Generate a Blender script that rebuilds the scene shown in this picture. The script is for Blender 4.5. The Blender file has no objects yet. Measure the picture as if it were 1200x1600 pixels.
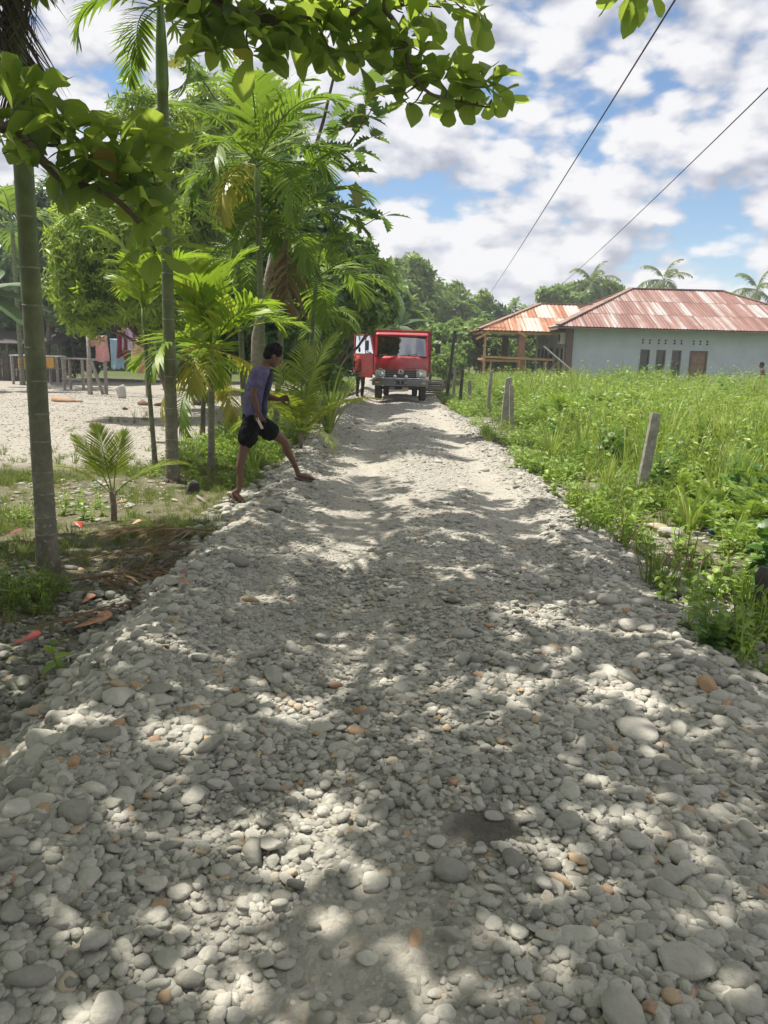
import bpy, bmesh, math, random
import numpy as np
from mathutils import Vector, Matrix, Euler, noise as mnoise

rnd = random.Random(7)
rng = np.random.default_rng(7)
PI = math.pi
scene = bpy.context.scene
C = scene.collection

# ------------------------------------------------------------------ camera
CAM_H, PITCH, ROLL, FPX = 1.55, math.radians(11.7), math.radians(1.5), 1200.0
cam_data = bpy.data.cameras.new('camera')
cam = bpy.data.objects.new('camera', cam_data)
C.objects.link(cam)
cam.matrix_world = Matrix.Translation((0, 0, CAM_H)) @ Matrix.Rotation(PI / 2 - PITCH, 4, 'X') @ Matrix.Rotation(ROLL, 4, 'Z')
cam_data.sensor_fit = 'VERTICAL'
cam_data.sensor_height = 24.0
cam_data.lens = 24.0 * FPX / 1600.0
cam_data.clip_start = 0.05
cam_data.clip_end = 2000
scene.camera = cam

# ------------------------------------------------------------------ light
SUN_EL, SUN_AZ = math.radians(66), math.radians(-60)      # azimuth measured from +Y (ahead), negative = left
SUN = np.array([math.sin(SUN_AZ) * math.cos(SUN_EL), math.cos(SUN_AZ) * math.cos(SUN_EL), math.sin(SUN_EL)])
sl = bpy.data.lights.new('sun', 'SUN')
sl.energy = 5.0
sl.angle = math.radians(0.55)
sl.color = (1.0, 0.95, 0.86)
so = bpy.data.objects.new('sun', sl)
C.objects.link(so)
so.location = (-20, 15, 40)
so.rotation_euler = Vector(SUN).to_track_quat('Z', 'Y').to_euler()

world = bpy.data.worlds.new('World')
scene.world = world
world.use_nodes = True
world.cycles.sampling_method = 'MANUAL'
world.cycles.sample_map_resolution = 256


def build_world():
    nt = world.node_tree
    nt.nodes.clear()
    N, L = nt.nodes.new, nt.links.new
    out = N('ShaderNodeOutputWorld'); bg = N('ShaderNodeBackground')
    bg.inputs['Strength'].default_value = 0.084
    L(bg.outputs[0], out.inputs[0])
    sky = N('ShaderNodeTexSky'); sky.sky_type = 'NISHITA'; sky.sun_disc = False
    sky.sun_elevation = SUN_EL; sky.sun_rotation = SUN_AZ % (2 * PI)
    sky.air_density = 1.0; sky.dust_density = 0.15; sky.ozone_density = 2.5
    hs = N('ShaderNodeHueSaturation'); hs.inputs['Saturation'].default_value = 1.08; hs.inputs['Value'].default_value = 1.05
    L(sky.outputs[0], hs.inputs['Color'])
    tc = N('ShaderNodeTexCoord')

    def math_(op, a, b=None, c=None, clamp=False):
        m = N('ShaderNodeMath'); m.operation = op; m.use_clamp = clamp
        for k, v in enumerate((a, b, c)):
            if v is None: continue
            if isinstance(v, (int, float)): m.inputs[k].default_value = v
            else: L(v, m.inputs[k])
        return m.outputs[0]

    def mapping(loc, scl):
        m = N('ShaderNodeMapping'); m.inputs['Location'].default_value = loc; m.inputs['Scale'].default_value = scl
        L(tc.outputs['Generated'], m.inputs['Vector']); return m.outputs[0]

    def fbm(vec, scale, detail, rough, dist=0.0, lac=2.0):
        n = N('ShaderNodeTexNoise'); n.noise_dimensions = '3D'
        n.inputs['Scale'].default_value = scale; n.inputs['Detail'].default_value = detail
        n.inputs['Roughness'].default_value = rough; n.inputs['Distortion'].default_value = dist
        n.inputs['Lacunarity'].default_value = lac
        L(vec, n.inputs['Vector']); return n.outputs['Fac']

    def smooth(v, lo, hi):
        m = N('ShaderNodeMapRange'); m.interpolation_type = 'SMOOTHSTEP'; m.clamp = True
        m.inputs['From Min'].default_value = lo; m.inputs['From Max'].default_value = hi
        L(v, m.inputs['Value']); return m.outputs['Result']

    def puff(vec, scale):
        v = N('ShaderNodeTexVoronoi'); v.feature = 'F1'; v.inputs['Scale'].default_value = scale
        v.inputs['Detail'].default_value = 2.0; v.inputs['Roughness'].default_value = 0.5
        L(vec, v.inputs['Vector']); return v.outputs['Distance']

    OFF = (5.5, 2.2, 5.1)
    S = (1, 1, 1.75)
    dz = 0.035

    def density(loc):
        q = mapping(loc, S)
        a = fbm(q, 4.7, 9.0, 0.55, 0.15)
        b = puff(q, 14.0)
        return math_('ADD', a, math_('MULTIPLY', math_('SUBTRACT', 0.45, b), 0.22))

    d0 = density(OFF)
    d1 = density((OFF[0] + SUN[0] * 0.03, OFF[1], OFF[2] + dz))
    d2 = density((OFF[0] + SUN[0] * 0.05, OFF[1], OFF[2] + dz * 2.6))
    sepz = N('ShaderNodeSeparateXYZ'); L(tc.outputs['Generated'], sepz.inputs[0])
    low = N('ShaderNodeMapRange'); low.inputs['From Min'].default_value = 0.22; low.inputs['From Max'].default_value = 0.0; low.inputs['To Max'].default_value = 0.085
    L(sepz.outputs['Z'], low.inputs['Value'])
    mask = smooth(math_('ADD', d0, low.outputs[0]), 0.222, 0.34)      # banks of cloud close up towards the horizon
    # self shading: darker where more cloud lies towards the light
    over = math_('ADD', math_('MULTIPLY', math_('SUBTRACT', d0, d1), 3.0), math_('MULTIPLY', math_('SUBTRACT', d0, d2), 1.7))
    fine = fbm(mapping((9.1, 2.2, 4.0), S), 16.0, 6.0, 0.6)
    lit = math_('ADD', math_('ADD', 0.72, over), math_('MULTIPLY', math_('SUBTRACT', fine, 0.5), 0.28), None, True)
    ramp = N('ShaderNodeValToRGB'); cr = ramp.color_ramp
    cr.elements[0].position = 0.12; cr.elements[0].color = (0.45, 0.48, 0.575, 1)
    cr.elements[1].position = 0.95; cr.elements[1].color = (0.95, 0.95, 0.97, 1)
    e = cr.elements.new(0.5); e.color = (0.66, 0.68, 0.76, 1)
    L(lit, ramp.inputs[0])
    sc = N('ShaderNodeVectorMath'); sc.operation = 'SCALE'; sc.inputs['Scale'].default_value = 7.8
    L(ramp.outputs[0], sc.inputs[0])
    mix = N('ShaderNodeMix'); mix.data_type = 'RGBA'
    L(mask, mix.inputs['Factor']); L(hs.outputs[0], mix.inputs[6]); L(sc.outputs[0], mix.inputs[7])
    L(mix.outputs[2], bg.inputs['Color'])


build_world()
vs = scene.view_settings
vs.view_transform = 'Standard'; vs.look = 'None'; vs.exposure = 0.62; vs.gamma = 1.0
vs.use_curve_mapping = False
scene.cycles.max_bounces = 8
scene.cycles.diffuse_bounces = 4
scene.cycles.glossy_bounces = 3
scene.cycles.transmission_bounces = 6

# ------------------------------------------------------------------ image point -> world point (for laying things out on the ground)
_fwd = np.array([0, math.cos(PITCH), -math.sin(PITCH)])
_up0 = np.array([0, math.sin(PITCH), math.cos(PITCH)])
_rt0 = np.array([1.0, 0, 0])
_rt = _rt0 * math.cos(ROLL) + _up0 * math.sin(ROLL)
_up = _up0 * math.cos(ROLL) - _rt0 * math.sin(ROLL)


def ray(u, v): return _rt * (u - 600) / FPX + _up * (800 - v) / FPX + _fwd


def spot(u, v, z=0.0):
    r = ray(u, v); t = (z - CAM_H) / r[2]
    return Vector(np.array([0, 0, CAM_H]) + r * t)


def at(u, v, y):
    r = ray(u, v); t = y / r[1]
    return Vector(np.array([0, 0, CAM_H]) + r * t)


def proj(P):
    d = np.atleast_2d(np.asarray(P, float)) - np.array([0, 0, CAM_H])
    z = d @ _fwd
    zz = np.where(z > 0.05, z, 0.05)
    return 600 + FPX * (d @ _rt) / zz, 800 - FPX * (d @ _up) / zz, z


# ------------------------------------------------------------------ mesh helpers
def mesh_np(name, V, F, mat=None, smooth=False):
    V = np.ascontiguousarray(V, np.float32); F = np.ascontiguousarray(F, np.int32)
    me = bpy.data.meshes.new(name)
    k = F.shape[1]
    me.vertices.add(len(V)); me.vertices.foreach_set('co', V.ravel())
    me.loops.add(F.size); me.loops.foreach_set('vertex_index', F.ravel())
    me.polygons.add(len(F)); me.polygons.foreach_set('loop_start', np.arange(0, F.size, k, dtype=np.int32))
    if smooth: me.polygons.foreach_set('use_smooth', np.ones(len(F), bool))
    me.update(calc_edges=True); me.validate()
    if mat is not None:
        for m in (mat if isinstance(mat, (list, tuple)) else [mat]): me.materials.append(m)
    return me


def link(name, data, parent=None, loc=None, rot=None, scale=None):
    o = bpy.data.objects.new(name, data)
    C.objects.link(o)
    if parent is not None: o.parent = parent
    if loc is not None: o.location = loc
    if rot is not None: o.rotation_euler = rot
    if scale is not None: o.scale = scale
    return o


def tag(o, label=None, cat=None, group=None, kind=None):
    if label: o['label'] = label
    if cat: o['category'] = cat
    if group: o['group'] = group
    if kind: o['kind'] = kind
    return o


def empty(name, loc=(0, 0, 0), rz=0.0):
    o = bpy.data.objects.new(name, None); C.objects.link(o)
    o.empty_display_size = 0.2
    o.location = loc; o.rotation_euler = (0, 0, rz)
    return o


class MB:
    """collects polygons, then becomes one mesh object"""
    def __init__(s): s.V = []; s.F = []; s.M = []

    def poly(s, pts, m=0):
        b = len(s.V); s.V += [tuple(p) for p in pts]; s.F.append(tuple(range(b, b + len(pts)))); s.M.append(m)

    def raw(s, V, F, m=0):
        b = len(s.V); s.V += [tuple(map(float, v)) for v in V]
        for f in F: s.F.append(tuple(int(i) + b for i in f)); s.M.append(m)

    def box(s, c, size, rot=None, m=0, taper=1.0):
        hx, hy, hz = [q / 2 for q in size]
        P = []
        for z in (-1, 1):
            t = taper if z > 0 else 1.0
            for x, y in ((-1, -1), (1, -1), (1, 1), (-1, 1)):
                p = Vector((x * hx * t, y * hy * t, z * hz))
                if rot is not None: p.rotate(rot)
                P.append(p + Vector(c))
        s.raw(P, [(3, 2, 1, 0), (4, 5, 6, 7), (0, 1, 5, 4), (1, 2, 6, 5), (2, 3, 7, 6), (3, 0, 4, 7)], m)

    def bar(s, a, b, w, h=None, m=0, roll=0.0):
        a, b = Vector(a), Vector(b); h = h or w
        d = b - a; q = d.to_track_quat('Z', 'Y')
        if roll: q = q @ Euler((0, 0, roll)).to_quaternion()
        s.box((a + b) / 2, (w, h, d.length), q, m)

    def tube(s, path, radii, n=8, m=0, cap=True):
        path = [Vector(p) for p in path]
        if isinstance(radii, (int, float)): radii = [radii] * len(path)
        rings = []; ref = None
        for i, p in enumerate(path):
            t = (path[min(i + 1, len(path) - 1)] - path[max(i - 1, 0)]).normalized()
            if ref is None:
                ref = Vector((1, 0, 0)) if abs(t.x) < 0.8 else Vector((0, 1, 0))
            a = (ref - t * ref.dot(t)).normalized(); b = t.cross(a); ref = a
            rings.append([p + (a * math.cos(2 * PI * k / n) + b * math.sin(2 * PI * k / n)) * radii[i] for k in range(n)])
        V = [p for r in rings for p in r]
        F = []
        for i in range(len(rings) - 1):
            for k in range(n):
                k2 = (k + 1) % n
                F.append((i * n + k, i * n + k2, (i + 1) * n + k2, (i + 1) * n + k))
        if cap:
            F.append(tuple(range(n - 1, -1, -1))); F.append(tuple(range((len(rings) - 1) * n, len(rings) * n)))
        s.raw(V, F, m)

    def loft(s, rings, m=0, cap=True):
        n = len(rings[0]); V = [p for r in rings for p in r]; F = []
        for i in range(len(rings) - 1):
            for k in range(n):
                k2 = (k + 1) % n
                F.append((i * n + k, i * n + k2, (i + 1) * n + k2, (i + 1) * n + k))
        if cap:
            F.append(tuple(range(n - 1, -1, -1))); F.append(tuple(range((len(rings) - 1) * n, len(rings) * n)))
        s.raw(V, F, m)

    def ball(s, c, r, seg=12, rg=8, m=0, rot=None):
        if isinstance(r, (int, float)): r = (r, r, r)
        V = []; F = []
        for i in range(rg + 1):
            th = PI * i / rg
            for k in range(seg):
                ph = 2 * PI * k / seg
                p = Vector((r[0] * math.sin(th) * math.cos(ph), r[1] * math.sin(th) * math.sin(ph), r[2] * math.cos(th)))
                if rot is not None: p.rotate(rot)
                V.append(p + Vector(c))
        for i in range(rg):
            for k in range(seg):
                k2 = (k + 1) % seg
                if i == 0: F.append((k, (i + 1) * seg + k, (i + 1) * seg + k2))
                elif i == rg - 1: F.append((i * seg + k, (i + 1) * seg + k, i * seg + k2))
                else: F.append((i * seg + k, (i + 1) * seg + k, (i + 1) * seg + k2, i * seg + k2))
        s.raw(V, F, m)

    def mesh(s, name, mats, smooth=False):
        me = bpy.data.meshes.new(name)
        me.from_pydata(s.V, [], s.F)
        for m in (mats if isinstance(mats, (list, tuple)) else [mats]): me.materials.append(m)
        me.polygons.foreach_set('material_index', s.M)
        if smooth:
            bm = bmesh.new(); bm.from_mesh(me); bmesh.ops.remove_doubles(bm, verts=bm.verts, dist=1e-5); bm.to_mesh(me); bm.free()
            me.polygons.foreach_set('use_smooth', [True] * len(me.polygons))
        me.update(); return me

    def build(s, name, mats, parent=None, smooth=False, bevel=0.0, loc=None, rot=None):
        o = link(name, s.mesh(name, mats, smooth), parent, loc, rot)
        if bevel:
            b = o.modifiers.new('bevel', 'BEVEL'); b.width = bevel; b.segments = 2; b.limit_method = 'ANGLE'
        return o


def cat_np(parts):
    """join (V, F) pairs with the same face size"""
    Vs, Fs, n = [], [], 0
    for V, F in parts:
        Vs.append(V); Fs.append(F + n); n += len(V)
    return np.concatenate(Vs), np.concatenate(Fs)


def instance_np(V, F, M, P):
    """copies of a template (V, F) with 3x3 matrices M (N,3,3) at points P (N,3)"""
    W = np.einsum('nij,vj->nvi', M, V) + P[:, None, :]
    n = len(P); nv = len(V)
    FF = F[None] + (np.arange(n) * nv)[:, None, None]
    return W.reshape(-1, 3), FF.reshape(-1, F.shape[1])


def rot_from_dir(D, spin, tilt_up=None):
    """(N,3) directions -> matrices whose x axis is the direction and z axis as near up as possible, spun about x"""
    X = D / (np.linalg.norm(D, axis=1, keepdims=True) + 1e-9)
    U = np.tile(np.array([0.02, 0.013, 1.0]), (len(X), 1))
    Y = np.cross(U, X); Y /= np.linalg.norm(Y, axis=1, keepdims=True) + 1e-9
    Z = np.cross(X, Y)
    c, s = np.cos(spin)[:, None], np.sin(spin)[:, None]
    Y2 = Y * c + Z * s; Z2 = Z * c - Y * s
    return np.stack([X, Y2, Z2], axis=2)


def euler_np(E):
    """(N,3) xyz eulers -> matrices"""
    cx, cy, cz = np.cos(E).T; sx, sy, sz = np.sin(E).T
    R = np.empty((len(E), 3, 3))
    R[:, 0, 0] = cy * cz; R[:, 0, 1] = sx * sy * cz - cx * sz; R[:, 0, 2] = cx * sy * cz + sx * sz
    R[:, 1, 0] = cy * sz; R[:, 1, 1] = sx * sy * sz + cx * cz; R[:, 1, 2] = cx * sy * sz - sx * cz
    R[:, 2, 0] = -sy; R[:, 2, 1] = sx * cy; R[:, 2, 2] = cx * cy
    return R


# ------------------------------------------------------------------ materials
def newmat(name):
    m = bpy.data.materials.new(name); m.use_nodes = True
    nt = m.node_tree; nt.nodes.clear()
    out = nt.nodes.new('ShaderNodeOutputMaterial')
    return m, nt, out


def ramp_(nt, stops, fac, interp='LINEAR'):
    r = nt.nodes.new('ShaderNodeValToRGB'); cr = r.color_ramp; cr.interpolation = interp
    cr.elements[0].position = stops[0][0]; cr.elements[0].color = (*stops[0][1], 1)
    cr.elements[1].position = stops[-1][0]; cr.elements[1].color = (*stops[-1][1], 1)
    for p, c in stops[1:-1]:
        e = cr.elements.new(p); e.color = (*c, 1)
    nt.links.new(fac, r.inputs[0]); return r.outputs[0]


def noise_(nt, scale, detail=4, rough=0.55, vec=None, dist=0.0):
    n = nt.nodes.new('ShaderNodeTexNoise'); n.inputs['Scale'].default_value = scale
    n.inputs['Detail'].default_value = detail; n.inputs['Roughness'].default_value = rough
    n.inputs['Distortion'].default_value = dist
    if vec is not None: nt.links.new(vec, n.inputs['Vector'])
    return n.outputs['Fac']


def mixc(nt, fac, a, b, blend='MIX'):
    m = nt.nodes.new('ShaderNodeMix'); m.data_type = 'RGBA'; m.blend_type = blend
    for sock, v in ((m.inputs['Factor'], fac), (m.inputs[6], a), (m.inputs[7], b)):
        if isinstance(v, (int, float)): sock.default_value = v
        elif isinstance(v, tuple): sock.default_value = (*v, 1)
        else: nt.links.new(v, sock)
    return m.outputs[2]


def coords(nt, kind='Object'):
    return nt.nodes.new('ShaderNodeTexCoord').outputs[kind]


def bump_(nt, h, strength, dist):
    b = nt.nodes.new('ShaderNodeBump'); b.inputs['Strength'].default_value = strength; b.inputs['Distance'].default_value = dist
    nt.links.new(h, b.inputs['Height']); return b.outputs[0]


def pbr(name, col, rough=0.6, metal=0.0, var=0.0, scale=6.0, bump=0.0, spec=0.5, coat=0.0, dirt=None, dirt_scale=3.0, dirt_amt=0.5):
    """plain surface with soft noise in its colour and relief"""
    m, nt, out = newmat(name)
    b = nt.nodes.new('ShaderNodeBsdfPrincipled')
    nt.links.new(b.outputs[0], out.inputs[0])
    b.inputs['Roughness'].default_value = rough; b.inputs['Metallic'].default_value = metal
    b.inputs['Specular IOR Level'].default_value = spec; b.inputs['Coat Weight'].default_value = coat
    vec = coords(nt)
    c = None
    if var > 0:
        n = noise_(nt, scale, 5, 0.6, vec)
        lo = tuple(max(0, q * (1 - var)) for q in col); hi = tuple(min(1, q * (1 + var)) for q in col)
        c = ramp_(nt, [(0.3, lo), (0.7, hi)], n)
    if dirt is not None:
        n2 = noise_(nt, dirt_scale, 7, 0.65, vec, 0.4)
        r = nt.nodes.new('ShaderNodeMapRange'); r.inputs['From Min'].default_value = 0.45; r.inputs['From Max'].default_value = 0.7
        r.inputs['To Max'].default_value = dirt_amt; nt.links.new(n2, r.inputs['Value'])
        c = mixc(nt, r.outputs[0], c if c is not None else tuple(col), tuple(dirt))
    if c is not None: nt.links.new(c, b.inputs['Base Color'])
    else: b.inputs['Base Color'].default_value = (*col, 1)
    if bump > 0:
        nt.links.new(bump_(nt, noise_(nt, scale * 3, 5, 0.6, vec), bump, 0.01), b.inputs['Normal'])
    return m


def leafmat(name, stops, trans=0.4, rough=0.42, tcol=(0.32, 0.42, 0.04), spec=0.4, patch=0.0):
    """leaf: tint differs from leaf to leaf, light passes through"""
    m, nt, out = newmat(name)
    g = nt.nodes.new('ShaderNodeNewGeometry')
    fac = g.outputs['Random Per Island']
    if patch > 0:
        n = noise_(nt, 0.9, 2, 0.5, coords(nt))
        mm = nt.nodes.new('ShaderNodeMath'); mm.operation = 'MULTIPLY_ADD'; mm.inputs[1].default_value = patch; 
        sub = nt.nodes.new('ShaderNodeMath'); sub.operation = 'SUBTRACT'; nt.links.new(n, sub.inputs[0]); sub.inputs[1].default_value = 0.5
        nt.links.new(sub.outputs[0], mm.inputs[0]); nt.links.new(fac, mm.inputs[2]); fac = mm.outputs[0]
    c = ramp_(nt, stops, fac)
    b = nt.nodes.new('ShaderNodeBsdfPrincipled'); nt.links.new(c, b.inputs['Base Color'])
    b.inputs['Roughness'].default_value = rough; b.inputs['Specular IOR Level'].default_value = spec
    t = nt.nodes.new('ShaderNodeBsdfTranslucent')
    tc = mixc(nt, 0.55, c, tcol)
    nt.links.new(tc, t.inputs['Color'])
    mx = nt.nodes.new('ShaderNodeMixShader'); mx.inputs[0].default_value = trans
    nt.links.new(b.outputs[0], mx.inputs[1]); nt.links.new(t.outputs[0], mx.inputs[2])
    nt.links.new(mx.outputs[0], out.inputs[0])
    return m


M = {}
M['almond'] = leafmat('almond_leaf', [(0.0, (0.068, 0.143, 0.033)), (0.5, (0.108, 0.200, 0.044)), (0.85, (0.159, 0.263, 0.050)), (1.0, (0.249, 0.320, 0.055))], 0.6, 0.5, (0.52, 0.64, 0.07))
M['lime'] = leafmat('lime_green_leaf', [(0.0, (0.12, 0.22, 0.02)), (0.5, (0.20, 0.32, 0.03)), (1.0, (0.30, 0.40, 0.04))], 0.5, 0.4, (0.5, 0.62, 0.05), patch=0.5)
M['green'] = leafmat('mid_green_leaf', [(0.0, (0.067, 0.147, 0.022)), (0.6, (0.134, 0.236, 0.037)), (1.0, (0.247, 0.335, 0.056))], 0.36, 0.4, (0.2, 0.34, 0.04), patch=0.6)
M['dark'] = leafmat('dark_green_leaf', [(0.0, (0.037, 0.084, 0.023)), (0.6, (0.065, 0.139, 0.034)), (1.0, (0.112, 0.205, 0.047))], 0.3, 0.4, (0.12, 0.24, 0.04), patch=0.6)
M['far'] = leafmat('far_tree_leaf', [(0.0, (0.103, 0.184, 0.036)), (0.6, (0.172, 0.276, 0.054)), (1.0, (0.253, 0.356, 0.072))], 0.4, 0.5, (0.26, 0.38, 0.06), patch=0.7)  # leaf tone lightened to carry part of the distance haze
M['areca'] = leafmat('areca_leaf', [(0.0, (0.083, 0.158, 0.024)), (0.6, (0.154, 0.245, 0.035)), (1.0, (0.260, 0.334, 0.049))], 0.42, 0.42, (0.30, 0.46, 0.03), 0.22)
M['areca_bright'] = leafmat('areca_leaf_bright', [(0.0, (0.131, 0.227, 0.022)), (0.6, (0.217, 0.324, 0.031)), (1.0, (0.348, 0.404, 0.044))], 0.45, 0.42, (0.36, 0.52, 0.03), 0.22)
M['yellow'] = leafmat('yellowing_palm_leaf', [(0.0, (0.22, 0.26, 0.03)), (0.6, (0.38, 0.36, 0.05)), (1.0, (0.5, 0.42, 0.08))], 0.42, 0.4, (0.5, 0.46, 0.04))
M['coco'] = leafmat('coconut_leaf', [(0.0, (0.093, 0.164, 0.014)), (0.6, (0.171, 0.253, 0.021)), (1.0, (0.317, 0.354, 0.034))], 0.42, 0.36, (0.42, 0.46, 0.03))
M['farpalm'] = leafmat('far_palm_leaf', [(0.0, (0.084, 0.132, 0.036)), (0.6, (0.132, 0.192, 0.054)), (1.0, (0.204, 0.252, 0.072))], 0.35, 0.4, (0.2, 0.27, 0.05))
M['bread'] = leafmat('breadfruit_leaf', [(0.0, (0.052, 0.117, 0.019)), (0.7, (0.104, 0.182, 0.026)), (1.0, (0.156, 0.234, 0.039))], 0.4, 0.35, (0.22, 0.36, 0.05))
M['banana'] = leafmat('banana_leaf', [(0.0, (0.03, 0.07, 0.02)), (1.0, (0.06, 0.11, 0.025))], 0.2, 0.5, (0.1, 0.2, 0.04), 0.25)
M['dry'] = leafmat('dry_frond', [(0.0, (0.10, 0.06, 0.03)), (0.5, (0.20, 0.125, 0.065)), (1.0, (0.32, 0.22, 0.13))], 0.15, 0.7, (0.3, 0.2, 0.1), 0.2)
M['weed'] = leafmat('field_weed_leaf', [(0.0, (0.109, 0.195, 0.029)), (0.5, (0.187, 0.304, 0.045)), (1.0, (0.310, 0.420, 0.065))], 0.4, 0.45, (0.34, 0.46, 0.05))
M['weed_dark'] = leafmat('shrub_leaf', [(0.0, (0.039, 0.104, 0.016)), (0.6, (0.078, 0.169, 0.026)), (1.0, (0.130, 0.234, 0.039))], 0.36, 0.4, (0.2, 0.36, 0.04))
M['grass'] = leafmat('grass_blade', [(0.0, (0.139, 0.232, 0.038)), (0.6, (0.248, 0.361, 0.055)), (0.9, (0.386, 0.448, 0.092)), (1.0, (0.526, 0.464, 0.224))], 0.38, 0.45, (0.36, 0.46, 0.06))
M['turf'] = leafmat('turf_blade', [(0.0, (0.085, 0.130, 0.030)), (0.6, (0.146, 0.200, 0.045)), (0.92, (0.232, 0.250, 0.075)), (1.0, (0.366, 0.270, 0.180))], 0.35, 0.5, (0.28, 0.36, 0.05))
M['bark'] = pbr('bark', (0.14, 0.11, 0.085), 0.9, var=0.4, scale=9, bump=0.6)
M['twig'] = pbr('almond_bark', (0.11, 0.085, 0.06), 0.85, var=0.3, scale=14, bump=0.4)
M['palebark'] = pbr('pale_bark', (0.22, 0.19, 0.15), 0.9, var=0.35, scale=9, bump=0.5)
M['dry_dark'] = leafmat('weathered_dry_frond', [(0.0, (0.05, 0.042, 0.035)), (0.5, (0.09, 0.075, 0.06)), (1.0, (0.15, 0.12, 0.095))], 0.1, 0.8, (0.1, 0.08, 0.06), 0.15)
M['weathered'] = pbr('weathered_timber', (0.30, 0.275, 0.24), 0.85, var=0.35, scale=18, bump=0.5, dirt=(0.12, 0.11, 0.09), dirt_scale=5, dirt_amt=0.6)
M['darktimber'] = pbr('dark_timber', (0.045, 0.04, 0.035), 0.85, var=0.3, scale=14, bump=0.4)
M['newtimber'] = pbr('raw_sawn_timber', (0.50, 0.29, 0.13), 0.75, var=0.2, scale=5, bump=0.2)


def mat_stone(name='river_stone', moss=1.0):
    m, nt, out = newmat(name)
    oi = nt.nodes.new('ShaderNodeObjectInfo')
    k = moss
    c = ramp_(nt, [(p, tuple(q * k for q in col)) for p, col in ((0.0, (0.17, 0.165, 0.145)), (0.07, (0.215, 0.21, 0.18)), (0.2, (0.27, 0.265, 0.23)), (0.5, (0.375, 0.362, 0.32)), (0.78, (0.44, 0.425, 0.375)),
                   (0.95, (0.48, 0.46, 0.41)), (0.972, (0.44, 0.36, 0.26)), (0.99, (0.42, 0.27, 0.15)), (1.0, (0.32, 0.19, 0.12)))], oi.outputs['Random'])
    vec = coords(nt)
    n = noise_(nt, 2.2, 6, 0.62, vec, 0.6)
    c = mixc(nt, 0.5, c, ramp_(nt, [(0.3, (0.68, 0.68, 0.68)), (0.7, (1.25, 1.22, 1.15))], n), 'MULTIPLY')
    # pale dust on whatever faces up
    g = nt.nodes.new('ShaderNodeNewGeometry'); sep = nt.nodes.new('ShaderNodeSeparateXYZ'); nt.links.new(g.outputs['Normal'], sep.inputs[0])
    mr = nt.nodes.new('ShaderNodeMapRange'); mr.inputs['From Min'].default_value = 0.4; mr.inputs['From Max'].default_value = 1.0; mr.inputs['To Max'].default_value = 0.22 * (moss > .9)
    nt.links.new(sep.outputs['Z'], mr.inputs['Value'])
    c = mixc(nt, mr.outputs[0], c, (0.385, 0.36, 0.31))
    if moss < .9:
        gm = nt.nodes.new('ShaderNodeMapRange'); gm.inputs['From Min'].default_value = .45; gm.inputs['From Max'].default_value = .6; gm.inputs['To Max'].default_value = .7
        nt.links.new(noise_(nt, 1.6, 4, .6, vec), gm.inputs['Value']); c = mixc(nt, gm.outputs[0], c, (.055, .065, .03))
    b = nt.nodes.new('ShaderNodeBsdfPrincipled'); nt.links.new(c, b.inputs['Base Color'])
    b.inputs['Roughness'].default_value = 0.8; b.inputs['Specular IOR Level'].default_value = 0.3
    nt.links.new(bump_(nt, noise_(nt, 5, 5, 0.65, vec), 0.35, 0.05), b.inputs['Normal'])
    nt.links.new(b.outputs[0], out.inputs[0])
    return m


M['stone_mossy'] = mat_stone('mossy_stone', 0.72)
M['stone'] = mat_stone()


def scatter(name, srcs, P, rot, scl, idx, parent=None):
    """one mass of small pieces: instances of the source meshes on a point set"""
    col = bpy.data.collections.new(name + '_shapes')
    for k, me in enumerate(srcs):
        o = bpy.data.objects.new('%s_shape_%02d' % (name, k), me); col.objects.link(o)
    me = bpy.data.meshes.new(name)
    n = len(P)
    me.vertices.add(n); me.vertices.foreach_set('co', np.ascontiguousarray(P, np.float32).ravel())
    for nm, typ, dat in (('rot', 'FLOAT_VECTOR', rot), ('scl', 'FLOAT_VECTOR', scl)):
        a = me.attributes.new(nm, typ, 'POINT'); a.data.foreach_set('vector', np.ascontiguousarray(dat, np.float32).ravel())
    a = me.attributes.new('idx', 'INT', 'POINT'); a.data.foreach_set('value', np.ascontiguousarray(idx, np.int32))
    o = link(name, me, parent)
    ng = bpy.data.node_groups.new(name + '_nodes', 'GeometryNodeTree')
    ng.interface.new_socket('Geometry', in_out='INPUT', socket_type='NodeSocketGeometry')
    ng.interface.new_socket('Geometry', in_out='OUTPUT', socket_type='NodeSocketGeometry')
    N, L = ng.nodes.new, ng.links.new
    gi, go = N('NodeGroupInput'), N('NodeGroupOutput')
    ci = N('GeometryNodeCollectionInfo'); ci.inputs['Collection'].default_value = col
    ci.inputs['Separate Children'].default_value = True; ci.inputs['Reset Children'].default_value = True
    ip = N('GeometryNodeInstanceOnPoints'); ip.inputs['Pick Instance'].default_value = True
    m2p = N('GeometryNodeMeshToPoints')
    L(gi.outputs[0], m2p.inputs['Mesh']); L(m2p.outputs[0], ip.inputs['Points']); L(ci.outputs[0], ip.inputs['Instance'])

    def attr(nm, typ):
        a = N('GeometryNodeInputNamedAttribute'); a.data_type = typ; a.inputs['Name'].default_value = nm; return a.outputs['Attribute']
    L(attr('rot', 'FLOAT_VECTOR'), ip.inputs['Rotation']); L(attr('scl', 'FLOAT_VECTOR'), ip.inputs['Scale']); L(attr('idx', 'INT'), ip.inputs['Instance Index'])
    L(ip.outputs[0], go.inputs[0])
    mod = o.modifiers.new('scatter', 'NODES'); mod.node_group = ng
    o['kind'] = 'stuff'
    return o

# ------------------------------------------------------------------ terrain
def sstep(a, b, x):
    t = np.clip((x - a) / (b - a), 0, 1); return t * t * (3 - 2 * t)


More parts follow.
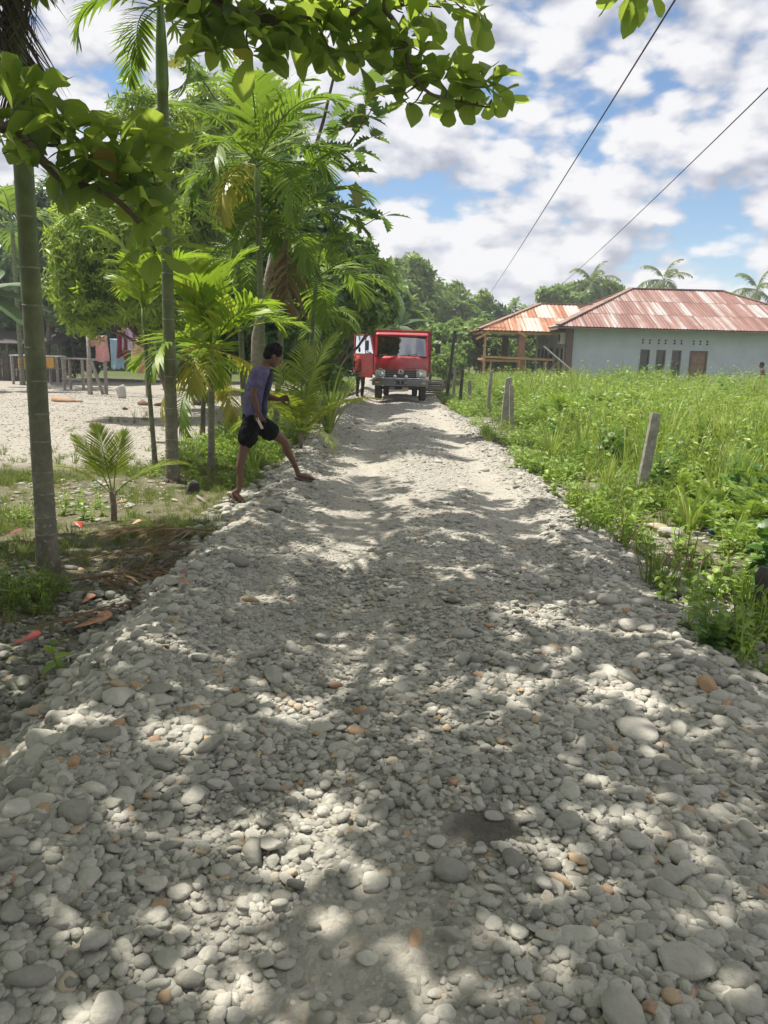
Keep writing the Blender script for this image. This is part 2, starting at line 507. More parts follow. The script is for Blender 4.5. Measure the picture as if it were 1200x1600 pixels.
def vnoise(x, y, f, seed=0):
    """smooth value noise on numpy arrays"""
    x = x * f + seed * 17.3; y = y * f + seed * 7.1
    xi, yi = np.floor(x), np.floor(y); xf, yf = x - xi, y - yi
    def h(a, b): return np.modf(np.abs(np.sin(a * 127.1 + b * 311.7) * 43758.5453))[0]
    u, v = xf * xf * (3 - 2 * xf), yf * yf * (3 - 2 * yf)
    return (h(xi, yi) * (1 - u) + h(xi + 1, yi) * u) * (1 - v) + (h(xi, yi + 1) * (1 - u) + h(xi + 1, yi + 1) * u) * v


LEFT_Z, RIGHT_Z = -0.18, -0.12
def xl(y): return -1.30 + 0.010 * np.clip(y, 0, 30) + 0.06 * np.sin(y * 0.9)
def xr(y): return 1.70 + 0.10 * sstep(4.5, 7, y) + 0.05 * np.sin(y * 0.7 + 1) + 0.12 * sstep(8, 12, y) - 0.25 * sstep(14, 26, y)


def terrain(x, y):
    """bare level of the place"""
    x = np.asarray(x, float); y = np.asarray(y, float)
    a, b = xl(y), xr(y)
    left = LEFT_Z - 0.13 * np.exp(-((x + 2.1) / 0.6) ** 2) * (1 - sstep(5, 7, y)) + 0.03 * (vnoise(x, y, 1.1, 1) - 0.5)
    right = RIGHT_Z + 0.06 * (vnoise(x, y, 0.8, 2) - 0.5) + 0.05 * sstep(2.2, 3.4, x)
    z = 0.0 * x
    # tyre tracks, centre ridge, berms of thrown-up stones
    z = z - 0.045 * np.exp(-((x + 0.25) / 0.27) ** 2) - 0.045 * np.exp(-((x - 1.3) / 0.27) ** 2) * (0.4 + 0.6 * sstep(3, 7, y))
    z = z + 0.03 * np.exp(-((x - 0.5) / 0.35) ** 2)
    z = z + 0.085 * np.exp(-((x - (a + 0.12)) / 0.2) ** 2) * (0.6 + 0.8 * vnoise(x, y, 1.3, 3))
    z = z + 0.05 * np.exp(-((x - (b - 0.12)) / 0.2) ** 2) * (0.5 + 0.8 * vnoise(x, y, 1.3, 4))
    z = z + (0.03 - 0.022 * sstep(5, 8, y)) * (vnoise(x, y, 2.3, 5) - 0.5) + 0.012 * (vnoise(x, y, 7.0, 6) - 0.5)
    wl = 1 - sstep(a - 0.55, a + 0.05, x); wr = sstep(b - 0.05, b + 0.5, x)
    z = z * (1 - wl) + left * wl
    z = z * (1 - wr) + right * wr
    # the hole a boulder was prised from
    z = z - 0.022 * np.exp(-(((x - 0.36) / 0.11) ** 2 + ((y - 2.27) / 0.075) ** 2))
    return z


def tz(x, y): return float(terrain(np.array([x]), np.array([y]))[0])


def grid_mesh(name, xs, ys, zfun, mat, cols=None):
    X, Y = np.meshgrid(xs, ys); Z = zfun(X, Y)
    V = np.stack([X, Y, Z], -1).reshape(-1, 3)
    nx, ny = len(xs), len(ys)
    i = np.arange(nx - 1)[None] + nx * np.arange(ny - 1)[:, None]
    F = np.stack([i, i + 1, i + nx + 1, i + nx], -1).reshape(-1, 4)
    me = mesh_np(name, V, F, mat, True)
    for k, f in (cols or {}).items():
        a = me.attributes.new(k, 'FLOAT', 'POINT'); a.data.foreach_set('value', f(X, Y).astype(np.float32).ravel())
    return me


def spaced(lo, mid0, mid1, hi, fine, grow=1.18):
    out = list(np.arange(mid0, mid1, fine)); s = fine; x = mid1
    while x < hi: out.append(x); s *= grow; x += s
    out.append(hi); s = fine; x = mid0 - fine; pre = []
    while x > lo: pre.append(x); s *= grow; x -= s
    pre.append(lo)
    return np.array(pre[::-1] + out)


def attr_node(nt, name):
    a = nt.nodes.new('ShaderNodeAttribute'); a.attribute_name = name; return a.outputs['Fac']


def gravel_layers(nt, vec, s=1.0):
    """colour and height of packed small pebbles"""
    out = []
    for sc, w in ((26 * s, 1.0), (62 * s, 0.55)):
        v = nt.nodes.new('ShaderNodeTexVoronoi'); v.inputs['Scale'].default_value = sc; v.inputs['Randomness'].default_value = 1.0
        nt.links.new(vec, v.inputs['Vector']); out.append(v)
    sepc = nt.nodes.new('ShaderNodeSeparateColor'); nt.links.new(out[0].outputs['Color'], sepc.inputs[0])
    c = ramp_(nt, [(0.0, (0.21, 0.20, 0.18)), (0.4, (0.32, 0.31, 0.275)), (0.8, (0.41, 0.39, 0.345)), (0.96, (0.38, 0.34, 0.28)), (1.0, (0.30, 0.22, 0.15))], sepc.outputs[0])
    h = nt.nodes.new('ShaderNodeMath'); h.operation = 'MULTIPLY_ADD'; h.inputs[1].default_value = 0.5
    nt.links.new(out[1].outputs['Distance'], h.inputs[0]); nt.links.new(out[0].outputs['Distance'], h.inputs[2])
    return c, h.outputs[0]


def mat_road():
    m, nt, out = newmat('gravel_road')
    vec = coords(nt)
    c, h = gravel_layers(nt, vec)
    fine = ramp_(nt, [(0.25, (0.31, 0.29, 0.25)), (0.5, (0.41, 0.385, 0.335)), (0.8, (0.50, 0.47, 0.415))], noise_(nt, 55, 6, 0.75, vec))
    big = noise_(nt, 1.7, 5, 0.6, vec, 0.5)
    fz = attr_node(nt, 'fine')
    a = nt.nodes.new('ShaderNodeMath'); a.operation = 'MULTIPLY_ADD'; a.inputs[1].default_value = 0.9; a.inputs[2].default_value = -0.35
    nt.links.new(big, a.inputs[0])
    s = nt.nodes.new('ShaderNodeMath'); s.operation = 'ADD'; s.use_clamp = True; nt.links.new(a.outputs[0], s.inputs[0]); nt.links.new(fz, s.inputs[1])
    c = mixc(nt, s.outputs[0], c, fine)
    c = mixc(nt, 0.6, c, ramp_(nt, [(0.3, (0.74, 0.73, 0.71)), (0.7, (1.12, 1.1, 1.06))], noise_(nt, 4.0, 6, 0.65, vec, 0.3)), 'MULTIPLY')
    # the damp spot where a boulder was prised out
    c = mixc(nt, attr_node(nt, 'damp'), c, (0.085, 0.078, 0.064))
    b = nt.nodes.new('ShaderNodeBsdfPrincipled'); nt.links.new(c, b.inputs['Base Color'])
    b.inputs['Roughness'].default_value = 0.9; b.inputs['Specular IOR Level'].default_value = 0.2
    inv = nt.nodes.new('ShaderNodeMath'); inv.operation = 'SUBTRACT'; inv.inputs[0].default_value = 1.0; nt.links.new(h, inv.inputs[1])
    hn = nt.nodes.new('ShaderNodeMath'); hn.operation = 'MULTIPLY_ADD'; hn.inputs[1].default_value = 0.6; nt.links.new(noise_(nt, 60, 5, 0.7, vec), hn.inputs[0]); nt.links.new(inv.outputs[0], hn.inputs[2])
    nt.links.new(bump_(nt, hn.outputs[0], 0.8, 0.022), b.inputs['Normal'])
    nt.links.new(b.outputs[0], out.inputs[0])
    return m


def mat_ground():
    m, nt, out = newmat('ground_soil')
    vec = coords(nt)
    c, h = gravel_layers(nt, vec, 0.75)
    soil = ramp_(nt, [(0.3, (0.09, 0.075, 0.05)), (0.55, (0.17, 0.145, 0.10)), (0.75, (0.27, 0.235, 0.175))], noise_(nt, 6, 7, 0.65, vec, 0.3))
    moss = ramp_(nt, [(0.3, (0.05, 0.075, 0.02)), (0.7, (0.10, 0.13, 0.035))], noise_(nt, 11, 5, 0.6, vec))
    g, y = attr_node(nt, 'green'), attr_node(nt, 'gravel')
    n = noise_(nt, 2.3, 6, 0.6, vec, 0.5)
    def masked(v, w):
        a = nt.nodes.new('ShaderNodeMath'); a.operation = 'MULTIPLY_ADD'; a.inputs[1].default_value = w; a.inputs[2].default_value = -w / 2
        nt.links.new(n, a.inputs[0])
        s = nt.nodes.new('ShaderNodeMath'); s.operation = 'ADD'; s.use_clamp = True; nt.links.new(a.outputs[0], s.inputs[0]); nt.links.new(v, s.inputs[1]); return s.outputs[0]
    c2 = mixc(nt, masked(g, 0.9), soil, moss)
    yard = mixc(nt, 0.5, c, ramp_(nt, [(0.3, (0.25, 0.225, 0.18)), (0.7, (0.38, 0.345, 0.285))], noise_(nt, 18, 7, 0.75, vec)))
    c3 = mixc(nt, masked(y, 0.7), c2, yard)
    b = nt.nodes.new('ShaderNodeBsdfPrincipled'); nt.links.new(c3, b.inputs['Base Color'])
    b.inputs['Roughness'].default_value = 0.92; b.inputs['Specular IOR Level'].default_value = 0.15
    inv = nt.nodes.new('ShaderNodeMath'); inv.operation = 'SUBTRACT'; inv.inputs[0].default_value = 1.0; nt.links.new(h, inv.inputs[1])
    nt.links.new(bump_(nt, inv.outputs[0], 0.7, 0.025), b.inputs['Normal'])
    nt.links.new(b.outputs[0], out.inputs[0])
    return m


def yard_w(x, y):      # the raked gravel yard on the left
    return sstep(-2.6, -3.6, x - 0.0 * y) * sstep(10.2, 12.2, y + 0.6 * vnoise(x, y, 0.7, 9)) * (1 - sstep(35, 40, y))


def under_road(x, y):
    return terrain(x, y) - 0.06 * sstep(-1.75, -1.55, x) * (1 - sstep(2.0, 2.2, x)) * (1 - sstep(58, 60, y))


gx = spaced(-420, -6, 8, 420, 0.16); gy = spaced(-60, -2, 16, 700, 0.16, 1.12)
ground = link('ground', grid_mesh('ground', gx, gy, under_road, mat_ground(), {
    'gravel': lambda x, y: np.maximum(yard_w(x, y), 0.75 * sstep(-2.0, -1.5, x) * (1 - sstep(2.2, 2.9, x)) + 0.0),
    'green': lambda x, y: np.clip(0.25 + 0.5 * sstep(2.4, 3.2, x) + 0.05 * (x < -1.6) * (1 - sstep(10, 13, y)) + sstep(40, 50, y), 0, 1) * (1 - yard_w(x, y))}))
tag(ground, kind='structure')

ry = np.concatenate([np.arange(-2, 9, 0.035), np.arange(9, 20, 0.07), np.arange(20, 60.5, 0.25)])
rx = np.arange(-1.66, 2.1, 0.035)
rutw = lambda x, y: np.exp(-((x + 0.25) / 0.3) ** 2) + np.exp(-((x - 1.3) / 0.3) ** 2)
road = link('road', grid_mesh('road', rx, ry, lambda x, y: terrain(x, y) + 0.004 - 0.07 * (1 - sstep(-1.66, -1.45, x)) - 0.07 * sstep(1.95, 2.09, x), mat_road(), {
    'fine': lambda x, y: np.clip(0.15 + 0.75 * rutw(x, y) * sstep(4, 9, y) + 0.35 * sstep(2.4, 1.6, y) * np.exp(-((x + 0.1) / 0.45) ** 2), 0, 1),
    'damp': lambda x, y: np.clip(1.1 * np.exp(-((((x - 0.35) / 0.125) ** 2 + ((y - 2.27) / 0.085) ** 2) ** 2)) * (0.85 + 0.4 * vnoise(x, y, 14, 61)) + 0.55 * np.exp(-(((x - .15) / .35) ** 2 + ((y - 2.2) / .16) ** 2)) * vnoise(x, y, 6, 62), 0, 0.85)}))
tag(road, kind='structure')


# ------------------------------------------------------------------ stones
def stone_shape(seed, sub, flat=0.6, long=1.25):
    bm = bmesh.new(); bmesh.ops.create_icosphere(bm, subdivisions=sub, radius=0.5)
    r = random.Random(seed); off = Vector((r.uniform(-9, 9), r.uniform(-9, 9), r.uniform(-9, 9)))
    cuts = [(Vector((r.gauss(0, 1), r.gauss(0, 1), r.gauss(0, 1))).normalized(), r.uniform(0.27, 0.43)) for _ in range(4 + seed % 6)]
    for v in bm.verts:
        p = v.co.copy()
        for n, d in cuts:
            k = p.dot(n) - d
            if k > 0: p -= n * k * (0.7 + 0.28 * (seed % 3) / 2)
        p *= 1 + 0.22 * mnoise.noise(p * 2.0 + off) + 0.07 * mnoise.noise(p * 5 + off)
        v.co = Vector((p.x * long, p.y, p.z * flat))
    me = bpy.data.meshes.new('stone'); bm.to_mesh(me); bm.free()
    me.polygons.foreach_set('use_smooth', [True] * len(me.polygons)); me.materials.append(M['stone'])
    return me


STONES = [stone_shape(k, 3 if k < 8 else 2, rnd.uniform(0.42, 0.8), rnd.uniform(1.0, 1.75)) for k in range(20)]


def stone_field():
    """random stones: position, size; size and number follow where the road is coarse"""
    out = []
    def add(n, xa, xb, ya, yb, smin, smax, keep, power=2.2):
        x = rng.uniform(xa, xb, n); y = rng.uniform(ya, yb, n)
        s = smin + (smax - smin) * rng.random(n) ** power
        k = rng.random(n) < keep(x, y, s)
        out.append(np.stack([x[k], y[k], s[k]], 1))

    def coarse(x, y, s):
        """1 where stones lie thick, less in the packed tracks"""
        rut = np.clip(rutw(x, y), 0, 1) * sstep(3.5, 8, y)
        mud = np.exp(-(((x + 0.05) / 0.5) ** 2 + ((y - 1.75) / 0.35) ** 2))
        edge = np.exp(-((x - xl(y) - 0.12) / 0.28) ** 2) + np.exp(-((x - xr(y) + 0.15) / 0.3) ** 2)
        clump = sstep(0.25, 0.75, vnoise(x, y, 1.6, 11) * 0.6 + vnoise(x, y, 4.5, 12) * 0.4)
        near_r = sstep(0.3, 1.0, x) * (1 - sstep(3.2, 4.6, y)); near_l = sstep(-0.3, -0.9, x) * (1 - sstep(3.0, 4.5, y))
        w = 0.25 + 0.5 * clump + 0.5 * near_r + 0.5 * near_l + 0.8 * edge
        bigness = np.clip((s - 0.022) / 0.035, 0, 1)
        w = w * (1 - bigness * (1 - np.clip(0.10 + 0.9 * edge + 0.7 * near_r + 0.6 * near_l + 0.15 * clump, 0, 1)))
        return np.clip(w, 0, 1) * (1 - 0.93 * rut * np.clip((s - 0.008) / 0.02, 0.5, 1)) * (1 - 0.75 * mud)

    damp = lambda x, y: ((((x - 0.35) / 0.14) ** 2 + ((y - 2.27) / 0.095) ** 2) > 1)
    add(90000, -1.55, 2.05, 1.1, 6.0, 0.008, 0.024, lambda x, y, s: coarse(x, y, s) * damp(x, y) * 0.95, 1.3)
    add(20000, -1.6, 2.1, 1.1, 3.5, 0.024, 0.056, lambda x, y, s: coarse(x, y, s) * damp(x, y), 1.5)
    add(38000, -1.6, 2.1, 1.1, 6.5, 0.020, 0.052, lambda x, y, s: coarse(x, y, s) * damp(x, y), 1.8)
    add(6200, -1.6, 2.1, 1.1, 7.0, 0.042, 0.10, lambda x, y, s: 0.85 * coarse(x, y, s) * damp(x, y), 2.4)
    add(52000, -1.6, 2.1, 6.0, 15.0, 0.013, 0.046, lambda x, y, s: coarse(x, y, s), 2.0)
    add(1700, -1.6, 2.2, 6.5, 15, 0.045, 0.11, lambda x, y, s: coarse(x, y, s), 2.2)
    add(16000, -1.6, 2.2, 15, 30, 0.025, 0.09, lambda x, y, s: coarse(x, y, s), 3.0)
    # left bank and the shaded stony ditch below it
    bank = lambda x, y, s: np.clip((1 - sstep(4.8, 6.6, y + 0.8 * (vnoise(x, y, 1.2, 21) - 0.5))) * (0.35 + 0.65 * sstep(0.3, 0.6, vnoise(x, y, 1.8, 22))), 0, 1)
    add(17000, -3.6, -1.3, 1.4, 7, 0.02, 0.065, bank, 1.7)
    add(2600, -3.6, -1.3, 1.4, 7, 0.055, 0.12, bank, 2.0)
    side = lambda x, y, s: (0.1 + 0.6 * sstep(0.55, 0.75, vnoise(x, y, 0.9, 23))) * (1 - 0.8 * yard_w(x, y))
    add(3600, -5.5, -1.4, 6, 12.5, 0.02, 0.09, side, 2.5)
    add(900, -1.9, -1.15, 6.0, 14, 0.06, 0.15, lambda x, y, s: 0.75 + 0 * x, 1.6)
    # yard
    add(34000, -16, -2.7, 11, 30, 0.015, 0.042, lambda x, y, s: yard_w(x, y) * 0.8, 2.2)
    # right verge
    vr = lambda x, y, s: np.clip(0.9 - 0.75 * sstep(2.0, 2.8, x) * sstep(4.5, 6.0, y) - 0.3 * sstep(0.4, 0.7, vnoise(x, y, 1.6, 24)), 0.05, 1)
    add(6500, 1.85, 3.4, 2.6, 7.5, 0.02, 0.07, vr, 1.8)
    add(750, 1.85, 3.2, 2.6, 7.5, 0.06, 0.13, vr, 2.0)
    add(1500, 1.9, 2.7, 7.5, 20, 0.03, 0.11, lambda x, y, s: 0.5 + 0 * x, 2.2)
    return np.concatenate(out)


SF = stone_field()
N = len(SF)
s_idx = rng.integers(0, len(STONES), N)
s_rot = np.stack([rng.normal(0, 0.22, N), rng.normal(0, 0.22, N), rng.uniform(0, 2 * PI, N)], 1)
s_z = terrain(SF[:, 0], SF[:, 1]) + SF[:, 2] * rng.uniform(-0.06, 0.2, N) + SF[:, 2] * rng.uniform(0, .3, N) * (SF[:, 1] < 5.5) * (vnoise(SF[:, 0], SF[:, 1], 2.2, 63) > .4)
s_pos = np.stack([SF[:, 0], SF[:, 1], s_z], 1)
s_scl = SF[:, 2:3] * (1 + rng.normal(0, 0.12, (N, 3)))
# stones one could point at in the picture, placed by hand: (u, v, size, z-scale, shape, rot)
hand = [(705, 1355, 0.105, 0.9, 1, 0.4), (682, 1312, 0.06, 0.8, 3, 1.0), (700, 1187, 0.05, 0.8, 0, 2.0), (772, 1268, 0.055, 0.7, 4, 0.0), (530, 1165, 0.085, 0.8, 2, 1.2),
        (195, 1235, 0.10, 0.8, 5, 0.6), (1122, 1065, 0.095, 1.0, 1, 2.2), (1150, 1115, 0.085, 1.0, 5, 0.2), (1048, 830, 0.20, 1.0, 2, 0.2), (1028, 822, 0.17, 1.0, 3, 0.4),
        (585, 1375, 0.085, 0.8, 0, 0.0), (1070, 1500, 0.125, 0.9, 4, 0.3), (280, 1390, 0.075, 0.7, 1, 1.7), (575, 1495, 0.05, 0.8, 2, 0.2), (60, 1255, 0.09, 0.9, 3, 1.0),
        (140, 1365, 0.085, 0.8, 5, 0.1), (395, 800, 0.14, 0.9, 0, 0.3), (430, 790, 0.13, 0.9, 2, 0.8), (450, 775, 0.12, 0.9, 4, 1.4), (372, 868, 0.16, 0.8, 1, 0.2), (185, 1082, 0.14, 0.9, 5, 0.2),
        (245, 1060, 0.11, 0.8, 3, 0.9), (820, 902, 0.10, 0.8, 2, 0.0), (845, 905, 0.13, 0.7, 4, 0.2), (985, 970, 0.15, 0.7, 0, 0.2), (950, 930, 0.14, 0.8, 1, 0.5), (1100, 965, 0.13, 0.8, 3, 0.0), (1000, 1135, 0.17, 0.7, 2, -0.9), (800, 1040, 0.09, .7, 1, .4)]
keep = np.ones(N, bool)
hs_pos, hs_scl, hs_rot, hs_idx = [], [], [], []
for u, v, s, zf, ix, rz in hand:
    p = spot(u, v, 0); p = spot(u, v, tz(p.x, p.y) + s * 0.25)
    hs_pos.append((p.x, p.y, tz(p.x, p.y) + s * 0.2 * zf)); hs_scl.append((s, s, s * zf)); hs_rot.append((0.05, 0.08, rz)); hs_idx.append(ix)
    keep &= ((SF[:, 0] - p.x) ** 2 + (SF[:, 1] - p.y) ** 2 > (s * 0.55) ** 2) | (SF[:, 2] < 0.02)
u_, v_, d_ = proj(s_pos)
size_px = SF[:, 2] * FPX / np.maximum(d_, 0.3)
inview = (u_ > 0) & (u_ < 1200) & (v_ > 0) & (v_ < 1600) & (d_ > 0.3) & keep
order = np.argsort(-np.where(inview, size_px, -1))
n_ind = 300 - len(hand)
single = order[:n_ind]


def put_stone(p, s, r, ix):
    if p[0] < -1.72 and p[1] < 7: return link('stone', MOSSY_[ix], ground, p, r, s)
    on_road = -1.62 < p[0] < 2.06
    o = link('stone', STONES[ix], road if on_road else ground, p, r, s)
    return o


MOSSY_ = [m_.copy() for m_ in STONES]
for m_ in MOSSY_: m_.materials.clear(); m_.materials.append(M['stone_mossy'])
for k in range(len(hand)): put_stone(hs_pos[k], hs_scl[k], hs_rot[k], hs_idx[k])
for k in single: put_stone(s_pos[k], s_scl[k], s_rot[k], s_idx[k])
rest = keep.copy(); rest[single] = False
on = rest & (SF[:, 0] > -1.7) & (SF[:, 0] < 2.1)
off = rest & ~on
o = scatter('road_gravel', STONES, s_pos[on], s_rot[on], s_scl[on], s_idx[on]); tag(o, 'pale grey river gravel covering the road', 'gravel')
bank_ = off & (SF[:, 0] < -1.72) & (SF[:, 1] < 7.0) & (rng.random(N) < .85)
off &= ~bank_
MOSSY = MOSSY_
o = scatter('ditch_stones', MOSSY, s_pos[bank_], s_rot[bank_], s_scl[bank_], s_idx[bank_]); tag(o, 'dark mossy stones in the shaded ditch left of the road', 'stones')
o = scatter('yard_gravel', STONES, s_pos[off], s_rot[off], s_scl[off], s_idx[off]); tag(o, 'pale river stones on the yard and along both verges', 'gravel')

# ------------------------------------------------------------------ leaf templates (x = along the leaf, z = upper face)
def leaf_tpl(outline, fold=0.25, curl=0.15, wav=0.0):
    """outline: [(t, half width)]; returns quads, two per step, folded at the midrib and curled down"""
    V, F = [], []
    for i, (t, w) in enumerate(outline):
        z = -curl * t * t
        V += [(t, w, z + fold * w + wav * math.sin(9 * t)), (t, 0, z), (t, -w, z + fold * w - wav * math.sin(9 * t))]
    for i in range(len(outline) - 1):
        a, b = 3 * i, 3 * i + 3
        F += [(a + 1, b + 1, b, a), (a + 2, b + 2, b + 1, a + 1)]
    return np.array(V, float), np.array(F)


OBOVATE = [(0.0, 0.015), (0.3, 0.12), (0.55, 0.225), (0.78, 0.29), (0.92, 0.22), (1.0, 0.03)]
LANCE = [(0.0, 0.01), (0.4, 0.15), (0.75, 0.11), (1.0, 0.005)]
OVATE = [(0.0, 0.02), (0.25, 0.26), (0.55, 0.24), (1.0, 0.01)]


def orient(n, up=0.4, spread=1.0):
    a = rng.uniform(0, 2 * PI, n); z = rng.normal(up, 0.45, n)
    return np.stack([np.cos(a) * spread, np.sin(a) * spread, z], 1)


DIAMOND = (np.array([(0, 0, 0), (.42, .25, .03), (1, 0, -.2), (.42, -.25, .03)], float), np.array([(0, 3, 2, 1)]))


def sprig_tpl(nleaf, outline, length, stem=0.25, up=0.3, seed=1, curl=0.25):
    """twig end with leaves round it, twig along +z"""
    r = np.random.default_rng(seed)
    V0, F0 = DIAMOND if outline is None else leaf_tpl(outline, 0.3, curl)
    a = np.arange(nleaf) * 2.399 + r.uniform(0, 6)
    el = r.normal(up, 0.35, nleaf)
    D = np.stack([np.cos(a) * np.cos(el), np.sin(a) * np.cos(el), np.sin(el)], 1)
    Mx = rot_from_dir(D, r.normal(0, 0.35, nleaf)) * (length * r.uniform(0.75, 1.15, nleaf))[:, None, None]
    P = np.stack([0 * a, 0 * a, np.linspace(0, stem, nleaf)], 1)
    return instance_np(V0, F0, Mx, P)


def crown_mesh(name, lobes, n, tpls, size, mat, inner=0.35, droop=0.0):
    """leaf sprigs spread through ellipsoid lobes, denser near their skin; lobes: (cx,cy,cz,rx,ry,rz)"""
    vol = np.array([l[3] * l[4] * l[5] for l in lobes]) ** 0.75; cnt = (n * vol / vol.sum()).astype(int)
    Ps, Ds = [], []
    for l, k in zip(lobes, cnt):
        d = rng.normal(0, 1, (k, 3)); d /= np.linalg.norm(d, axis=1, keepdims=True)
        r = (inner + (1 - inner) * rng.random(k) ** 0.55)
        lump = 1 + 0.22 * np.sin(d[:, 0] * 5 + l[0] * 3) * np.sin(d[:, 1] * 6 + l[1]) + 0.18 * np.sin(d[:, 2] * 7 + l[2] * 2 + d[:, 0] * 4)
        p = d * (r * lump)[:, None] * np.array(l[3:6]) + np.array(l[:3])
        Ps.append(p); Ds.append(d + np.array([0, 0, 0.35 - droop]) + rng.normal(0, 0.35, (k, 3)))
    P, D = np.concatenate(Ps), np.concatenate(Ds)
    which = rng.integers(0, len(tpls), len(P))
    parts = []
    for t, (V, F) in enumerate(tpls):
        s = which == t
        if not s.any(): continue
        R = rot_from_dir(D[s], rng.uniform(0, 2 * PI, s.sum()))
        R = R[:, :, [1, 2, 0]]                                # template z axis -> direction
        parts.append(instance_np(V, F, R * (size * rng.uniform(0.7, 1.2, s.sum()))[:, None, None], P[s]))
    V, F = cat_np(parts)
    return mesh_np(name, V, F, mat)


def limb_paths(base, lobes, r0, seed):
    """trunk that forks towards each lobe"""
    r = random.Random(seed); mb = MB()
    base = Vector(base); zc = min(l[2] - l[5] * 0.5 for l in lobes)
    cx = sum(l[0] for l in lobes) / len(lobes); cy = sum(l[1] for l in lobes) / len(lobes)
    fork = Vector((base.x * 0.6 + cx * 0.4 + r.uniform(-.1, .1), base.y * 0.6 + cy * 0.4, max(base.z + 0.8, base.z + (zc - base.z) * 0.8)))
    mid = (base + fork) / 2 + Vector((r.uniform(-.12, .12), r.uniform(-.12, .12), 0))
    mb.tube([base - Vector((0, 0, 0.15)), base + Vector((0, 0, 0.1)), mid, fork], [r0 * 1.35, r0 * 1.05, r0 * 0.85, r0 * 0.7], 9)
    for l in lobes:
        e = Vector(l[:3]); m = (fork + e) / 2 + Vector((r.uniform(-.3, .3), r.uniform(-.3, .3), -0.1 * l[5]))
        mb.tube([fork, m, e], [r0 * 0.55, r0 * 0.38, r0 * 0.15], 6)
        for _ in range(3):
            q = e + Vector((r.uniform(-1, 1) * l[3], r.uniform(-1, 1) * l[4], r.uniform(-.6, .9) * l[5])) * 0.8
            mb.tube([m.lerp(e, r.uniform(0, .8)), (e + q) / 2 + Vector((0, 0, -.1)), q], [r0 * 0.22, r0 * 0.15, r0 * 0.05], 5)
    return mb


SPR_LANCE = [sprig_tpl(9, [(0.0, 0.01), (0.45, 0.15), (1.0, 0.006)], 1.0, 0.7, 0.35, k) for k in range(3)]
SPR_OVATE = [sprig_tpl(7, None, 1.0, 0.5, 0.25, k + 5) for k in range(3)]
SPR_BROAD = [sprig_tpl(6, None, 1.0, 0.35, 0.2, k + 9) for k in range(2)]


def tree(name, label, base, lobes, n, tpls, size, leaf, r0=0.12, bark='bark', cat='tree', group=None, seed=3, inner=0.35, droop=0.0):
    """lobes are given relative to the base"""
    root = empty(name, base); tag(root, label, cat, group)
    limb_paths((0, 0, 0), lobes, r0, seed).build('trunk', M[bark], root, True)
    link('crown', crown_mesh('crown', lobes, n, tpls, size, M[leaf], inner, droop), root)
    return root


# ------------------------------------------------------------------ palms
def frond_np(L, nl, ll, lw, a0, bend, lift=0.25, fwd=0.75, hang=0.5, start=0.14, seed=0, jit=0.08, endw=0.35):
    """feather leaf, base at the origin, growing along +x; a0 rise angle at the base, bend how far it bows over"""
    r = np.random.default_rng(seed)
    T = np.linspace(0, 1, 25); ang = a0 - bend * T ** 1.6
    dx = np.cos(ang) * L / 24; dz = np.sin(ang) * L / 24
    X = np.concatenate([[0], np.cumsum(dx[:-1])]); Z = np.concatenate([[0], np.cumsum(dz[:-1])])
    parts = []
    # rachis
    rw = 0.014 * (L / 1.6) * (1 - 0.85 * T) + 0.002
    nx_, nz_ = -np.sin(ang), np.cos(ang)
    R = np.stack([np.stack([X + nx_ * rw * c, rw * s, Z + nz_ * rw * c], 1) for c, s in ((1, 0), (-.5, .87), (-.5, -.87))], 1).reshape(-1, 3)
    F = []
    for i in range(24):
        for k in range(3): F.append((3 * i + k, 3 * i + (k + 1) % 3, 3 * i + 3 + (k + 1) % 3, 3 * i + 3 + k))
    parts.append((R, np.array(F)))
    # leaflets
    t = np.linspace(start, 0.995, nl); t = np.concatenate([t, t + 0.4 / nl]).clip(0, 1)
    side = np.concatenate([np.ones(nl), -np.ones(nl)])
    px = np.interp(t, T, X); pz = np.interp(t, T, Z); an = np.interp(t, T, ang)
    tang = np.stack([np.cos(an), 0 * an, np.sin(an)], 1); norm = np.stack([-np.sin(an), 0 * an, np.cos(an)], 1)
    lat = np.array([0, 1.0, 0])[None] * side[:, None]
    f = fwd + 0.9 * t ** 3
    D = tang * f[:, None] + lat * (1 - 0.45 * t ** 4)[:, None] + norm * (lift + r.normal(0, jit, len(t)))[:, None]
    D += r.normal(0, jit, D.shape); D /= np.linalg.norm(D, axis=1, keepdims=True)
    ln = ll * (0.55 + 0.45 * np.sin(PI * np.clip(0.12 + 0.8 * t, 0, 1))) * (1 - (1 - endw) * t ** 5) * r.uniform(0.9, 1.08, len(t))
    W = np.cross(D, norm); W /= np.linalg.norm(W, axis=1, keepdims=True) + 1e-9
    W = W * 0.94 + norm * 0.34 * side[:, None]
    st = [(0.0, 0.35, 0), (0.3, 1.0, 0.05), (0.65, 0.8, 0.35), (1.0, 0.06, 1.0)]
    rows = []
    for q, w, h in st:
        c = np.stack([px, 0 * px, pz], 1) + D * (ln * q)[:, None]
        c[:, 2] -= hang * ln * h * 0.6 * (0.7 + 0.6 * r.random(len(t)))
        hw = lw * 0.5 * w
        rows += [c + W * hw, c - W * hw]
    V = np.stack(rows, 1); n = len(t)
    Fq = np.array([(0, 1, 3, 2), (2, 3, 5, 4), (4, 5, 7, 6)])
    parts.append((V.reshape(-1, 3), (Fq[None] + (np.arange(n) * 8)[:, None, None]).reshape(-1, 4)))
    return cat_np(parts)


def frond_mesh(name, mat, **k):
    V, F = frond_np(**k); return mesh_np(name, V, F, mat)


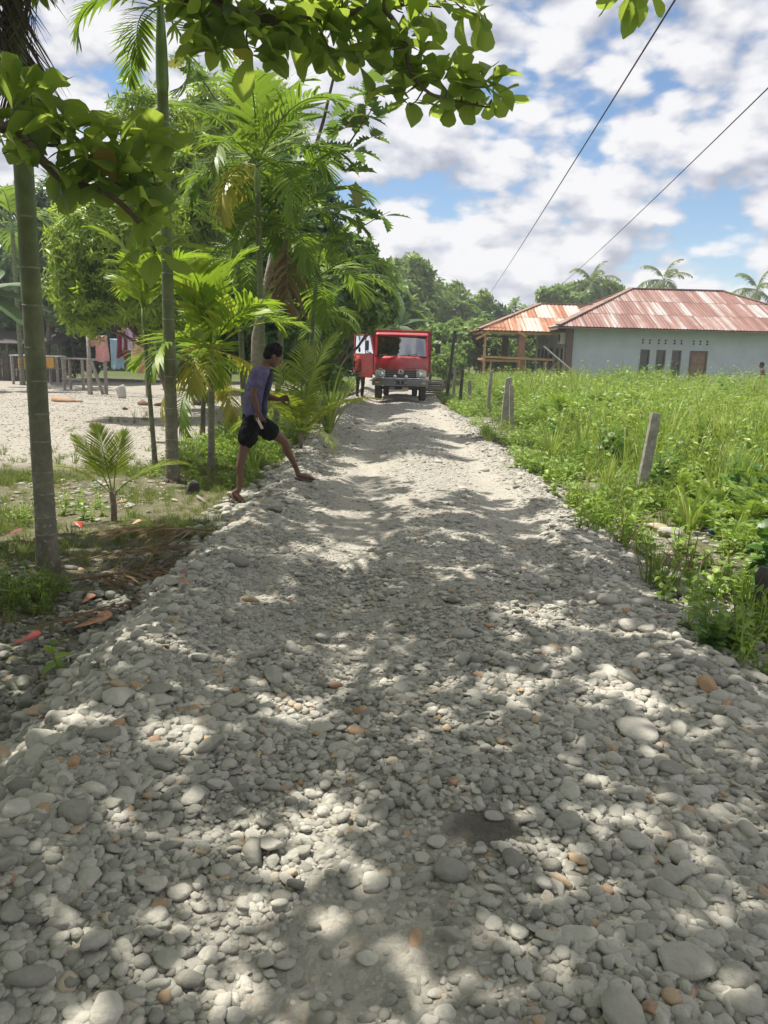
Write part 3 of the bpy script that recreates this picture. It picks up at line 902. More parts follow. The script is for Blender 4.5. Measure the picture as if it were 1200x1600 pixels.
def mat_areca_trunk():
    m, nt, out = newmat('areca_trunk')
    vec = coords(nt)
    sep = nt.nodes.new('ShaderNodeSeparateXYZ'); nt.links.new(vec, sep.inputs[0])
    n = noise_(nt, 5, 6, 0.65, vec, 0.4)
    green = ramp_(nt, [(0.3, (0.06, 0.085, 0.025)), (0.7, (0.13, 0.16, 0.045))], n)
    grey = ramp_(nt, [(0.3, (0.075, 0.07, 0.045)), (0.52, (0.15, 0.135, 0.095)), (0.7, (0.26, 0.235, 0.18))], n)
    hz = nt.nodes.new('ShaderNodeMapRange'); hz.inputs['From Min'].default_value = 0.4; hz.inputs['From Max'].default_value = 2.6
    nt.links.new(sep.outputs['Z'], hz.inputs['Value'])
    c = mixc(nt, hz.outputs[0], grey, green)
    lich = noise_(nt, 26, 5, 0.6, vec)
    lm = nt.nodes.new('ShaderNodeMapRange'); lm.inputs['From Min'].default_value = 0.58; lm.inputs['From Max'].default_value = 0.66; lm.inputs['To Max'].default_value = 0.6
    nt.links.new(lich, lm.inputs['Value'])
    low = nt.nodes.new('ShaderNodeMapRange'); low.inputs['From Min'].default_value = 1.0; low.inputs['From Max'].default_value = 0.1
    nt.links.new(sep.outputs['Z'], low.inputs['Value'])
    mm = nt.nodes.new('ShaderNodeMath'); mm.operation = 'MULTIPLY'; nt.links.new(lm.outputs[0], mm.inputs[0]); nt.links.new(low.outputs[0], mm.inputs[1])
    c = mixc(nt, mm.outputs[0], c, (0.42, 0.42, 0.36))
    b = nt.nodes.new('ShaderNodeBsdfPrincipled'); nt.links.new(c, b.inputs['Base Color']); b.inputs['Roughness'].default_value = 0.6
    nt.links.new(bump_(nt, noise_(nt, 30, 5, 0.6, vec), 0.3, 0.01), b.inputs['Normal'])
    nt.links.new(b.outputs[0], out.inputs[0]); return m


M['areca_trunk'] = mat_areca_trunk()
M['ring'] = pbr('leaf_scar', (0.20, 0.195, 0.14), 0.8, var=0.5, scale=20)
M['crownshaft'] = pbr('crownshaft', (0.13, 0.21, 0.06), 0.4, var=0.25, scale=5)
M['roots'] = pbr('palm_roots', (0.17, 0.13, 0.10), 0.9, var=0.4, scale=20, bump=0.5)


def ringed_trunk(root, h, r0, r1, lean=(0, 0), ring=0.22, curve=0.0, flare=1.35):
    """trunk with a leaf-scar ring at each node; returns the top"""
    def c(t): return Vector((lean[0] * t + curve * math.sin(PI * t), lean[1] * t, h * t))
    mb = MB(); n = max(12, int(h / 0.12)); path, rad = [], []
    for i in range(n + 1):
        t = i / n; z = h * t
        path.append(c(t)); rad.append((r0 + (r1 - r0) * t) * (1 + (flare - 1) * math.exp(-z / 0.16)) * (1 + 0.012 * math.sin(z * 9)))
    path[0] = path[0] - Vector((0, 0, 0.12))
    mb.tube(path, rad, 14)
    mb.build('trunk', M['areca_trunk'], root, True)
    rg = MB(); z = 0.3; k = 0
    while z < h - 0.1:
        t = z / h; p = c(t); r = (r0 + (r1 - r0) * t) * (1 + (flare - 1) * math.exp(-z / 0.16))
        rg.tube([p - Vector((0, 0, 0.007)), p - Vector((0, 0, 0.003)), p + Vector((0, 0, 0.004)), p + Vector((0, 0, 0.007))], [r * 1.0, r * 1.04, r * 1.035, r * 1.0], 14, cap=False)
        z += ring * (0.75 + 0.5 * rnd.random()) * (0.55 + 0.9 * min(1, z / (h * 0.6))); k += 1
    rg.build('leaf_scar_rings', M['ring'], root, True)
    return c(1.0)


ARECA = [frond_mesh('areca_frond', M['areca'], L=1.65, nl=26, ll=0.62, lw=0.055, a0=0.95 - 0.1 * k, bend=1.35 + 0.25 * k, lift=0.35, hang=0.45, seed=k) for k in range(4)]
ARECA_B = [frond_mesh('areca_frond_bright', M['areca_bright'], L=1.5, nl=24, ll=0.6, lw=0.06, a0=1.15 - 0.12 * k, bend=1.15 + 0.25 * k, lift=0.4, hang=0.35, seed=10 + k) for k in range(4)]
ARECA_Y = [frond_mesh('yellow_frond', M['yellow'], L=1.4, nl=24, ll=0.5, lw=0.05, a0=0.55 - 0.2 * k, bend=1.7, lift=0.15, hang=0.7, seed=20 + k) for k in range(2)]
DRYF = [frond_mesh('dry_frond', M['dry'], L=1.3, nl=24, ll=0.5, lw=0.035, a0=-0.6, bend=0.9, lift=0.05, hang=1.0, jit=0.2, seed=30 + k) for k in range(2)]
COCO = [frond_mesh('coconut_frond', M['coco'], L=1.9, nl=44, ll=0.55, lw=0.022, a0=1.15 - 0.2 * k, bend=0.8 + 0.25 * k, lift=0.15, fwd=0.55, hang=0.35, seed=40 + k, jit=0.05) for k in range(4)]
FARP = [frond_mesh('far_frond', M['farpalm'], L=3.0, nl=30, ll=0.75, lw=0.085, a0=0.95 - 0.3 * k, bend=1.5, lift=0.0, fwd=0.5, hang=0.9, seed=50 + k) for k in range(4)]


def crown_of(root, top, meshes, n, size, tilt=(0.0, 1.0), seed=0, name='frond', phase=0.0):
    """n fronds spiralling round the top, the inner ones steeper; tilt: (inner, outer) pitch added, radians down"""
    r = random.Random(seed)
    for k in range(n):
        q = k / max(1, n - 1)
        o = link(name, meshes[k % len(meshes)], root, top + Vector((0, 0, -0.10 * q * size)))
        s = size * r.uniform(0.85, 1.1) * (0.75 + 0.25 * math.sin(PI * (0.25 + 0.7 * q)))
        o.scale = (s, s, s)
        o.rotation_euler = Euler((r.uniform(-.15, .15), tilt[0] + (tilt[1] - tilt[0]) * q + r.uniform(-.12, .12), phase + k * 2.3999 + r.uniform(-.2, .2)))
    return root


def areca(name, label, base, h, r0, r1, nf, size, lean=(0, 0), bright=False, shaft=0.55, seed=0, yellow=0, dry=0, cat='palm', group=None, tilt=(-0.25, 0.75), ring=0.22, phase=0.0):
    root = empty(name, base); tag(root, label, cat, group)
    top = ringed_trunk(root, h, r0, r1, lean, ring)
    if shaft:
        mb = MB(); a = top - Vector((0, 0, 0.05)); d = Vector((lean[0] / h, lean[1] / h, 1)) * shaft
        mb.tube([a, a + d * 0.12, a + d * 0.5, a + d], [r1 * 0.98, r1 * 1.18, r1 * 1.05, r1 * 0.55], 12)
        mb.build('crownshaft', M['crownshaft'], root, True); top = a + d
    crown_of(root, top, ARECA_B if bright else ARECA, nf, size, tilt, seed, phase=phase)
    for k in range(yellow):
        o = link('yellow_frond', ARECA_Y[k % 2], root, top - Vector((0, 0, 0.1)), (0.1, 0.35 + 0.2 * k, seed + 2.1 * k), (size * 0.9,) * 3)
    for k in range(dry):
        o = link('dry_frond', DRYF[k % 2], root, top - Vector((0, 0, 0.15)), (0, 0.7, seed * 1.7 + 2.6 * k), (size,) * 3)
    return root


# ------------------------------------------------------------------ tropical almond overhead
def build_almond():
    base = Vector((-5.0, 3.6, tz(-5.0, 3.6)))
    root = empty('almond_tree', base)
    tag(root, 'large leaved tropical almond tree whose boughs hang over the near road', 'tree')
    inv = -base
    V0, F0 = leaf_tpl(OBOVATE, 0.22, 0.16)
    # ---- rosettes: (position, axis, size)
    ros = []
    def add(p, ax=None, s=1.0): ros.append((Vector(p), Vector(ax) if ax else Vector((rnd.gauss(0, .5), rnd.gauss(0, .5), 0.75)), s))
    # boughs seen in the picture, given at their real distance
    b_top = [(-4.6, 4.4, 4.7), (-3.3, 4.9, 4.5), at(285, -14, 5.3), at(390, 26, 5.5), at(500, 22, 5.8), at(640, 2, 6.2), at(730, -26, 6.6)]
    b_dn = [at(600, 12, 6.0), at(632, 60, 6.0), at(640, 110, 6.0), at(672, 146, 6.0), at(720, 160, 6.1), at(765, 168, 6.2)]
    b_left = [(-4.8, 4.0, 3.9), (-3.2, 4.5, 3.75), at(-40, 170, 4.6), at(25, 200, 4.6), at(66, 250, 4.6), at(108, 285, 4.7), at(165, 300, 4.8), at(215, 345, 4.9), at(243, 392, 4.9)]
    b_l2 = [at(40, 222, 4.6), at(95, 228, 4.7), at(150, 222, 4.8)]
    b_l3 = [at(150, 296, 4.8), at(205, 285, 4.9), at(250, 290, 5.0)]
    b_r = [at(900, -60, 5.6), at(960, -26, 5.5), at(992, -12, 5.4)]
    for u, v, d in [(20, 175, 4.6), (48, 150, 4.7), (92, 205, 4.65), (160, 205, 4.8), (128, 225, 4.75), (60, 262, 4.6), (196, 242, 4.8), (218, 262, 4.9), (252, 296, 5.0), (236, 262, 5.0),
                    (232, 352, 4.9), (246, 398, 4.9), (150, 285, 4.8), (8, 132, 4.8), (4, 240, 4.5), (112, 262, 4.7), (185, 290, 4.8), (75, 180, 4.9), (140, 250, 4.6), (205, 310, 4.85), (30, 205, 4.9),
                    (300, 12, 5.3), (335, 55, 5.4), (305, 48, 5.5), (362, 48, 5.5), (398, 55, 5.5), (430, 42, 5.6), (468, 55, 5.7), (500, 50, 5.8), (540, 38, 5.9), (560, 70, 5.9),
                    (590, 45, 6.0), (612, 78, 6.0), (640, 58, 6.1), (662, 28, 6.2), (690, 12, 6.3), (728, 12, 6.4), (744, 24, 6.3), (618, 110, 6.0), (650, 112, 6.1), (634, 146, 6.0), (655, 85, 6.0),
                    (690, 130, 6.1), (718, 138, 6.2), (748, 140, 6.2), (768, 156, 6.2), (640, 165, 6.1), (700, 152, 6.2), (735, 158, 6.2), (560, 100, 5.9), (520, 85, 5.8), (452, 78, 5.7), (340, 85, 5.4), (390, 85, 5.6), (420, 12, 5.6), (470, 15, 5.7),
                    (530, 8, 5.8), (580, 10, 6.0), (630, 20, 6.1), (355, 12, 5.4), (490, 78, 5.8), (985, -10, 5.4), (1000, -16, 5.4), (320, 28, 5.2), (375, 70, 5.7), (440, 60, 5.9), (510, 62, 6.1), (548, 55, 6.2), (600, 62, 6.3), (480, 35, 6.0)]:
        add(at(u, v, d), None, rnd.uniform(0.85, 1.1))
    nvis = len(ros); VC = np.array([list(q[0]) for q in ros])
    # the rest of the crown, above and outside the picture: its shade falls on the near road
    poly = [(-5.6, 0.2), (-5.2, 5.6), (-3.6, 6.4), (-1.9, 7.4), (-1.3, 8.1), (-0.75, 9.1), (0.8, 9.3), (1.6, 8.2), (2.0, 7.0), (2.6, 5.8), (2.9, 4.4), (2.6, 3.0), (2.0, 2.0), (2.4, 0.2), (3.6, -1.0), (3.6, -5.5), (-6.5, -5.5), (-6.5, 2.0)]
    def inside(x, y):
        c = False; j = len(poly) - 1
        for i in range(len(poly)):
            xi, yi = poly[i]; xj, yj = poly[j]
            if (yi > y) != (yj > y) and x < (xj - xi) * (y - yi) / (yj - yi) + xi: c = not c
            j = i
        return c
    n_rest = 0
    for _ in range(4300):
        gx_, gy_ = rnd.uniform(-6.6, 3.7), rnd.uniform(-5.5, 9.4)
        if not inside(gx_, gy_): continue
        n1 = lambda f, k: float(vnoise(np.array([gx_]), np.array([gy_]), f, k)[0])
        if gy_ < 1: keep_ = .7
        elif gx_ < -1.5: keep_ = 1.0
        else:
            g = n1(2.1, 31) * .55 + n1(4.3, 32) * .45
            keep_ = (.95 if g > (.495 if gy_ > 3.6 else .45) else .07) * (1.0 if gy_ > 3.2 else 1.15)
        if rnd.random() > keep_: continue
        hgt = rnd.choice([4.6, 5.1, 5.6, 6.2, 6.8]) + rnd.gauss(0, 0.15)
        p = Vector((gx_, gy_, 0)) + Vector(SUN) * (hgt / SUN[2])
        for _k in range(8):                                  # move up along the light until clear of the picture
            u, v, d = proj([p])
            if not (d[0] > 0 and v[0] > -38 - 160 / max(d[0], 1)): break
            p = p + Vector(SUN) * .45
        else: continue
        if rnd.random() < .85 and np.any(np.linalg.norm(np.cross(VC - np.array(p), SUN), axis=1) < .40): continue
        add(p, None, rnd.uniform(0.8, 1.1)); n_rest += 1
    # ---- leaves
    P, D, S, cen = [], [], [], []
    for i, (p, ax, s) in enumerate(ros):
        k = rnd.randint(6, 9); ph = rnd.uniform(0, 6); ax = ax.normalized()
        q = ax.to_track_quat('Z', 'Y')
        for j in range(k):
            el = rnd.gauss(0.12, 0.35); a = ph + 2.3999 * j
            d = q @ Vector((math.cos(a) * math.cos(el), math.sin(a) * math.cos(el), math.sin(el)))
            P.append(p + d * 0.015 + ax * 0.012 * j); D.append(d); S.append(s * rnd.uniform(0.17, 0.29)); cen.append(i)
    P = np.array(P); D = np.array(D); S = np.array(S); cen = np.array(cen)
    R = rot_from_dir(D, rng.normal(0, 0.45, len(P)))
    u, v, d = proj(P + D * S[:, None] * 0.5)
    vis = (u > -5) & (u < 1205) & (v > -5) & (v < 1605) & (d > 0)
    big = np.argsort(-np.where(vis, S / np.maximum(d, .5), -1))[:min(300, int(vis.sum()))]
    one = np.zeros(len(P), bool); one[big] = True
    tpl = [mesh_np('leaf', V0 * np.array([1, w, c]), F0, M['almond_leaf1'], True) for w, c in ((1, 1), (0.82, 2.6), (1.12, 0.3), (0.95, -1.2), (1.05, 3.4))]
    for k in big:
        mt = Matrix(R[k].tolist()).to_4x4(); mt.translation = Vector(P[k]) - base
        o = link('leaf', tpl[k % 5], root); o.matrix_local = mt @ Matrix.Diagonal((S[k], S[k], S[k], 1))
    rest_ = ~one
    V, F = instance_np(V0, F0, R[rest_] * S[rest_][:, None, None], P[rest_] - np.array(base))
    o = link('crown', mesh_np('crown', V, F, M['almond'], True), root); o['kind'] = 'stuff'
    # ---- wood
    tr = MB(); tr.tube([(0, 0, -.2), (0, 0, .15), (0.1, 0.05, 2.2), (0.15, 0.1, 4.4), (0.2, 0.2, 6.2), (0.3, 0.3, 7.6)], [.34, .26, .21, .17, .11, .04], 12)
    tr.build('trunk', M['twig'], root, True)
    boughs = [[Vector(p) for p in b] for b in (b_top, b_dn, b_left, b_l2, b_l3)]
    rads = [(0.075, 0.018), (0.02, 0.006), (0.045, 0.010), (0.013, 0.006), (0.013, 0.006)]
    tier = [Vector((-4.85, 3.75, z)) for z in (4.5, 5.2, 5.9, 6.6)]
    for t in tier:
        for a in np.arange(0, 6.28, 0.9):
            a2 = a + t.z; e = t + Vector((math.cos(a2) * 4.5, math.sin(a2) * 4.5, 0.9)); e.x = min(e.x, 0.2); pts = [t, t.lerp(e, 0.35) + Vector((0, 0, .25)), t.lerp(e, 0.7) + Vector((0, 0, .3)), e]
            u, v, d = proj(np.array([list(t.lerp(e, q) + Vector((0, 0, .1))) for q in (0.3, .5, .7, .85, 1)]))
            if np.any((d > 0.2) & (v > -60) & (u > -120) & (u < 1300)): continue
            boughs.append(pts); rads.append((0.07, 0.015))
    boughs.append([(-2.5, 6.4, 5.6), (-0.2, 6.0, 5.3), (1.0, 5.7, 4.6)] + b_r); rads.append((0.04, 0.006))
    pts_all = []
    for b, (ra, rb) in zip(boughs, rads):
        b = [Vector(p) for p in b]
        # smooth the path
        fine = []
        for i in range(len(b) - 1):
            p0, p1, p2, p3 = b[max(i - 1, 0)], b[i], b[i + 1], b[min(i + 2, len(b) - 1)]
            for k in range(4):
                t = k / 4
                fine.append(0.5 * (2 * p1 + (p2 - p0) * t + (2 * p0 - 5 * p1 + 4 * p2 - p3) * t * t + (3 * p1 - p0 - 3 * p2 + p3) * t ** 3))
        fine.append(b[-1])
        mb = MB(); n = len(fine)
        mb.tube([p + inv for p in fine], [ra + (rb - ra) * i / (n - 1) for i in range(n)], 7)
        mb.build('bough', M['twig'], root, True)
        pts_all += fine
    PA = np.array([list(p) for p in pts_all])
    tw = MB()
    for i, (p, ax, s) in enumerate(ros):
        dd = np.linalg.norm(PA - np.array(p), axis=1); j = int(np.argmin(dd + (0.4 if i >= nvis else 0)))
        q = Vector(PA[j])
        if i < nvis and dd[j] > 0.9: continue
        m_ = (p + q) / 2 + Vector((rnd.uniform(-.05, .05), rnd.uniform(-.05, .05), -0.06 * dd[j]))
        tw.tube([q + inv, m_ + inv, p + inv], [0.006 + 0.004 * min(dd[j], 2), 0.006, 0.004], 4, cap=False)
    o = tw.build('twigs', M['twig'], root, True); o['kind'] = 'stuff'
    return root


def mat_leaf_obj(name, stops, trans, tcol):
    """as leafmat, for leaves that are objects of their own"""
    m = leafmat(name, stops, trans, 0.45, tcol)
    nt = m.node_tree
    oi = nt.nodes.new('ShaderNodeObjectInfo')
    for l in list(nt.links):
        if l.from_socket.name == 'Random Per Island': nt.links.new(oi.outputs['Random'], l.to_socket)
    # veins and blemishes in the leaf's own frame (x along, y across)
    ramp = [n for n in nt.nodes if n.type == 'VALTORGB'][0].outputs[0]
    targets = [l.to_socket for l in nt.links if l.from_socket == ramp]
    vec = coords(nt); sep = nt.nodes.new('ShaderNodeSeparateXYZ'); nt.links.new(vec, sep.inputs[0])
    def ma(op, a, b=0.0, clamp=False):
        q = nt.nodes.new('ShaderNodeMath'); q.operation = op; q.use_clamp = clamp
        for i, v in enumerate((a, b)):
            if isinstance(v, (int, float)): q.inputs[i].default_value = v
            else: nt.links.new(v, q.inputs[i])
        return q.outputs[0]
    ay = ma('ABSOLUTE', sep.outputs['Y'])
    rib = ma('SUBTRACT', 1.0, ma('DIVIDE', ay, 0.014), True)
    wv = ma('SINE', ma('MULTIPLY', ma('SUBTRACT', sep.outputs['X'], ma('MULTIPLY', ay, 0.7)), 75.0))
    side = ma('MULTIPLY', ma('SUBTRACT', wv, 0.86, True), 4.0, True)
    vein = ma('MAXIMUM', rib, ma('MULTIPLY', side, 0.6))
    c1 = mixc(nt, ma('MULTIPLY', vein, 0.55), ramp, (0.30, 0.36, 0.12))
    pos = nt.nodes.new('ShaderNodeVectorMath'); pos.operation = 'ADD'; nt.links.new(vec, pos.inputs[0]); nt.links.new(oi.outputs['Location'], pos.inputs[1])
    sp = nt.nodes.new('ShaderNodeMapRange'); sp.inputs['From Min'].default_value = .66; sp.inputs['From Max'].default_value = .74; sp.inputs['To Max'].default_value = .7
    nt.links.new(noise_(nt, 7, 4, .6, pos.outputs[0]), sp.inputs['Value'])
    c2 = mixc(nt, sp.outputs[0], c1, (0.16, 0.10, 0.04))
    for t in targets: nt.links.new(c2, t)
    return m


M['almond_leaf1'] = mat_leaf_obj('almond_single_leaf', [(0.0, (0.07, 0.14, 0.033)), (0.5, (0.108, 0.20, 0.044)), (0.85, (0.165, 0.26, 0.05)), (0.97, (0.22, 0.28, 0.05)), (1.0, (0.30, 0.14, 0.05))], 0.6, (0.52, 0.64, 0.07))
M['bread1'] = mat_leaf_obj('breadfruit_single_leaf', [(0.0, (0.045, 0.10, 0.018)), (0.7, (0.09, 0.16, 0.03)), (0.95, (0.12, 0.18, 0.03)), (1.0, (0.30, 0.15, 0.05))], 0.4, (0.22, 0.36, 0.05))
build_almond()

# ------------------------------------------------------------------ palms beside the road
def base_at(u, v, z=LEFT_Z):
    p = spot(u, v, z); return Vector((p.x, p.y, tz(p.x, p.y)))


DRYD = frond_mesh('hanging_dry_frond', M['dry_dark'], L=1.3, nl=34, ll=0.5, lw=0.02, a0=-0.6, bend=0.9, lift=0.02, hang=1.0, jit=0.2, seed=33)
b = base_at(76, 893, -0.22)
p1 = areca('areca_palm', 'thick grey green palm trunk with lichen at its foot, leftmost in the picture', b, 4.6, 0.078, 0.062, 9, 1.1, lean=(-0.03, 0.1), seed=3, shaft=0.8, ring=0.26)
top1 = Vector((-0.03, 0.1, 4.5))
for k, (rz, ry, zz, s) in enumerate(((3.4, 0.75, 4.75, 1.1), (2.7, 0.8, 4.7, 1.0), (5.4, 0.85, 4.75, 1.05), (0.4, 0.8, 4.7, 0.95), (4.4, .8, 4.8, 1.1))):
    link('dry_frond', DRYD, p1, (0.05 * math.cos(rz) - 0.03, 0.05 * math.sin(rz) + .09, zz), (0, ry, rz), (s, s * 0.45, s))
b = base_at(270, 752)
p2 = areca('areca_palm', 'tall ringed green palm trunk second from the left, smooth green shaft on top', b, 4.75, 0.082, 0.066, 8, 0.85, lean=(0.02, 0.0), seed=8, shaft=1.0, tilt=(-0.1, 1.3), phase=2.6, ring=0.24)
mb = MB()
for k in range(46):
    a = rnd.uniform(0, 6.28); r = rnd.uniform(0.07, 0.12)
    mb.tube([(math.cos(a) * .07, math.sin(a) * .07, rnd.uniform(.03, .1)), (math.cos(a) * r, math.sin(a) * r, 0.03), (math.cos(a) * r * 1.35, math.sin(a) * r * 1.35, -0.03)], [.008, .008, .006], 5)
mb.build('roots', M['roots'], p2, True)
areca('areca_palm', 'slender young palm with thin trunk just left of the tall ringed trunk', base_at(243, 732), 2.0, 0.036, 0.028, 6, 0.85, lean=(-0.12, 0.1), bright=True, shaft=0.35, seed=5, tilt=(-0.5, 0.1), ring=0.12, phase=1.2)
areca('areca_palm', 'bushy bright green young palm between the ringed trunk and the boy', base_at(330, 738), 1.35, 0.05, 0.042, 11, 1.08, lean=(0.02, 0.05), bright=True, shaft=0.5, seed=11, yellow=2, tilt=(-0.5, 0.75), ring=0.12)
areca('areca_palm', 'young palm with yellowing fronds behind the bushy bright palm', base_at(316, 690), 1.0, 0.05, 0.04, 8, 1.0, lean=(0.05, 0.0), shaft=0.4, seed=14, yellow=3, tilt=(-0.4, 0.9), ring=0.14)


def palm_to(name, label, u, v, y, r0, nf, size, **k):
    """palm whose crown centre shows at this image point, at ground distance y"""
    p = at(u, v, y); b = Vector((p.x + k.pop('dx', 0), p.y, tz(p.x, p.y)))
    return areca(name, label, b, p.z - b.z - k.get('shaft', 0.55) + 0.05, r0, r0 * 0.8, nf, size, lean=(p.x - b.x, 0), **k)


palm_to('areca_palm', 'tallest palm of the clump, fronds fanning up below the almond boughs', 402, 250, 14.0, 0.065, 13, 1.25, dx=0.1, seed=21, yellow=2, tilt=(-0.5, 0.85))
palm_to('areca_palm', 'palm of the clump leaning right with a brown dead frond', 446, 345, 14.8, 0.06, 12, 1.2, dx=-0.2, seed=25, dry=1, tilt=(-0.45, 0.9))
palm_to('areca_palm', 'lower left palm of the clump under the tallest one', 372, 395, 15.2, 0.06, 11, 1.15, dx=0.1, seed=29, tilt=(-0.45, 0.85))
palm_to('areca_palm', 'dark palm low on the right of the clump, above the walking boy', 492, 430, 16.5, 0.06, 11, 1.2, dx=-0.2, seed=33, tilt=(-0.35, 1.0))
palm_to('areca_palm', 'drooping dark palm at the road end of the clump, left of the truck', 498, 490, 19.0, 0.06, 10, 0.9, dx=-0.3, seed=36, tilt=(-0.3, 1.1))
palm_to('areca_palm', 'far dark palm behind the leftmost trunk at the back of the yard', 18, 345, 33.0, 0.1, 10, 1.5, seed=40, tilt=(-0.4, 0.9))


def coconut_young(name, label, base, spec, size, stem, seed):
    root = empty(name, base); tag(root, label, 'palm')
    mb = MB(); mb.tube([(0, 0, -.05), (0.01, 0, stem * .5), (0, 0, stem)], [size * .035, size * .028, size * .02], 8)
    for rz, ry, s, m in spec: mb.tube([(0, 0, stem * 0.15), (math.cos(rz) * .02 * size, math.sin(rz) * .02 * size, stem)], [size * .02, size * .014], 6)
    mb.build('stem', M['roots'], root, True)
    for rz, ry, s, m in spec:
        link('frond', m, root, (math.cos(rz) * .015, math.sin(rz) * .015, stem * 0.92), (rnd.uniform(-.1, .1), ry, rz), (s * size,) * 3)
    return root


SEEDF = [frond_mesh('seedling_frond', M['coco'], L=.72, nl=40, ll=.27, lw=.011, a0=1.15 - .3 * k, bend=.55 + .4 * k, lift=.1, fwd=.8, hang=.12, start=.25, seed=95 + k, jit=.04) for k in range(2)]
Y0 = [frond_mesh('coconut_frond_yellow', M['yellow'], L=1.9, nl=44, ll=0.5, lw=0.024, a0=0.85, bend=1.0, lift=0.15, fwd=0.55, hang=0.5, seed=70, jit=0.05)]
coconut_young('coconut_seedling', 'knee high coconut seedling with split fan of fronds, in front of the palm trunks', base_at(178, 815), [(2.75, 0.0, .95, SEEDF[0]), (2.2, -.2, 1.0, SEEDF[0]), (3.5, 0.0, 0.85, SEEDF[1]), (0.2, 0.12, 1.1, SEEDF[1]), (1.4, -0.25, .9, SEEDF[0])], 1.0, 0.3, 1)
coconut_young('coconut_palm', 'young coconut palm with arching yellow green fronds behind the walking boy', base_at(470, 712, -0.1), [(0.1, 0.05, 0.75, Y0[0]), (-0.5, 0.1, 0.7, COCO[1]), (0.9, -.25, 0.95, COCO[0]), (2.2, -0.1, 0.8, COCO[0]), (3.3, 0.05, .75, COCO[1]), (4.4, 0.0, .7, COCO[1]), (1.6, -.3, .85, COCO[0]), (0.35, -0.35, 0.9, COCO[0]), (2.8, .3, .7, COCO[2]), (-1.0, .35, .6, COCO[2])], 1.0, 0.3, 2)


def strap_plant(name, label, base, n, L, w, spread, mat, seed, cat='plant', group=None):
    r = random.Random(seed); mb = MB()
    for k in range(n):
        a = r.uniform(0, 6.28); l = L * r.uniform(0.6, 1.1); e = r.uniform(1.0, 1.45); bend = r.uniform(0.9, 2.3) * spread
        p = Vector((math.cos(a) * .05, math.sin(a) * .05, 0)); rows = []
        for i in range(9):
            t = i / 8; an = e - bend * t ** 2
            hw = w * (0.55 + 0.45 * math.sin(PI * min(1, t * 1.3 + .15))) * (1 - t ** 3) * 0.5 + 0.001
            s = Vector((-math.sin(a), math.cos(a), 0)) * hw
            rows.append((p + s, p - s)); p = p + Vector((math.cos(a) * math.cos(an), math.sin(a) * math.cos(an), math.sin(an))) * l / 8
        for i in range(8): mb.poly([rows[i][0], rows[i][1], rows[i + 1][1], rows[i + 1][0]])
    me = mb.mesh('blades', mat)
    # weld each blade so that its tint is its own
    bm = bmesh.new(); bm.from_mesh(me); bmesh.ops.remove_doubles(bm, verts=bm.verts, dist=1e-5); bm.to_mesh(me); bm.free()
    o = link(name, me, None, base); tag(o, label, cat, group); return o


strap_plant('cane_grass', 'tall cane grass with long drooping blades between the boy and the truck', base_at(512, 690, -0.05), 26, 1.75, 0.05, 1.0, M['grass'], 4)
strap_plant('cane_grass', 'thin dry cane grass tuft behind the legs of the boy', base_at(395, 735, -0.1), 16, 0.95, 0.03, 0.9, M['grass'], 9)


# ------------------------------------------------------------------ trees
def lobes_px(base, L):
    out = []
    for u, v, y, ru, rv in L:
        p = at(u, v, y); k = y / FPX
        out.append((p.x - base[0], p.y - base[1], p.z - base[2], ru * k, (ru + rv) * 0.5 * k, rv * k))
    return out


def tree_px(name, label, bx, by, L, n, tpls, size, leaf, **k):
    b = Vector((bx, by, tz(bx, by))); return tree(name, label, b, lobes_px(b, L), n, tpls, size, leaf, **k)


tree_px('fruit_tree', 'rounded lime green fruit tree in the yard, in front of the washing', -5.6, 20.3, [(160, 385, 19, 60, 70), (118, 440, 19, 38, 55), (195, 460, 19, 68, 52), (232, 400, 19.5, 50, 80), (165, 320, 19.6, 36, 34), (130, 500, 18.6, 30, 24), (250, 490, 19.4, 40, 40), (105, 385, 19, 24, 36), (210, 345, 19.2, 34, 44)], 2300, SPR_LANCE, 0.21, 'lime', r0=0.10, seed=1)
tree_px('leafy_tree', 'tall pale green tree rising behind the lime green fruit tree', -5.9, 24, [(218, 185, 23, 34, 50), (262, 240, 23, 55, 60), (300, 310, 23, 70, 70), (330, 190, 24, 50, 60), (255, 340, 23, 60, 60), (375, 260, 24, 60, 80), (420, 200, 25, 50, 70), (290, 420, 23, 60, 60)], 3000, SPR_LANCE, 0.26, 'lime', r0=0.15, seed=2)
tree_px('leafy_tree', 'dense dark tree behind the palm clump in the middle of the left side', -3.6, 21, [(430, 390, 21.5, 60, 80), (480, 450, 20.5, 50, 70), (395, 470, 20.5, 60, 60), (500, 385, 22, 40, 50), (455, 545, 20, 55, 42), (350, 520, 21, 60, 50), (460, 310, 22, 50, 60)], 5200, SPR_OVATE, 0.24, 'dark', r0=0.16, seed=3)
tree_px('leafy_tree', 'mixed green tree leaning over the road beside the truck', -2.5, 23.5, [(535, 450, 23, 38, 50), (562, 482, 23, 34, 30), (588, 440, 24, 22, 26), (495, 540, 22, 30, 42), (560, 395, 24, 22, 20), (515, 590, 21, 14, 18), (598, 480, 24.5, 18, 22)], 3000, SPR_OVATE, 0.24, 'green', r0=0.11, seed=4, inner=0.2)
tree_px('leafy_tree', 'glossy dark tree at the back of the yard behind the leftmost trunk', -16.5, 37, [(88, 340, 37, 34, 44), (65, 410, 37, 44, 50), (120, 470, 38, 44, 40), (110, 330, 38, 30, 40)], 2600, SPR_OVATE, 0.42, 'dark', r0=0.16, seed=5)
tree_px('leafy_tree', 'black green tree at the left border of the picture behind the work tables', -21, 41, [(10, 420, 40, 50, 55), (45, 470, 40, 45, 50), (-50, 380, 41, 60, 80), (20, 510, 40, 50, 36)], 2600, SPR_OVATE, 0.45, 'dark', r0=0.18, seed=6)
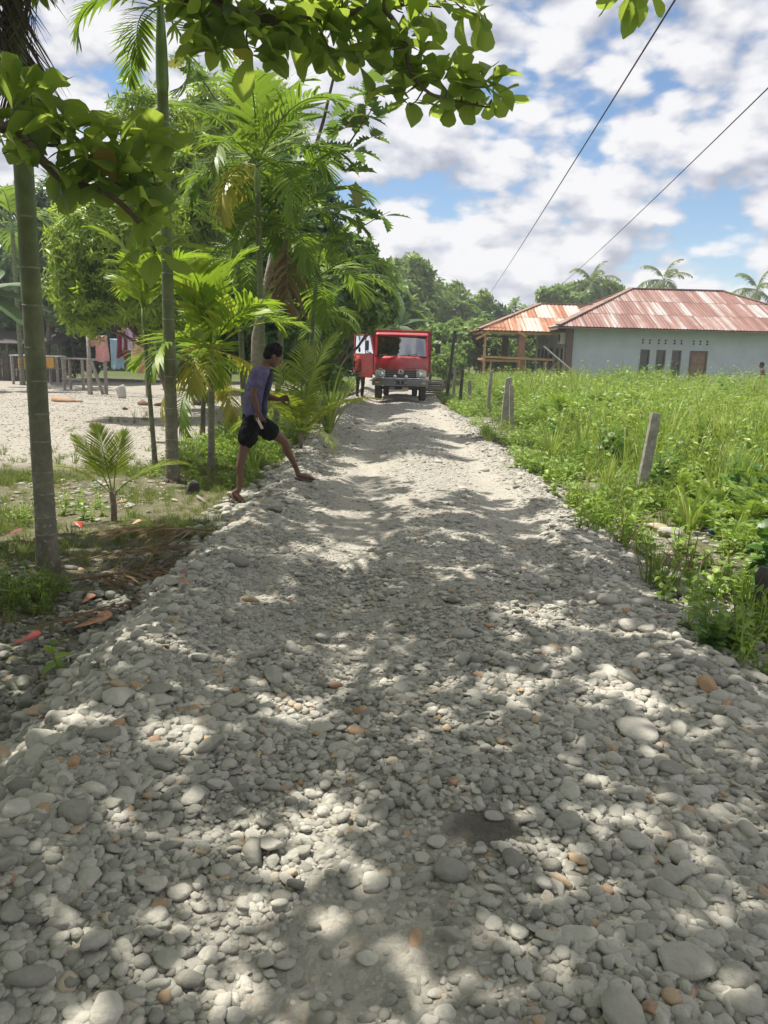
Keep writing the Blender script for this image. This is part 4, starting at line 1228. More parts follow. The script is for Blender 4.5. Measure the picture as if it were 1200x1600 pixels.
tree_px('leafy_tree', 'shady tree behind the washing line', -11.5, 41, [(180, 480, 40, 60, 55), (240, 520, 40, 60, 45), (140, 540, 41, 40, 36), (300, 500, 41, 60, 55), (220, 430, 41, 60, 55)], 3000, SPR_OVATE, 0.42, 'dark', r0=0.2, seed=7)
tree_px('leafy_tree', 'deep green tree filling the gap behind the palm clump', -7.0, 33, [(330, 460, 32, 60, 70), (400, 520, 32, 60, 50), (300, 540, 33, 50, 44), (380, 420, 33, 60, 60), (470, 500, 33, 50, 60)], 3000, SPR_OVATE, 0.38, 'dark', r0=0.2, seed=8)
tree_px('leafy_tree', 'shadowed tree left of the road past the truck', -3.0, 34, [(530, 490, 33, 40, 50), (560, 540, 33, 34, 34), (500, 550, 33, 40, 34)], 2000, SPR_OVATE, 0.36, 'green', r0=0.14, seed=9)
FT = 'trees beyond the road end'
tree_px('leafy_tree', 'tallest rounded tree beyond the truck roof', 3.0, 62, [(645, 430, 62, 26, 22), (630, 465, 61, 34, 30), (660, 470, 62, 32, 30), (640, 510, 60, 40, 34), (615, 450, 62, 20, 24)], 2400, SPR_OVATE, 0.6, 'far', r0=0.25, seed=10, group=FT)
tree_px('leafy_tree', 'wide tree right of the tallest one beyond the truck', 5.2, 66, [(690, 485, 65, 32, 26), (705, 470, 66, 20, 20), (715, 505, 65, 30, 24), (675, 515, 64, 30, 26)], 2000, SPR_OVATE, 0.6, 'far', r0=0.22, seed=11, group=FT)
tree_px('leafy_tree', 'low dark tree in the gap left of the porch roof', 8.8, 70, [(765, 497, 68, 24, 16), (745, 510, 68, 22, 18), (790, 507, 70, 22, 14)], 1300, SPR_OVATE, 0.6, 'dark', r0=0.2, seed=12, group=FT)
tree_px('leafy_tree', 'bright leafy tree right behind the truck bed', 0.2, 45, [(605, 490, 44, 32, 36), (585, 520, 43, 28, 30), (630, 515, 45, 30, 26), (600, 440, 46, 18, 22)], 2200, SPR_BROAD, 0.5, 'green', r0=0.16, seed=13, group=FT)
tree_px('bare_tree', 'thin almost leafless tree where the cable ends', 7.8, 66, [(745, 478, 66, 14, 12), (758, 465, 66, 9, 9)], 110, SPR_OVATE, 0.45, 'far', r0=0.12, seed=14, bark='palebark')
HG = 'bushes between the road and the house'
for k, (u, v, y, ru, rv, lab) in enumerate([(672, 535, 40, 22, 24, 'leafy bush just right of the truck cab'), (700, 525, 42, 22, 26, 'rounded bush behind the tall dark pole'), (725, 535, 41, 22, 26, 'bush between the dark pole and the porch corner'), (745, 515, 46, 24, 18, 'bush showing above the porch corner'),
                                            (765, 540, 45, 26, 30, 'bush seen through the porch frame at its left'), (795, 540, 47, 24, 30, 'bush seen between the two porch columns'), (825, 545, 48, 26, 28, 'bush seen right of the porch columns'), (650, 520, 46, 24, 20, 'pale bush above the truck bed'), (700, 560, 36, 18, 18, 'low bush at the foot of the dark pole')]):
    p = at(u, v, y)
    tree_px('bush', lab, p.x, y, [(u - ru * .4, v + 4, y, ru * .75, rv * .8), (u + ru * .45, v - 3, y + .5, ru * .7, rv * .75), (u, v + rv * 0.7, y - .5, ru, rv * .6)], 1100, SPR_BROAD if k % 2 else SPR_OVATE, 0.3, 'far' if k % 3 else 'green', r0=0.08, seed=20 + k, cat='bush', group=HG)
tree_px('umbrella_tree', 'flat topped spreading tree behind the left part of the house roof', 17.0, 72, [(868, 462, 70, 24, 8), (895, 458, 71, 22, 9), (930, 455, 72, 30, 13), (950, 465, 72, 22, 12), (905, 470, 70, 34, 12)], 1500, SPR_OVATE, 0.6, 'far', r0=0.22, seed=31)
for k, (u, v, lab) in enumerate(((925, 441, 'coconut palm rising out of the flat topped tree'), (1037, 437, 'coconut palm behind the middle of the roof ridge'), (1183, 452, 'coconut palm at the right edge behind the roof'))):
    y = 70; p = at(u, v, y); b = Vector((p.x, y, tz(p.x, y)))
    root = empty('coconut_palm', b); tag(root, lab, 'palm', 'coconut palms behind the house')
    mb = MB(); mb.tube([(0, 0, -.2), (.1, 0, 3), (0, 0, p.z - b.z)], [.22, .15, .12], 8); mb.build('trunk', M['palebark'], root, True)
    crown_of(root, Vector((0, 0, p.z - b.z)), FARP, 15, 0.92, (-0.55, 1.05), 60 + k)
for k, (u, y, h, lab) in enumerate(((1000, 88, 6, 'far tree behind the house, left of the middle coconut palm'), (1150, 90, 6, 'far tree behind the right half of the roof'), (830, 85, 7, 'far tree behind the porch ridge'), (560, 80, 9, 'far tree closing the road end on the left'), (600, 95, 8, 'far tree at the very end of the road'), (480, 60, 8, 'far tree behind the left thicket'), (1290, 85, 7, 'far tree past the right end of the house'), (-60, 60, 8, 'far tree past the left border of the yard'), (60, 58, 6, 'far tree behind the work tables'), (200, 58, 6.5, 'far tree behind the washing'), (350, 58, 7, 'far tree behind the palm clump'))):
    p = at(u, 540, y); b = Vector((p.x, y, tz(p.x, y)))
    tree('leafy_tree', lab, b, [(-1.8, 0, h * .55, 2.6, 2.2, h * .4), (1.9, .3, h * .5, 2.6, 2.2, h * .38), (0, 0, h * .75, 2.2, 2, h * .25), (0.3, -.5, h * .3, 3.6, 2.2, h * .28)], 1500, SPR_OVATE, 0.6, 'far', r0=0.22, seed=70 + k, group='far tree line')

# ------------------------------------------------------------------ breadfruit, banana
BREAD = [(0.0, 0.012), (0.08, 0.02), (0.2, 0.20), (0.235, 0.10), (0.36, 0.32), (0.39, 0.15), (0.53, 0.37), (0.56, 0.17), (0.70, 0.31), (0.73, 0.15), (0.85, 0.19), (0.88, 0.10), (1.0, 0.005)]
BV, BF = leaf_tpl(BREAD, 0.25, 0.22, 0.01)
bread_m = [mesh_np('breadfruit_leaf', BV * np.array([1, w, c]), BF, M['bread1'], False) for w, c in ((1, 1), (0.9, 1.5))]


def breadfruit():
    b = Vector((-3.0, 17.5, tz(-3.0, 17.5))); root = empty('breadfruit_tree', b)
    tag(root, 'breadfruit tree with big lobed leaves against the sky above the palm clump', 'tree')
    mb = MB(); top = at(440, 330, 17)
    mb.tube([(0, 0, -.2), (0.05, 0, 2), top - b], [.13, .1, .07], 9); mb.build('trunk', M['palebark'], root, True)
    arms = [[top, at(480, 272, 16.5), at(505, 190, 16), at(525, 105, 15.5), at(535, 60, 15)], [at(480, 272, 16.5), at(545, 225, 16), at(585, 165, 15.5)], [at(440, 345, 17), at(500, 385, 16.5), at(540, 362, 16), at(556, 335, 16)], [top, at(380, 220, 17), at(320, 130, 16.5)], [at(556, 360, 16), at(590, 340, 16), at(610, 330, 16)]]
    for a, r in zip(arms, (.05, .03, .025, .045, .012)):
        mb = MB(); mb.tube([Vector(p) - b for p in a], [r * (1 - .7 * i / (len(a) - 1)) for i in range(len(a))], 6); mb.build('branch', M['twig'], root, True)
    cl = [(575, 150, 15.5, 6), (560, 180, 15.5, 6), (590, 185, 15.6, 5), (540, 200, 15.8, 6), (600, 130, 15.4, 3), (555, 235, 16, 5), (530, 250, 16, 5), (580, 215, 15.7, 4), (500, 230, 16, 5), (520, 185, 16, 4), (556, 332, 16, 8), (600, 338, 16, 3), (290, 95, 16.5, 5), (320, 130, 16.5, 5), (340, 170, 16.5, 5), (505, 300, 16.2, 4), (480, 250, 16.2, 4), (470, 190, 16, 4), (300, 165, 16.4, 4), (540, 270, 16, 4)]
    for u, v, y, n in cl:
        c = at(u, v, y); ph = rnd.uniform(0, 6)
        for j in range(n):
            a = ph + j * 2.4; el = rnd.gauss(0.25, 0.4)
            d = np.array([[math.cos(a) * math.cos(el), math.sin(a) * math.cos(el), math.sin(el)]])
            R = rot_from_dir(d, np.array([rnd.gauss(0, .4)]))[0]; s = rnd.uniform(.36, .6)
            mt = Matrix(R.tolist()).to_4x4(); mt.translation = c - b
            o = link('leaf', bread_m[j % 2], root); o.matrix_local = mt @ Matrix.Diagonal((s, s, s, 1))
    # the one big leaf that stands upright
    mt = Matrix(rot_from_dir(np.array([[0.08, 0.05, 1.0]]), np.array([PI / 2]))[0].tolist()).to_4x4(); mt.translation = at(556, 336, 16) - b
    o = link('leaf', bread_m[0], root); o.matrix_local = mt @ Matrix.Diagonal((.66, .66, .66, 1))
    return root


breadfruit()
BAN = [(0, .01), (.06, .012), (.12, .09), (.3, .15), (.5, .165), (.7, .15), (.88, .09), (1, .01)]
NV, NF = leaf_tpl(BAN, 0.3, 0.35, 0.012)
ban_m = mesh_np('banana_leaf', NV, NF, M['banana'], True)


def banana(label, u, v, y, h, spec):
    p = at(u, v, y); b = Vector((p.x, y, tz(p.x, y))); root = empty('banana_plant', b); tag(root, label, 'plant')
    mb = MB(); mb.tube([(0, 0, -.1), (0, 0, h * .5), (0, 0, h)], [.13, .11, .06], 9); mb.build('stem', M['crownshaft'], root, True)
    for rz, el, s in spec:
        d = np.array([[math.cos(rz) * math.cos(el), math.sin(rz) * math.cos(el), math.sin(el)]])
        mt = Matrix(rot_from_dir(d, np.array([0.3]))[0].tolist()).to_4x4(); mt.translation = Vector((0, 0, h * .95))
        o = link('leaf', ban_m, root); o.matrix_local = mt @ Matrix.Diagonal((s, s, s, 1))


banana('banana plant with upright leaves beyond the left side of the truck', 622, 480, 38, 2.9, [(0.2, .5, 1.7), (1.4, 1.3, 1.9), (3.0, .6, 1.6), (4.2, .4, 1.5), (5.4, -.1, 1.5), (2.3, .1, 1.5)])
banana('banana plant with wide hanging leaves behind the leftmost trunk', -34, 425, 29, 3.6, [(0.0, .1, 2.4), (0.2, .45, 2.3), (-.4, -.2, 2.2), (1.5, .8, 2.2), (3.2, .3, 2.3), (4.6, .1, 2.2)])

# ------------------------------------------------------------------ field weeds, ferns, grass
def blade_np(n, L, w, spread, seed, seg=4, r0=0.05, bendy=1.0):
    r = np.random.default_rng(seed); parts = []
    for k in range(n):
        a = r.uniform(0, 6.28); l = L * r.uniform(.55, 1.1); e = r.uniform(1.0, 1.5); bend = r.uniform(.3, 1.5) * bendy
        p = np.array([math.cos(a) * r0 * r.random(), math.sin(a) * r0 * r.random(), 0.]); rows = []
        a2 = a + r.normal(0, .5)
        for i in range(seg + 1):
            t = i / seg; an = e - bend * t * t; hw = w * .5 * (1 - t ** 2) + .0006
            s = np.array([-math.sin(a2), math.cos(a2), 0]) * hw; rows += [p + s, p - s]
            p = p + np.array([math.cos(a) * math.cos(an) * spread, math.sin(a) * math.cos(an) * spread, math.sin(an)]) * l / seg
        F = np.array([(2 * i, 2 * i + 1, 2 * i + 3, 2 * i + 2) for i in range(seg)]); parts.append((np.array(rows), F))
    return cat_np(parts)


def weed_np(n, h, ls, outline, seed, stems=3):
    r = np.random.default_rng(seed); V0, F0 = leaf_tpl(outline, 0.2, 0.3); parts = []
    for s in range(stems):
        lean = r.normal(0, .28, 2); hh = h * r.uniform(.6, 1.1); k = n // stems
        t = np.linspace(.12, 1, k); P = np.stack([lean[0] * t * hh, lean[1] * t * hh, t * hh], 1)
        a = np.arange(k) * 2.4 + r.uniform(0, 6); el = r.normal(.25, .35, k) + .3 * t
        D = np.stack([np.cos(a) * np.cos(el), np.sin(a) * np.cos(el), np.sin(el)], 1)
        R = rot_from_dir(D, r.normal(0, .4, k)) * (ls * (1.15 - .55 * t) * r.uniform(.75, 1.2, k))[:, None, None]
        parts.append(instance_np(V0, F0, R, P))
        w = .004; q = np.array([[-w, 0, 0], [w, 0, 0], [lean[0] * hh + w * .4, lean[1] * hh, hh], [lean[0] * hh - w * .4, lean[1] * hh, hh]]); parts.append((q, np.array([[0, 1, 2, 3]])))
    return cat_np(parts)


def fern_np(seed, L=0.7, nf=7):
    r = np.random.default_rng(seed); parts = []
    for k in range(nf):
        V, F = frond_np(L=L * r.uniform(.7, 1.1), nl=20, ll=.16, lw=.028, a0=r.uniform(.9, 1.35), bend=r.uniform(.8, 1.4), lift=.05, fwd=.25, hang=.15, start=.1, seed=seed * 10 + k, jit=.05, endw=.15)
        a = k * 2.4 + r.uniform(-.3, .3); c, s = math.cos(a), math.sin(a)
        parts.append((V @ np.array([[c, s, 0], [-s, c, 0], [0, 0, 1]]), F))
    return cat_np(parts)


HEART = [(0, .03), (.15, .3), (.4, .36), (.7, .22), (1, .01)]
tp = [mesh_np('weed', *weed_np(21, .62, .17, HEART, 1), M['weed']), mesh_np('weed', *weed_np(27, .7, .15, OVATE, 2), M['weed']), mesh_np('weed', *weed_np(33, .6, .14, LANCE, 3, 4), M['weed']), mesh_np('weed', *weed_np(24, .5, .13, HEART, 4, 4), M['weed_dark']),
      mesh_np('fern', *fern_np(5), M['weed']), mesh_np('fern', *fern_np(6, .8, 8), M['weed']), mesh_np('grass', *blade_np(26, .85, .016, .8, 7), M['grass']), mesh_np('grass', *blade_np(20, 1.0, .022, .7, 8), M['grass']),
      mesh_np('dry_stems', *blade_np(14, .9, .008, .6, 9, 4, .1, .5), M['dry']), mesh_np('weed', *weed_np(26, .85, .24, HEART, 17, 4), M['weed_dark']), mesh_np('weed', *weed_np(30, .9, .13, LANCE, 18, 3), M['grass'])]


_b = spot(1040, 832, -.1); BOULDER = (_b.x, _b.y)


def field():
    P, S, I = [], [], []
    n = 30000
    x = rng.uniform(1.9, 34, n); y = rng.uniform(2.8, 41, n); q = rng.random(n)
    den = np.where(y < 12, 1.0, np.where(y < 22, 0.75, 0.5))
    edge = xr(y) + 0.55 + 0.4 * vnoise(x, y, 0.9, 41) + 0.9 * np.clip((8.2 - y) / 2.0, 0, 1) + 0.35 * sstep(12, 15, y)
    edge = edge + 0.5 * np.exp(-((y - 8.3) / .7) ** 2) + .35 * np.exp(-((y - 6.6) / .6) ** 2)
    inside = (x > edge) & (x < 0.62 * y + 3.2) & ~((x > 7.6) & (y > 35.2)) & ~((x > 3.9) & (y > 37))
    low = sstep(0, 1.1, x - edge)
    bx, by = BOULDER; inside &= ~((abs(x - bx) < .45) & (y > by - 1.3) & (y < by + .25))
    k = inside & (q < den)
    x, y, low = x[k], y[k], low[k]
    kind = vnoise(x, y, 0.45, 42); r = rng.random(len(x))
    idx = np.where(r < .42, rng.integers(0, 3, len(x)), np.where(r < .52, 3, np.where((kind > .52) & (r < .8), rng.integers(4, 6, len(x)), np.where(kind < .44, rng.integers(6, 8, len(x)), rng.integers(0, 3, len(x))))))
    idx = np.where((x < 3.6) & (y > 7) & (y < 17) & (rng.random(len(x)) < .4), rng.integers(6, 8, len(x)), idx)
    idx = np.where((x > 3.0) & (y < 9) & (rng.random(len(x)) < .45), rng.integers(4, 6, len(x)), idx)
    q2 = rng.random(len(x)); idx = np.where(q2 < .015, 8, np.where((q2 < .015 + .05 * (vnoise(x, y, .35, 44) > .55)), 9, np.where(q2 > .93, 10, idx)))
    s = (0.72 + 0.55 * vnoise(x, y, .5, 43)) * (0.36 + 0.64 * low) * rng.uniform(.75, 1.2, len(x)) * (1 + 0.25 * sstep(12, 24, y))
    return x, y, s, idx


x, y, s, idx = field()
rot = np.stack([rng.normal(0, .1, len(x)), rng.normal(0, .1, len(x)), rng.uniform(0, 6.28, len(x))], 1)
o = scatter('field_weeds', tp, np.stack([x, y, terrain(x, y) - .01], 1), rot, np.stack([s, s, s * rng.uniform(.85, 1.15, len(x))], 1), idx)
tag(o, 'waist high green weeds, ferns and grass filling the field right of the road', 'weeds')

# verge plants: low creeping weeds between the road stones and the field, and the shady left bank of the road
tl = [mesh_np('low_weed', *weed_np(15, .16, .085, OVATE, 11, 5), M['weed']), mesh_np('low_weed', *weed_np(16, .2, .07, LANCE, 12, 4), M['weed']), mesh_np('tuft', *blade_np(22, .22, .006, 1.0, 13, 3), M['turf']), mesh_np('tuft', *blade_np(30, .13, .005, 1.1, 14, 3, .07), M['turf']), mesh_np('tuft', *blade_np(26, .10, .005, 1.2, 15, 3, .08), M['turf']), mesh_np('dry_tuft', *blade_np(16, .3, .006, 1.4, 16, 4, .06, 1.8), M['dry'])]


def low_plants():
    X, Y, S, I = [], [], [], []
    def add(n, xa, xb, ya, yb, keep, kinds, s0, s1):
        x = rng.uniform(xa, xb, n); y = rng.uniform(ya, yb, n); k = rng.random(n) < keep(x, y)
        X.append(x[k]); Y.append(y[k]); S.append(rng.uniform(s0, s1, k.sum())); I.append(rng.choice(kinds, k.sum()))
    clump = lambda x, y, f, sd, a, b: sstep(a, b, vnoise(x, y, f, sd))
    # grass on the left between the palms
    add(13000, -7, -1.55, 5.0, 12.6, lambda x, y: (0.06 + .75 * clump(x, y, 1.1, 51, .42, .78)) * (1 - yard_w(x, y)) * sstep(4.8, 6.2, y + .8 * (vnoise(x, y, 1.2, 21) - .5)), [3, 3, 4, 4], .5, 1.0)
    add(2200, -4, -1.6, 2.2, 6.5, lambda x, y: .8 * clump(x, y, 1.3, 52, .45, .7), [0, 1, 2, 3], .5, 1.1)
    add(500, -7, -2.6, 11, 20, lambda x, y: .5 * clump(x, y, .8, 53, .5, .8), [2, 3, 4], .6, 1.2)
    add(1500, -6, -1.7, 6, 12, lambda x, y: .5 * clump(x, y, 1.5, 57, .5, .8) * (1 - yard_w(x, y)), [0, 1], .5, 1.1)
    # weedy bank left of the road further on
    add(3000, -3.3, -1.45, 11, 40, lambda x, y: sstep(-1.4, -1.8, x + .3 * vnoise(x, y, 1, 54)), [0, 1, 1, 2], .8, 2.2)
    # right verge
    add(5200, 1.7, 3.3, 2.6, 34, lambda x, y: (.1 + .85 * clump(x, y, 1.1, 55, .4, .7)) * sstep(1.72, 2.15, x) * (.8 + .2 * sstep(5.5, 8, y)), [0, 0, 1, 1, 2], .7, 1.6)
    add(170, 2.1, 3.2, 4.5, 9, lambda x, y: .7 * clump(x, y, 1.3, 56, .45, .7), [5], .8, 1.6)
    X, Y, S, I = [np.concatenate(q) for q in (X, Y, S, I)]
    k = ~((abs(X - BOULDER[0]) < .32) & (Y > BOULDER[1] - .8) & (Y < BOULDER[1] + .2))
    return X[k], Y[k], S[k], I[k]


x, y, s, idx = low_plants()
rot = np.stack([rng.normal(0, .1, len(x)), rng.normal(0, .1, len(x)), rng.uniform(0, 6.28, len(x))], 1)
o = scatter('verge_grass', tl, np.stack([x, y, terrain(x, y) - .005], 1), rot, np.stack([s, s, s], 1), idx)
tag(o, 'short grass and creeping weeds along both verges and between the palms', 'grass')

# plants one can pick out
def weed_thing(name, label, base, mesh, s, rz=0.0, cat='plant', group=None):
    o = link(name, mesh, None, base, (0, 0, rz), (s, s, s)); tag(o, label, cat, group); return o


big_leaf = mesh_np('shrub', *weed_np(48, .75, .26, HEART, 31, 5), M['weed_dark'])
weed_thing('leafy_shrub', 'dark broad leaved shrub at the right edge beside the stump', base_at(1192, 930, -.1), big_leaf, .72)
weed_thing('leafy_shrub', 'dark broad leaved shrub just behind the nearest leaning post', Vector((3.3, 9.2, tz(3.3, 9.2))), big_leaf, .7, 2.0)
weed_thing('leafy_shrub', 'dark shrub at the road edge next to the pair of short posts', base_at(855, 660, -.1), big_leaf, .8, 1.0)
low_bush = mesh_np('low_bush', *weed_np(90, .26, .09, OVATE, 33, 12), M['weed_dark'])
weed_thing('low_bush', 'small dark bush among the stones at the right road edge', base_at(1105, 1030, -.08), low_bush, .95)
weed_thing('seedling', 'little green seedling among the shaded stones at lower left', base_at(92, 1035, -.2), mesh_np('seedling', *weed_np(7, .16, .12, HEART, 35, 1), M['weed']), 1.0)
weed_thing('sprout', 'bright sprig of weed at the right edge below the broad leaved shrub', base_at(1160, 985, -.1), mesh_np('sprout', *weed_np(16, .2, .1, LANCE, 36, 3), M['weed']), 1.1)
tall_grass = [mesh_np('tall_grass', *blade_np(34, 1.0, .028, .75, 80 + k, 5, .07), M['grass']) for k in range(3)]
for k, (u, v, s, lab) in enumerate(((1075, 835, .62, 'upright broad bladed grass clump right of the tan stones'), (1120, 800, .75, 'tall grass clump behind the tan stones'), (860, 730, .8, 'tall grass clump at the road edge past the nearest post'), (910, 720, .85, 'tall grass clump left of the nearest post'), (945, 775, .6, 'grass clump at the foot of the nearest post'))):
    weed_thing('tall_grass', lab, base_at(u, v, -.1), tall_grass[k % 3], s, k * 1.3, 'grass', 'tall grass clumps along the fence')

# ------------------------------------------------------------------ house
M['wallblue'] = pbr('pale_blue_grey_render', (0.50, 0.55, 0.62), 0.85, var=0.07, scale=1.3, bump=0.15, dirt=(0.36, 0.40, 0.40), dirt_scale=0.9, dirt_amt=0.45)
M['wallwhite'] = pbr('off_white_render', (0.62, 0.65, 0.67), 0.85, var=0.07, scale=1.3, dirt=(0.42, 0.43, 0.42), dirt_scale=1.1, dirt_amt=0.4)
M['brownpaint'] = pbr('brown_paint', (0.13, 0.085, 0.065), 0.6, var=0.2, scale=4)
M['doorwood'] = pbr('door_wood', (0.20, 0.11, 0.06), 0.5, var=0.25, scale=7)
M['doorpanel'] = pbr('door_panel_wood', (0.24, 0.14, 0.08), 0.5, var=0.25, scale=7)
M['shutter'] = pbr('dark_window_pane', (0.045, 0.05, 0.055), 0.15, var=0.2, scale=3, spec=0.6)
M['hole'] = pbr('vent_hole', (0.02, 0.02, 0.022), 0.9)
M['fascia'] = pbr('rusty_fascia', (0.24, 0.15, 0.12), 0.75, var=0.35, scale=3)
M['soffit'] = pbr('soffit_board', (0.42, 0.40, 0.38), 0.85, var=0.15, scale=2)
M['redcol'] = pbr('brown_render_column', (0.34, 0.18, 0.10), 0.8, var=0.2, scale=4)
M['acwhite'] = pbr('air_conditioner_casing', (0.72, 0.72, 0.70), 0.5, var=0.05, scale=3)


def mat_tin(name, rust_bias, stops=None):
    """weathered corrugated iron: rust runs down the sheet, each sheet has rusted its own way"""
    m, nt, out = newmat(name)
    vec = coords(nt); oi = nt.nodes.new('ShaderNodeObjectInfo')
    add = nt.nodes.new('ShaderNodeVectorMath'); add.operation = 'ADD'; nt.links.new(vec, add.inputs[0])
    mul = nt.nodes.new('ShaderNodeVectorMath'); mul.operation = 'SCALE'; mul.inputs['Scale'].default_value = 37.0
    cmb = nt.nodes.new('ShaderNodeCombineXYZ')
    for k in range(3): nt.links.new(oi.outputs['Random'], cmb.inputs[k])
    nt.links.new(cmb.outputs[0], mul.inputs[0]); nt.links.new(mul.outputs[0], add.inputs[1])
    mp = nt.nodes.new('ShaderNodeMapping'); mp.inputs['Scale'].default_value = (3.4, 0.13, 1.0); nt.links.new(add.outputs[0], mp.inputs['Vector'])
    streak = noise_(nt, 1.0, 6, 0.6, mp.outputs[0], 0.3)
    blot = noise_(nt, 1.6, 7, 0.7, add.outputs[0], 0.5)
    def ma(op, a, b, clamp=False):
        q = nt.nodes.new('ShaderNodeMath'); q.operation = op; q.use_clamp = clamp
        for i, v in enumerate((a, b)):
            if isinstance(v, (int, float)): q.inputs[i].default_value = v
            else: nt.links.new(v, q.inputs[i])
        return q.outputs[0]
    t = ma('ADD', ma('MULTIPLY', streak, 1.15), ma('MULTIPLY', blot, 0.25))
    t = ma('ADD', t, ma('MULTIPLY', ma('SUBTRACT', oi.outputs['Random'], 0.5), 0.22))
    t = ma('ADD', t, rust_bias)
    c = ramp_(nt, stops or [(0.58, (0.38, 0.365, 0.36)), (0.68, (0.33, 0.27, 0.245)), (0.76, (0.27, 0.15, 0.12)), (0.9, (0.19, 0.088, 0.07)), (1.0, (0.16, 0.075, 0.06))], t)
    b = nt.nodes.new('ShaderNodeBsdfPrincipled'); nt.links.new(c, b.inputs['Base Color'])
    b.inputs['Roughness'].default_value = 0.62; b.inputs['Metallic'].default_value = 0.0; b.inputs['Specular IOR Level'].default_value = 0.35
    nt.links.new(b.outputs[0], out.inputs[0]); return m


M['tin'] = mat_tin('rusty_corrugated_iron', 0.10)
M['tin_orange'] = mat_tin('orange_rust_iron', 0.04, [(0.56, (0.46, 0.42, 0.37)), (0.68, (0.43, 0.33, 0.25)), (0.76, (0.36, 0.16, 0.08)), (0.9, (0.27, 0.10, 0.05)), (1.0, (0.21, 0.08, 0.045))])

house = empty('house', (8.3, 36.0, -0.12))
tag(house, 'pale blue grey house with rust streaked tin hip roof and timber porch', 'house')


def roof_sheet(parent, eave_a, eave_b, ridge_a, ridge_b, mat, w=0.8, rows=2, amp=0.012, name='roof_sheet'):
    """roof slope eave_a..eave_b (left to right) up to ridge_a..ridge_b, laid with corrugated sheets clipped to the slope"""
    A, B, Rt, S = [Vector(p) for p in (eave_a, eave_b, ridge_a, ridge_b)]
    X = (B - A).normalized(); nrm = X.cross(Rt - A).normalized()
    if nrm.z < 0: nrm = -nrm
    Y = nrm.cross(X).normalized()
    if Y.z < 0: Y = -Y
    def uv(p): d = p - A; return d.dot(X), d.dot(Y)
    W = uv(B)[0]; (u0, H), (u1, H2) = uv(Rt), uv(S)
    def span(v):
        t = v / H; return u0 * t, W + (u1 - W) * t
    k = 0; u = -1e-6
    n = int(math.ceil(W / w))
    for i in range(n):
        ua, ub = i * W / n, (i + 1) * W / n
        for r in range(rows):
            va = max(0, H * r / rows - (0.12 if r else 0)) ; vb = H * (r + 1) / rows
            mb = MB(); cols = []; ns = 8
            for j in range(ns + 1):
                uu = ua + (ub - ua + 0.03) * j / ns
                # clip the column to the slope's outline
                lo, hi = va, vb
                if uu < u0: hi = min(hi, H * uu / u0 if u0 > 1e-6 else hi)
                if uu > u1: hi = min(hi, H * (W - uu) / (W - u1) if W - u1 > 1e-6 else hi)
                hi = max(hi, lo)
                z = amp * (1 if j % 2 else -1) + 0.012 * r + 0.004 * (i % 2)
                cols.append((A + X * uu + Y * (lo - 0.05 * (r == 0)) + nrm * z, A + X * uu + Y * hi + nrm * z, hi - lo))
            if max(c[2] for c in cols) < 0.02: continue
            for j in range(ns): mb.poly([cols[j][0], cols[j + 1][0], cols[j + 1][1], cols[j][1]])
            # local frame: x across, y up the slope
            o = mb.build(name, mat, parent)
            mw = Matrix((X, Y, nrm)).transposed().to_4x4(); mw.translation = A + X * ua + Y * va
            o.data.transform(mw.inverted()); o.matrix_local = mw
            k += 1


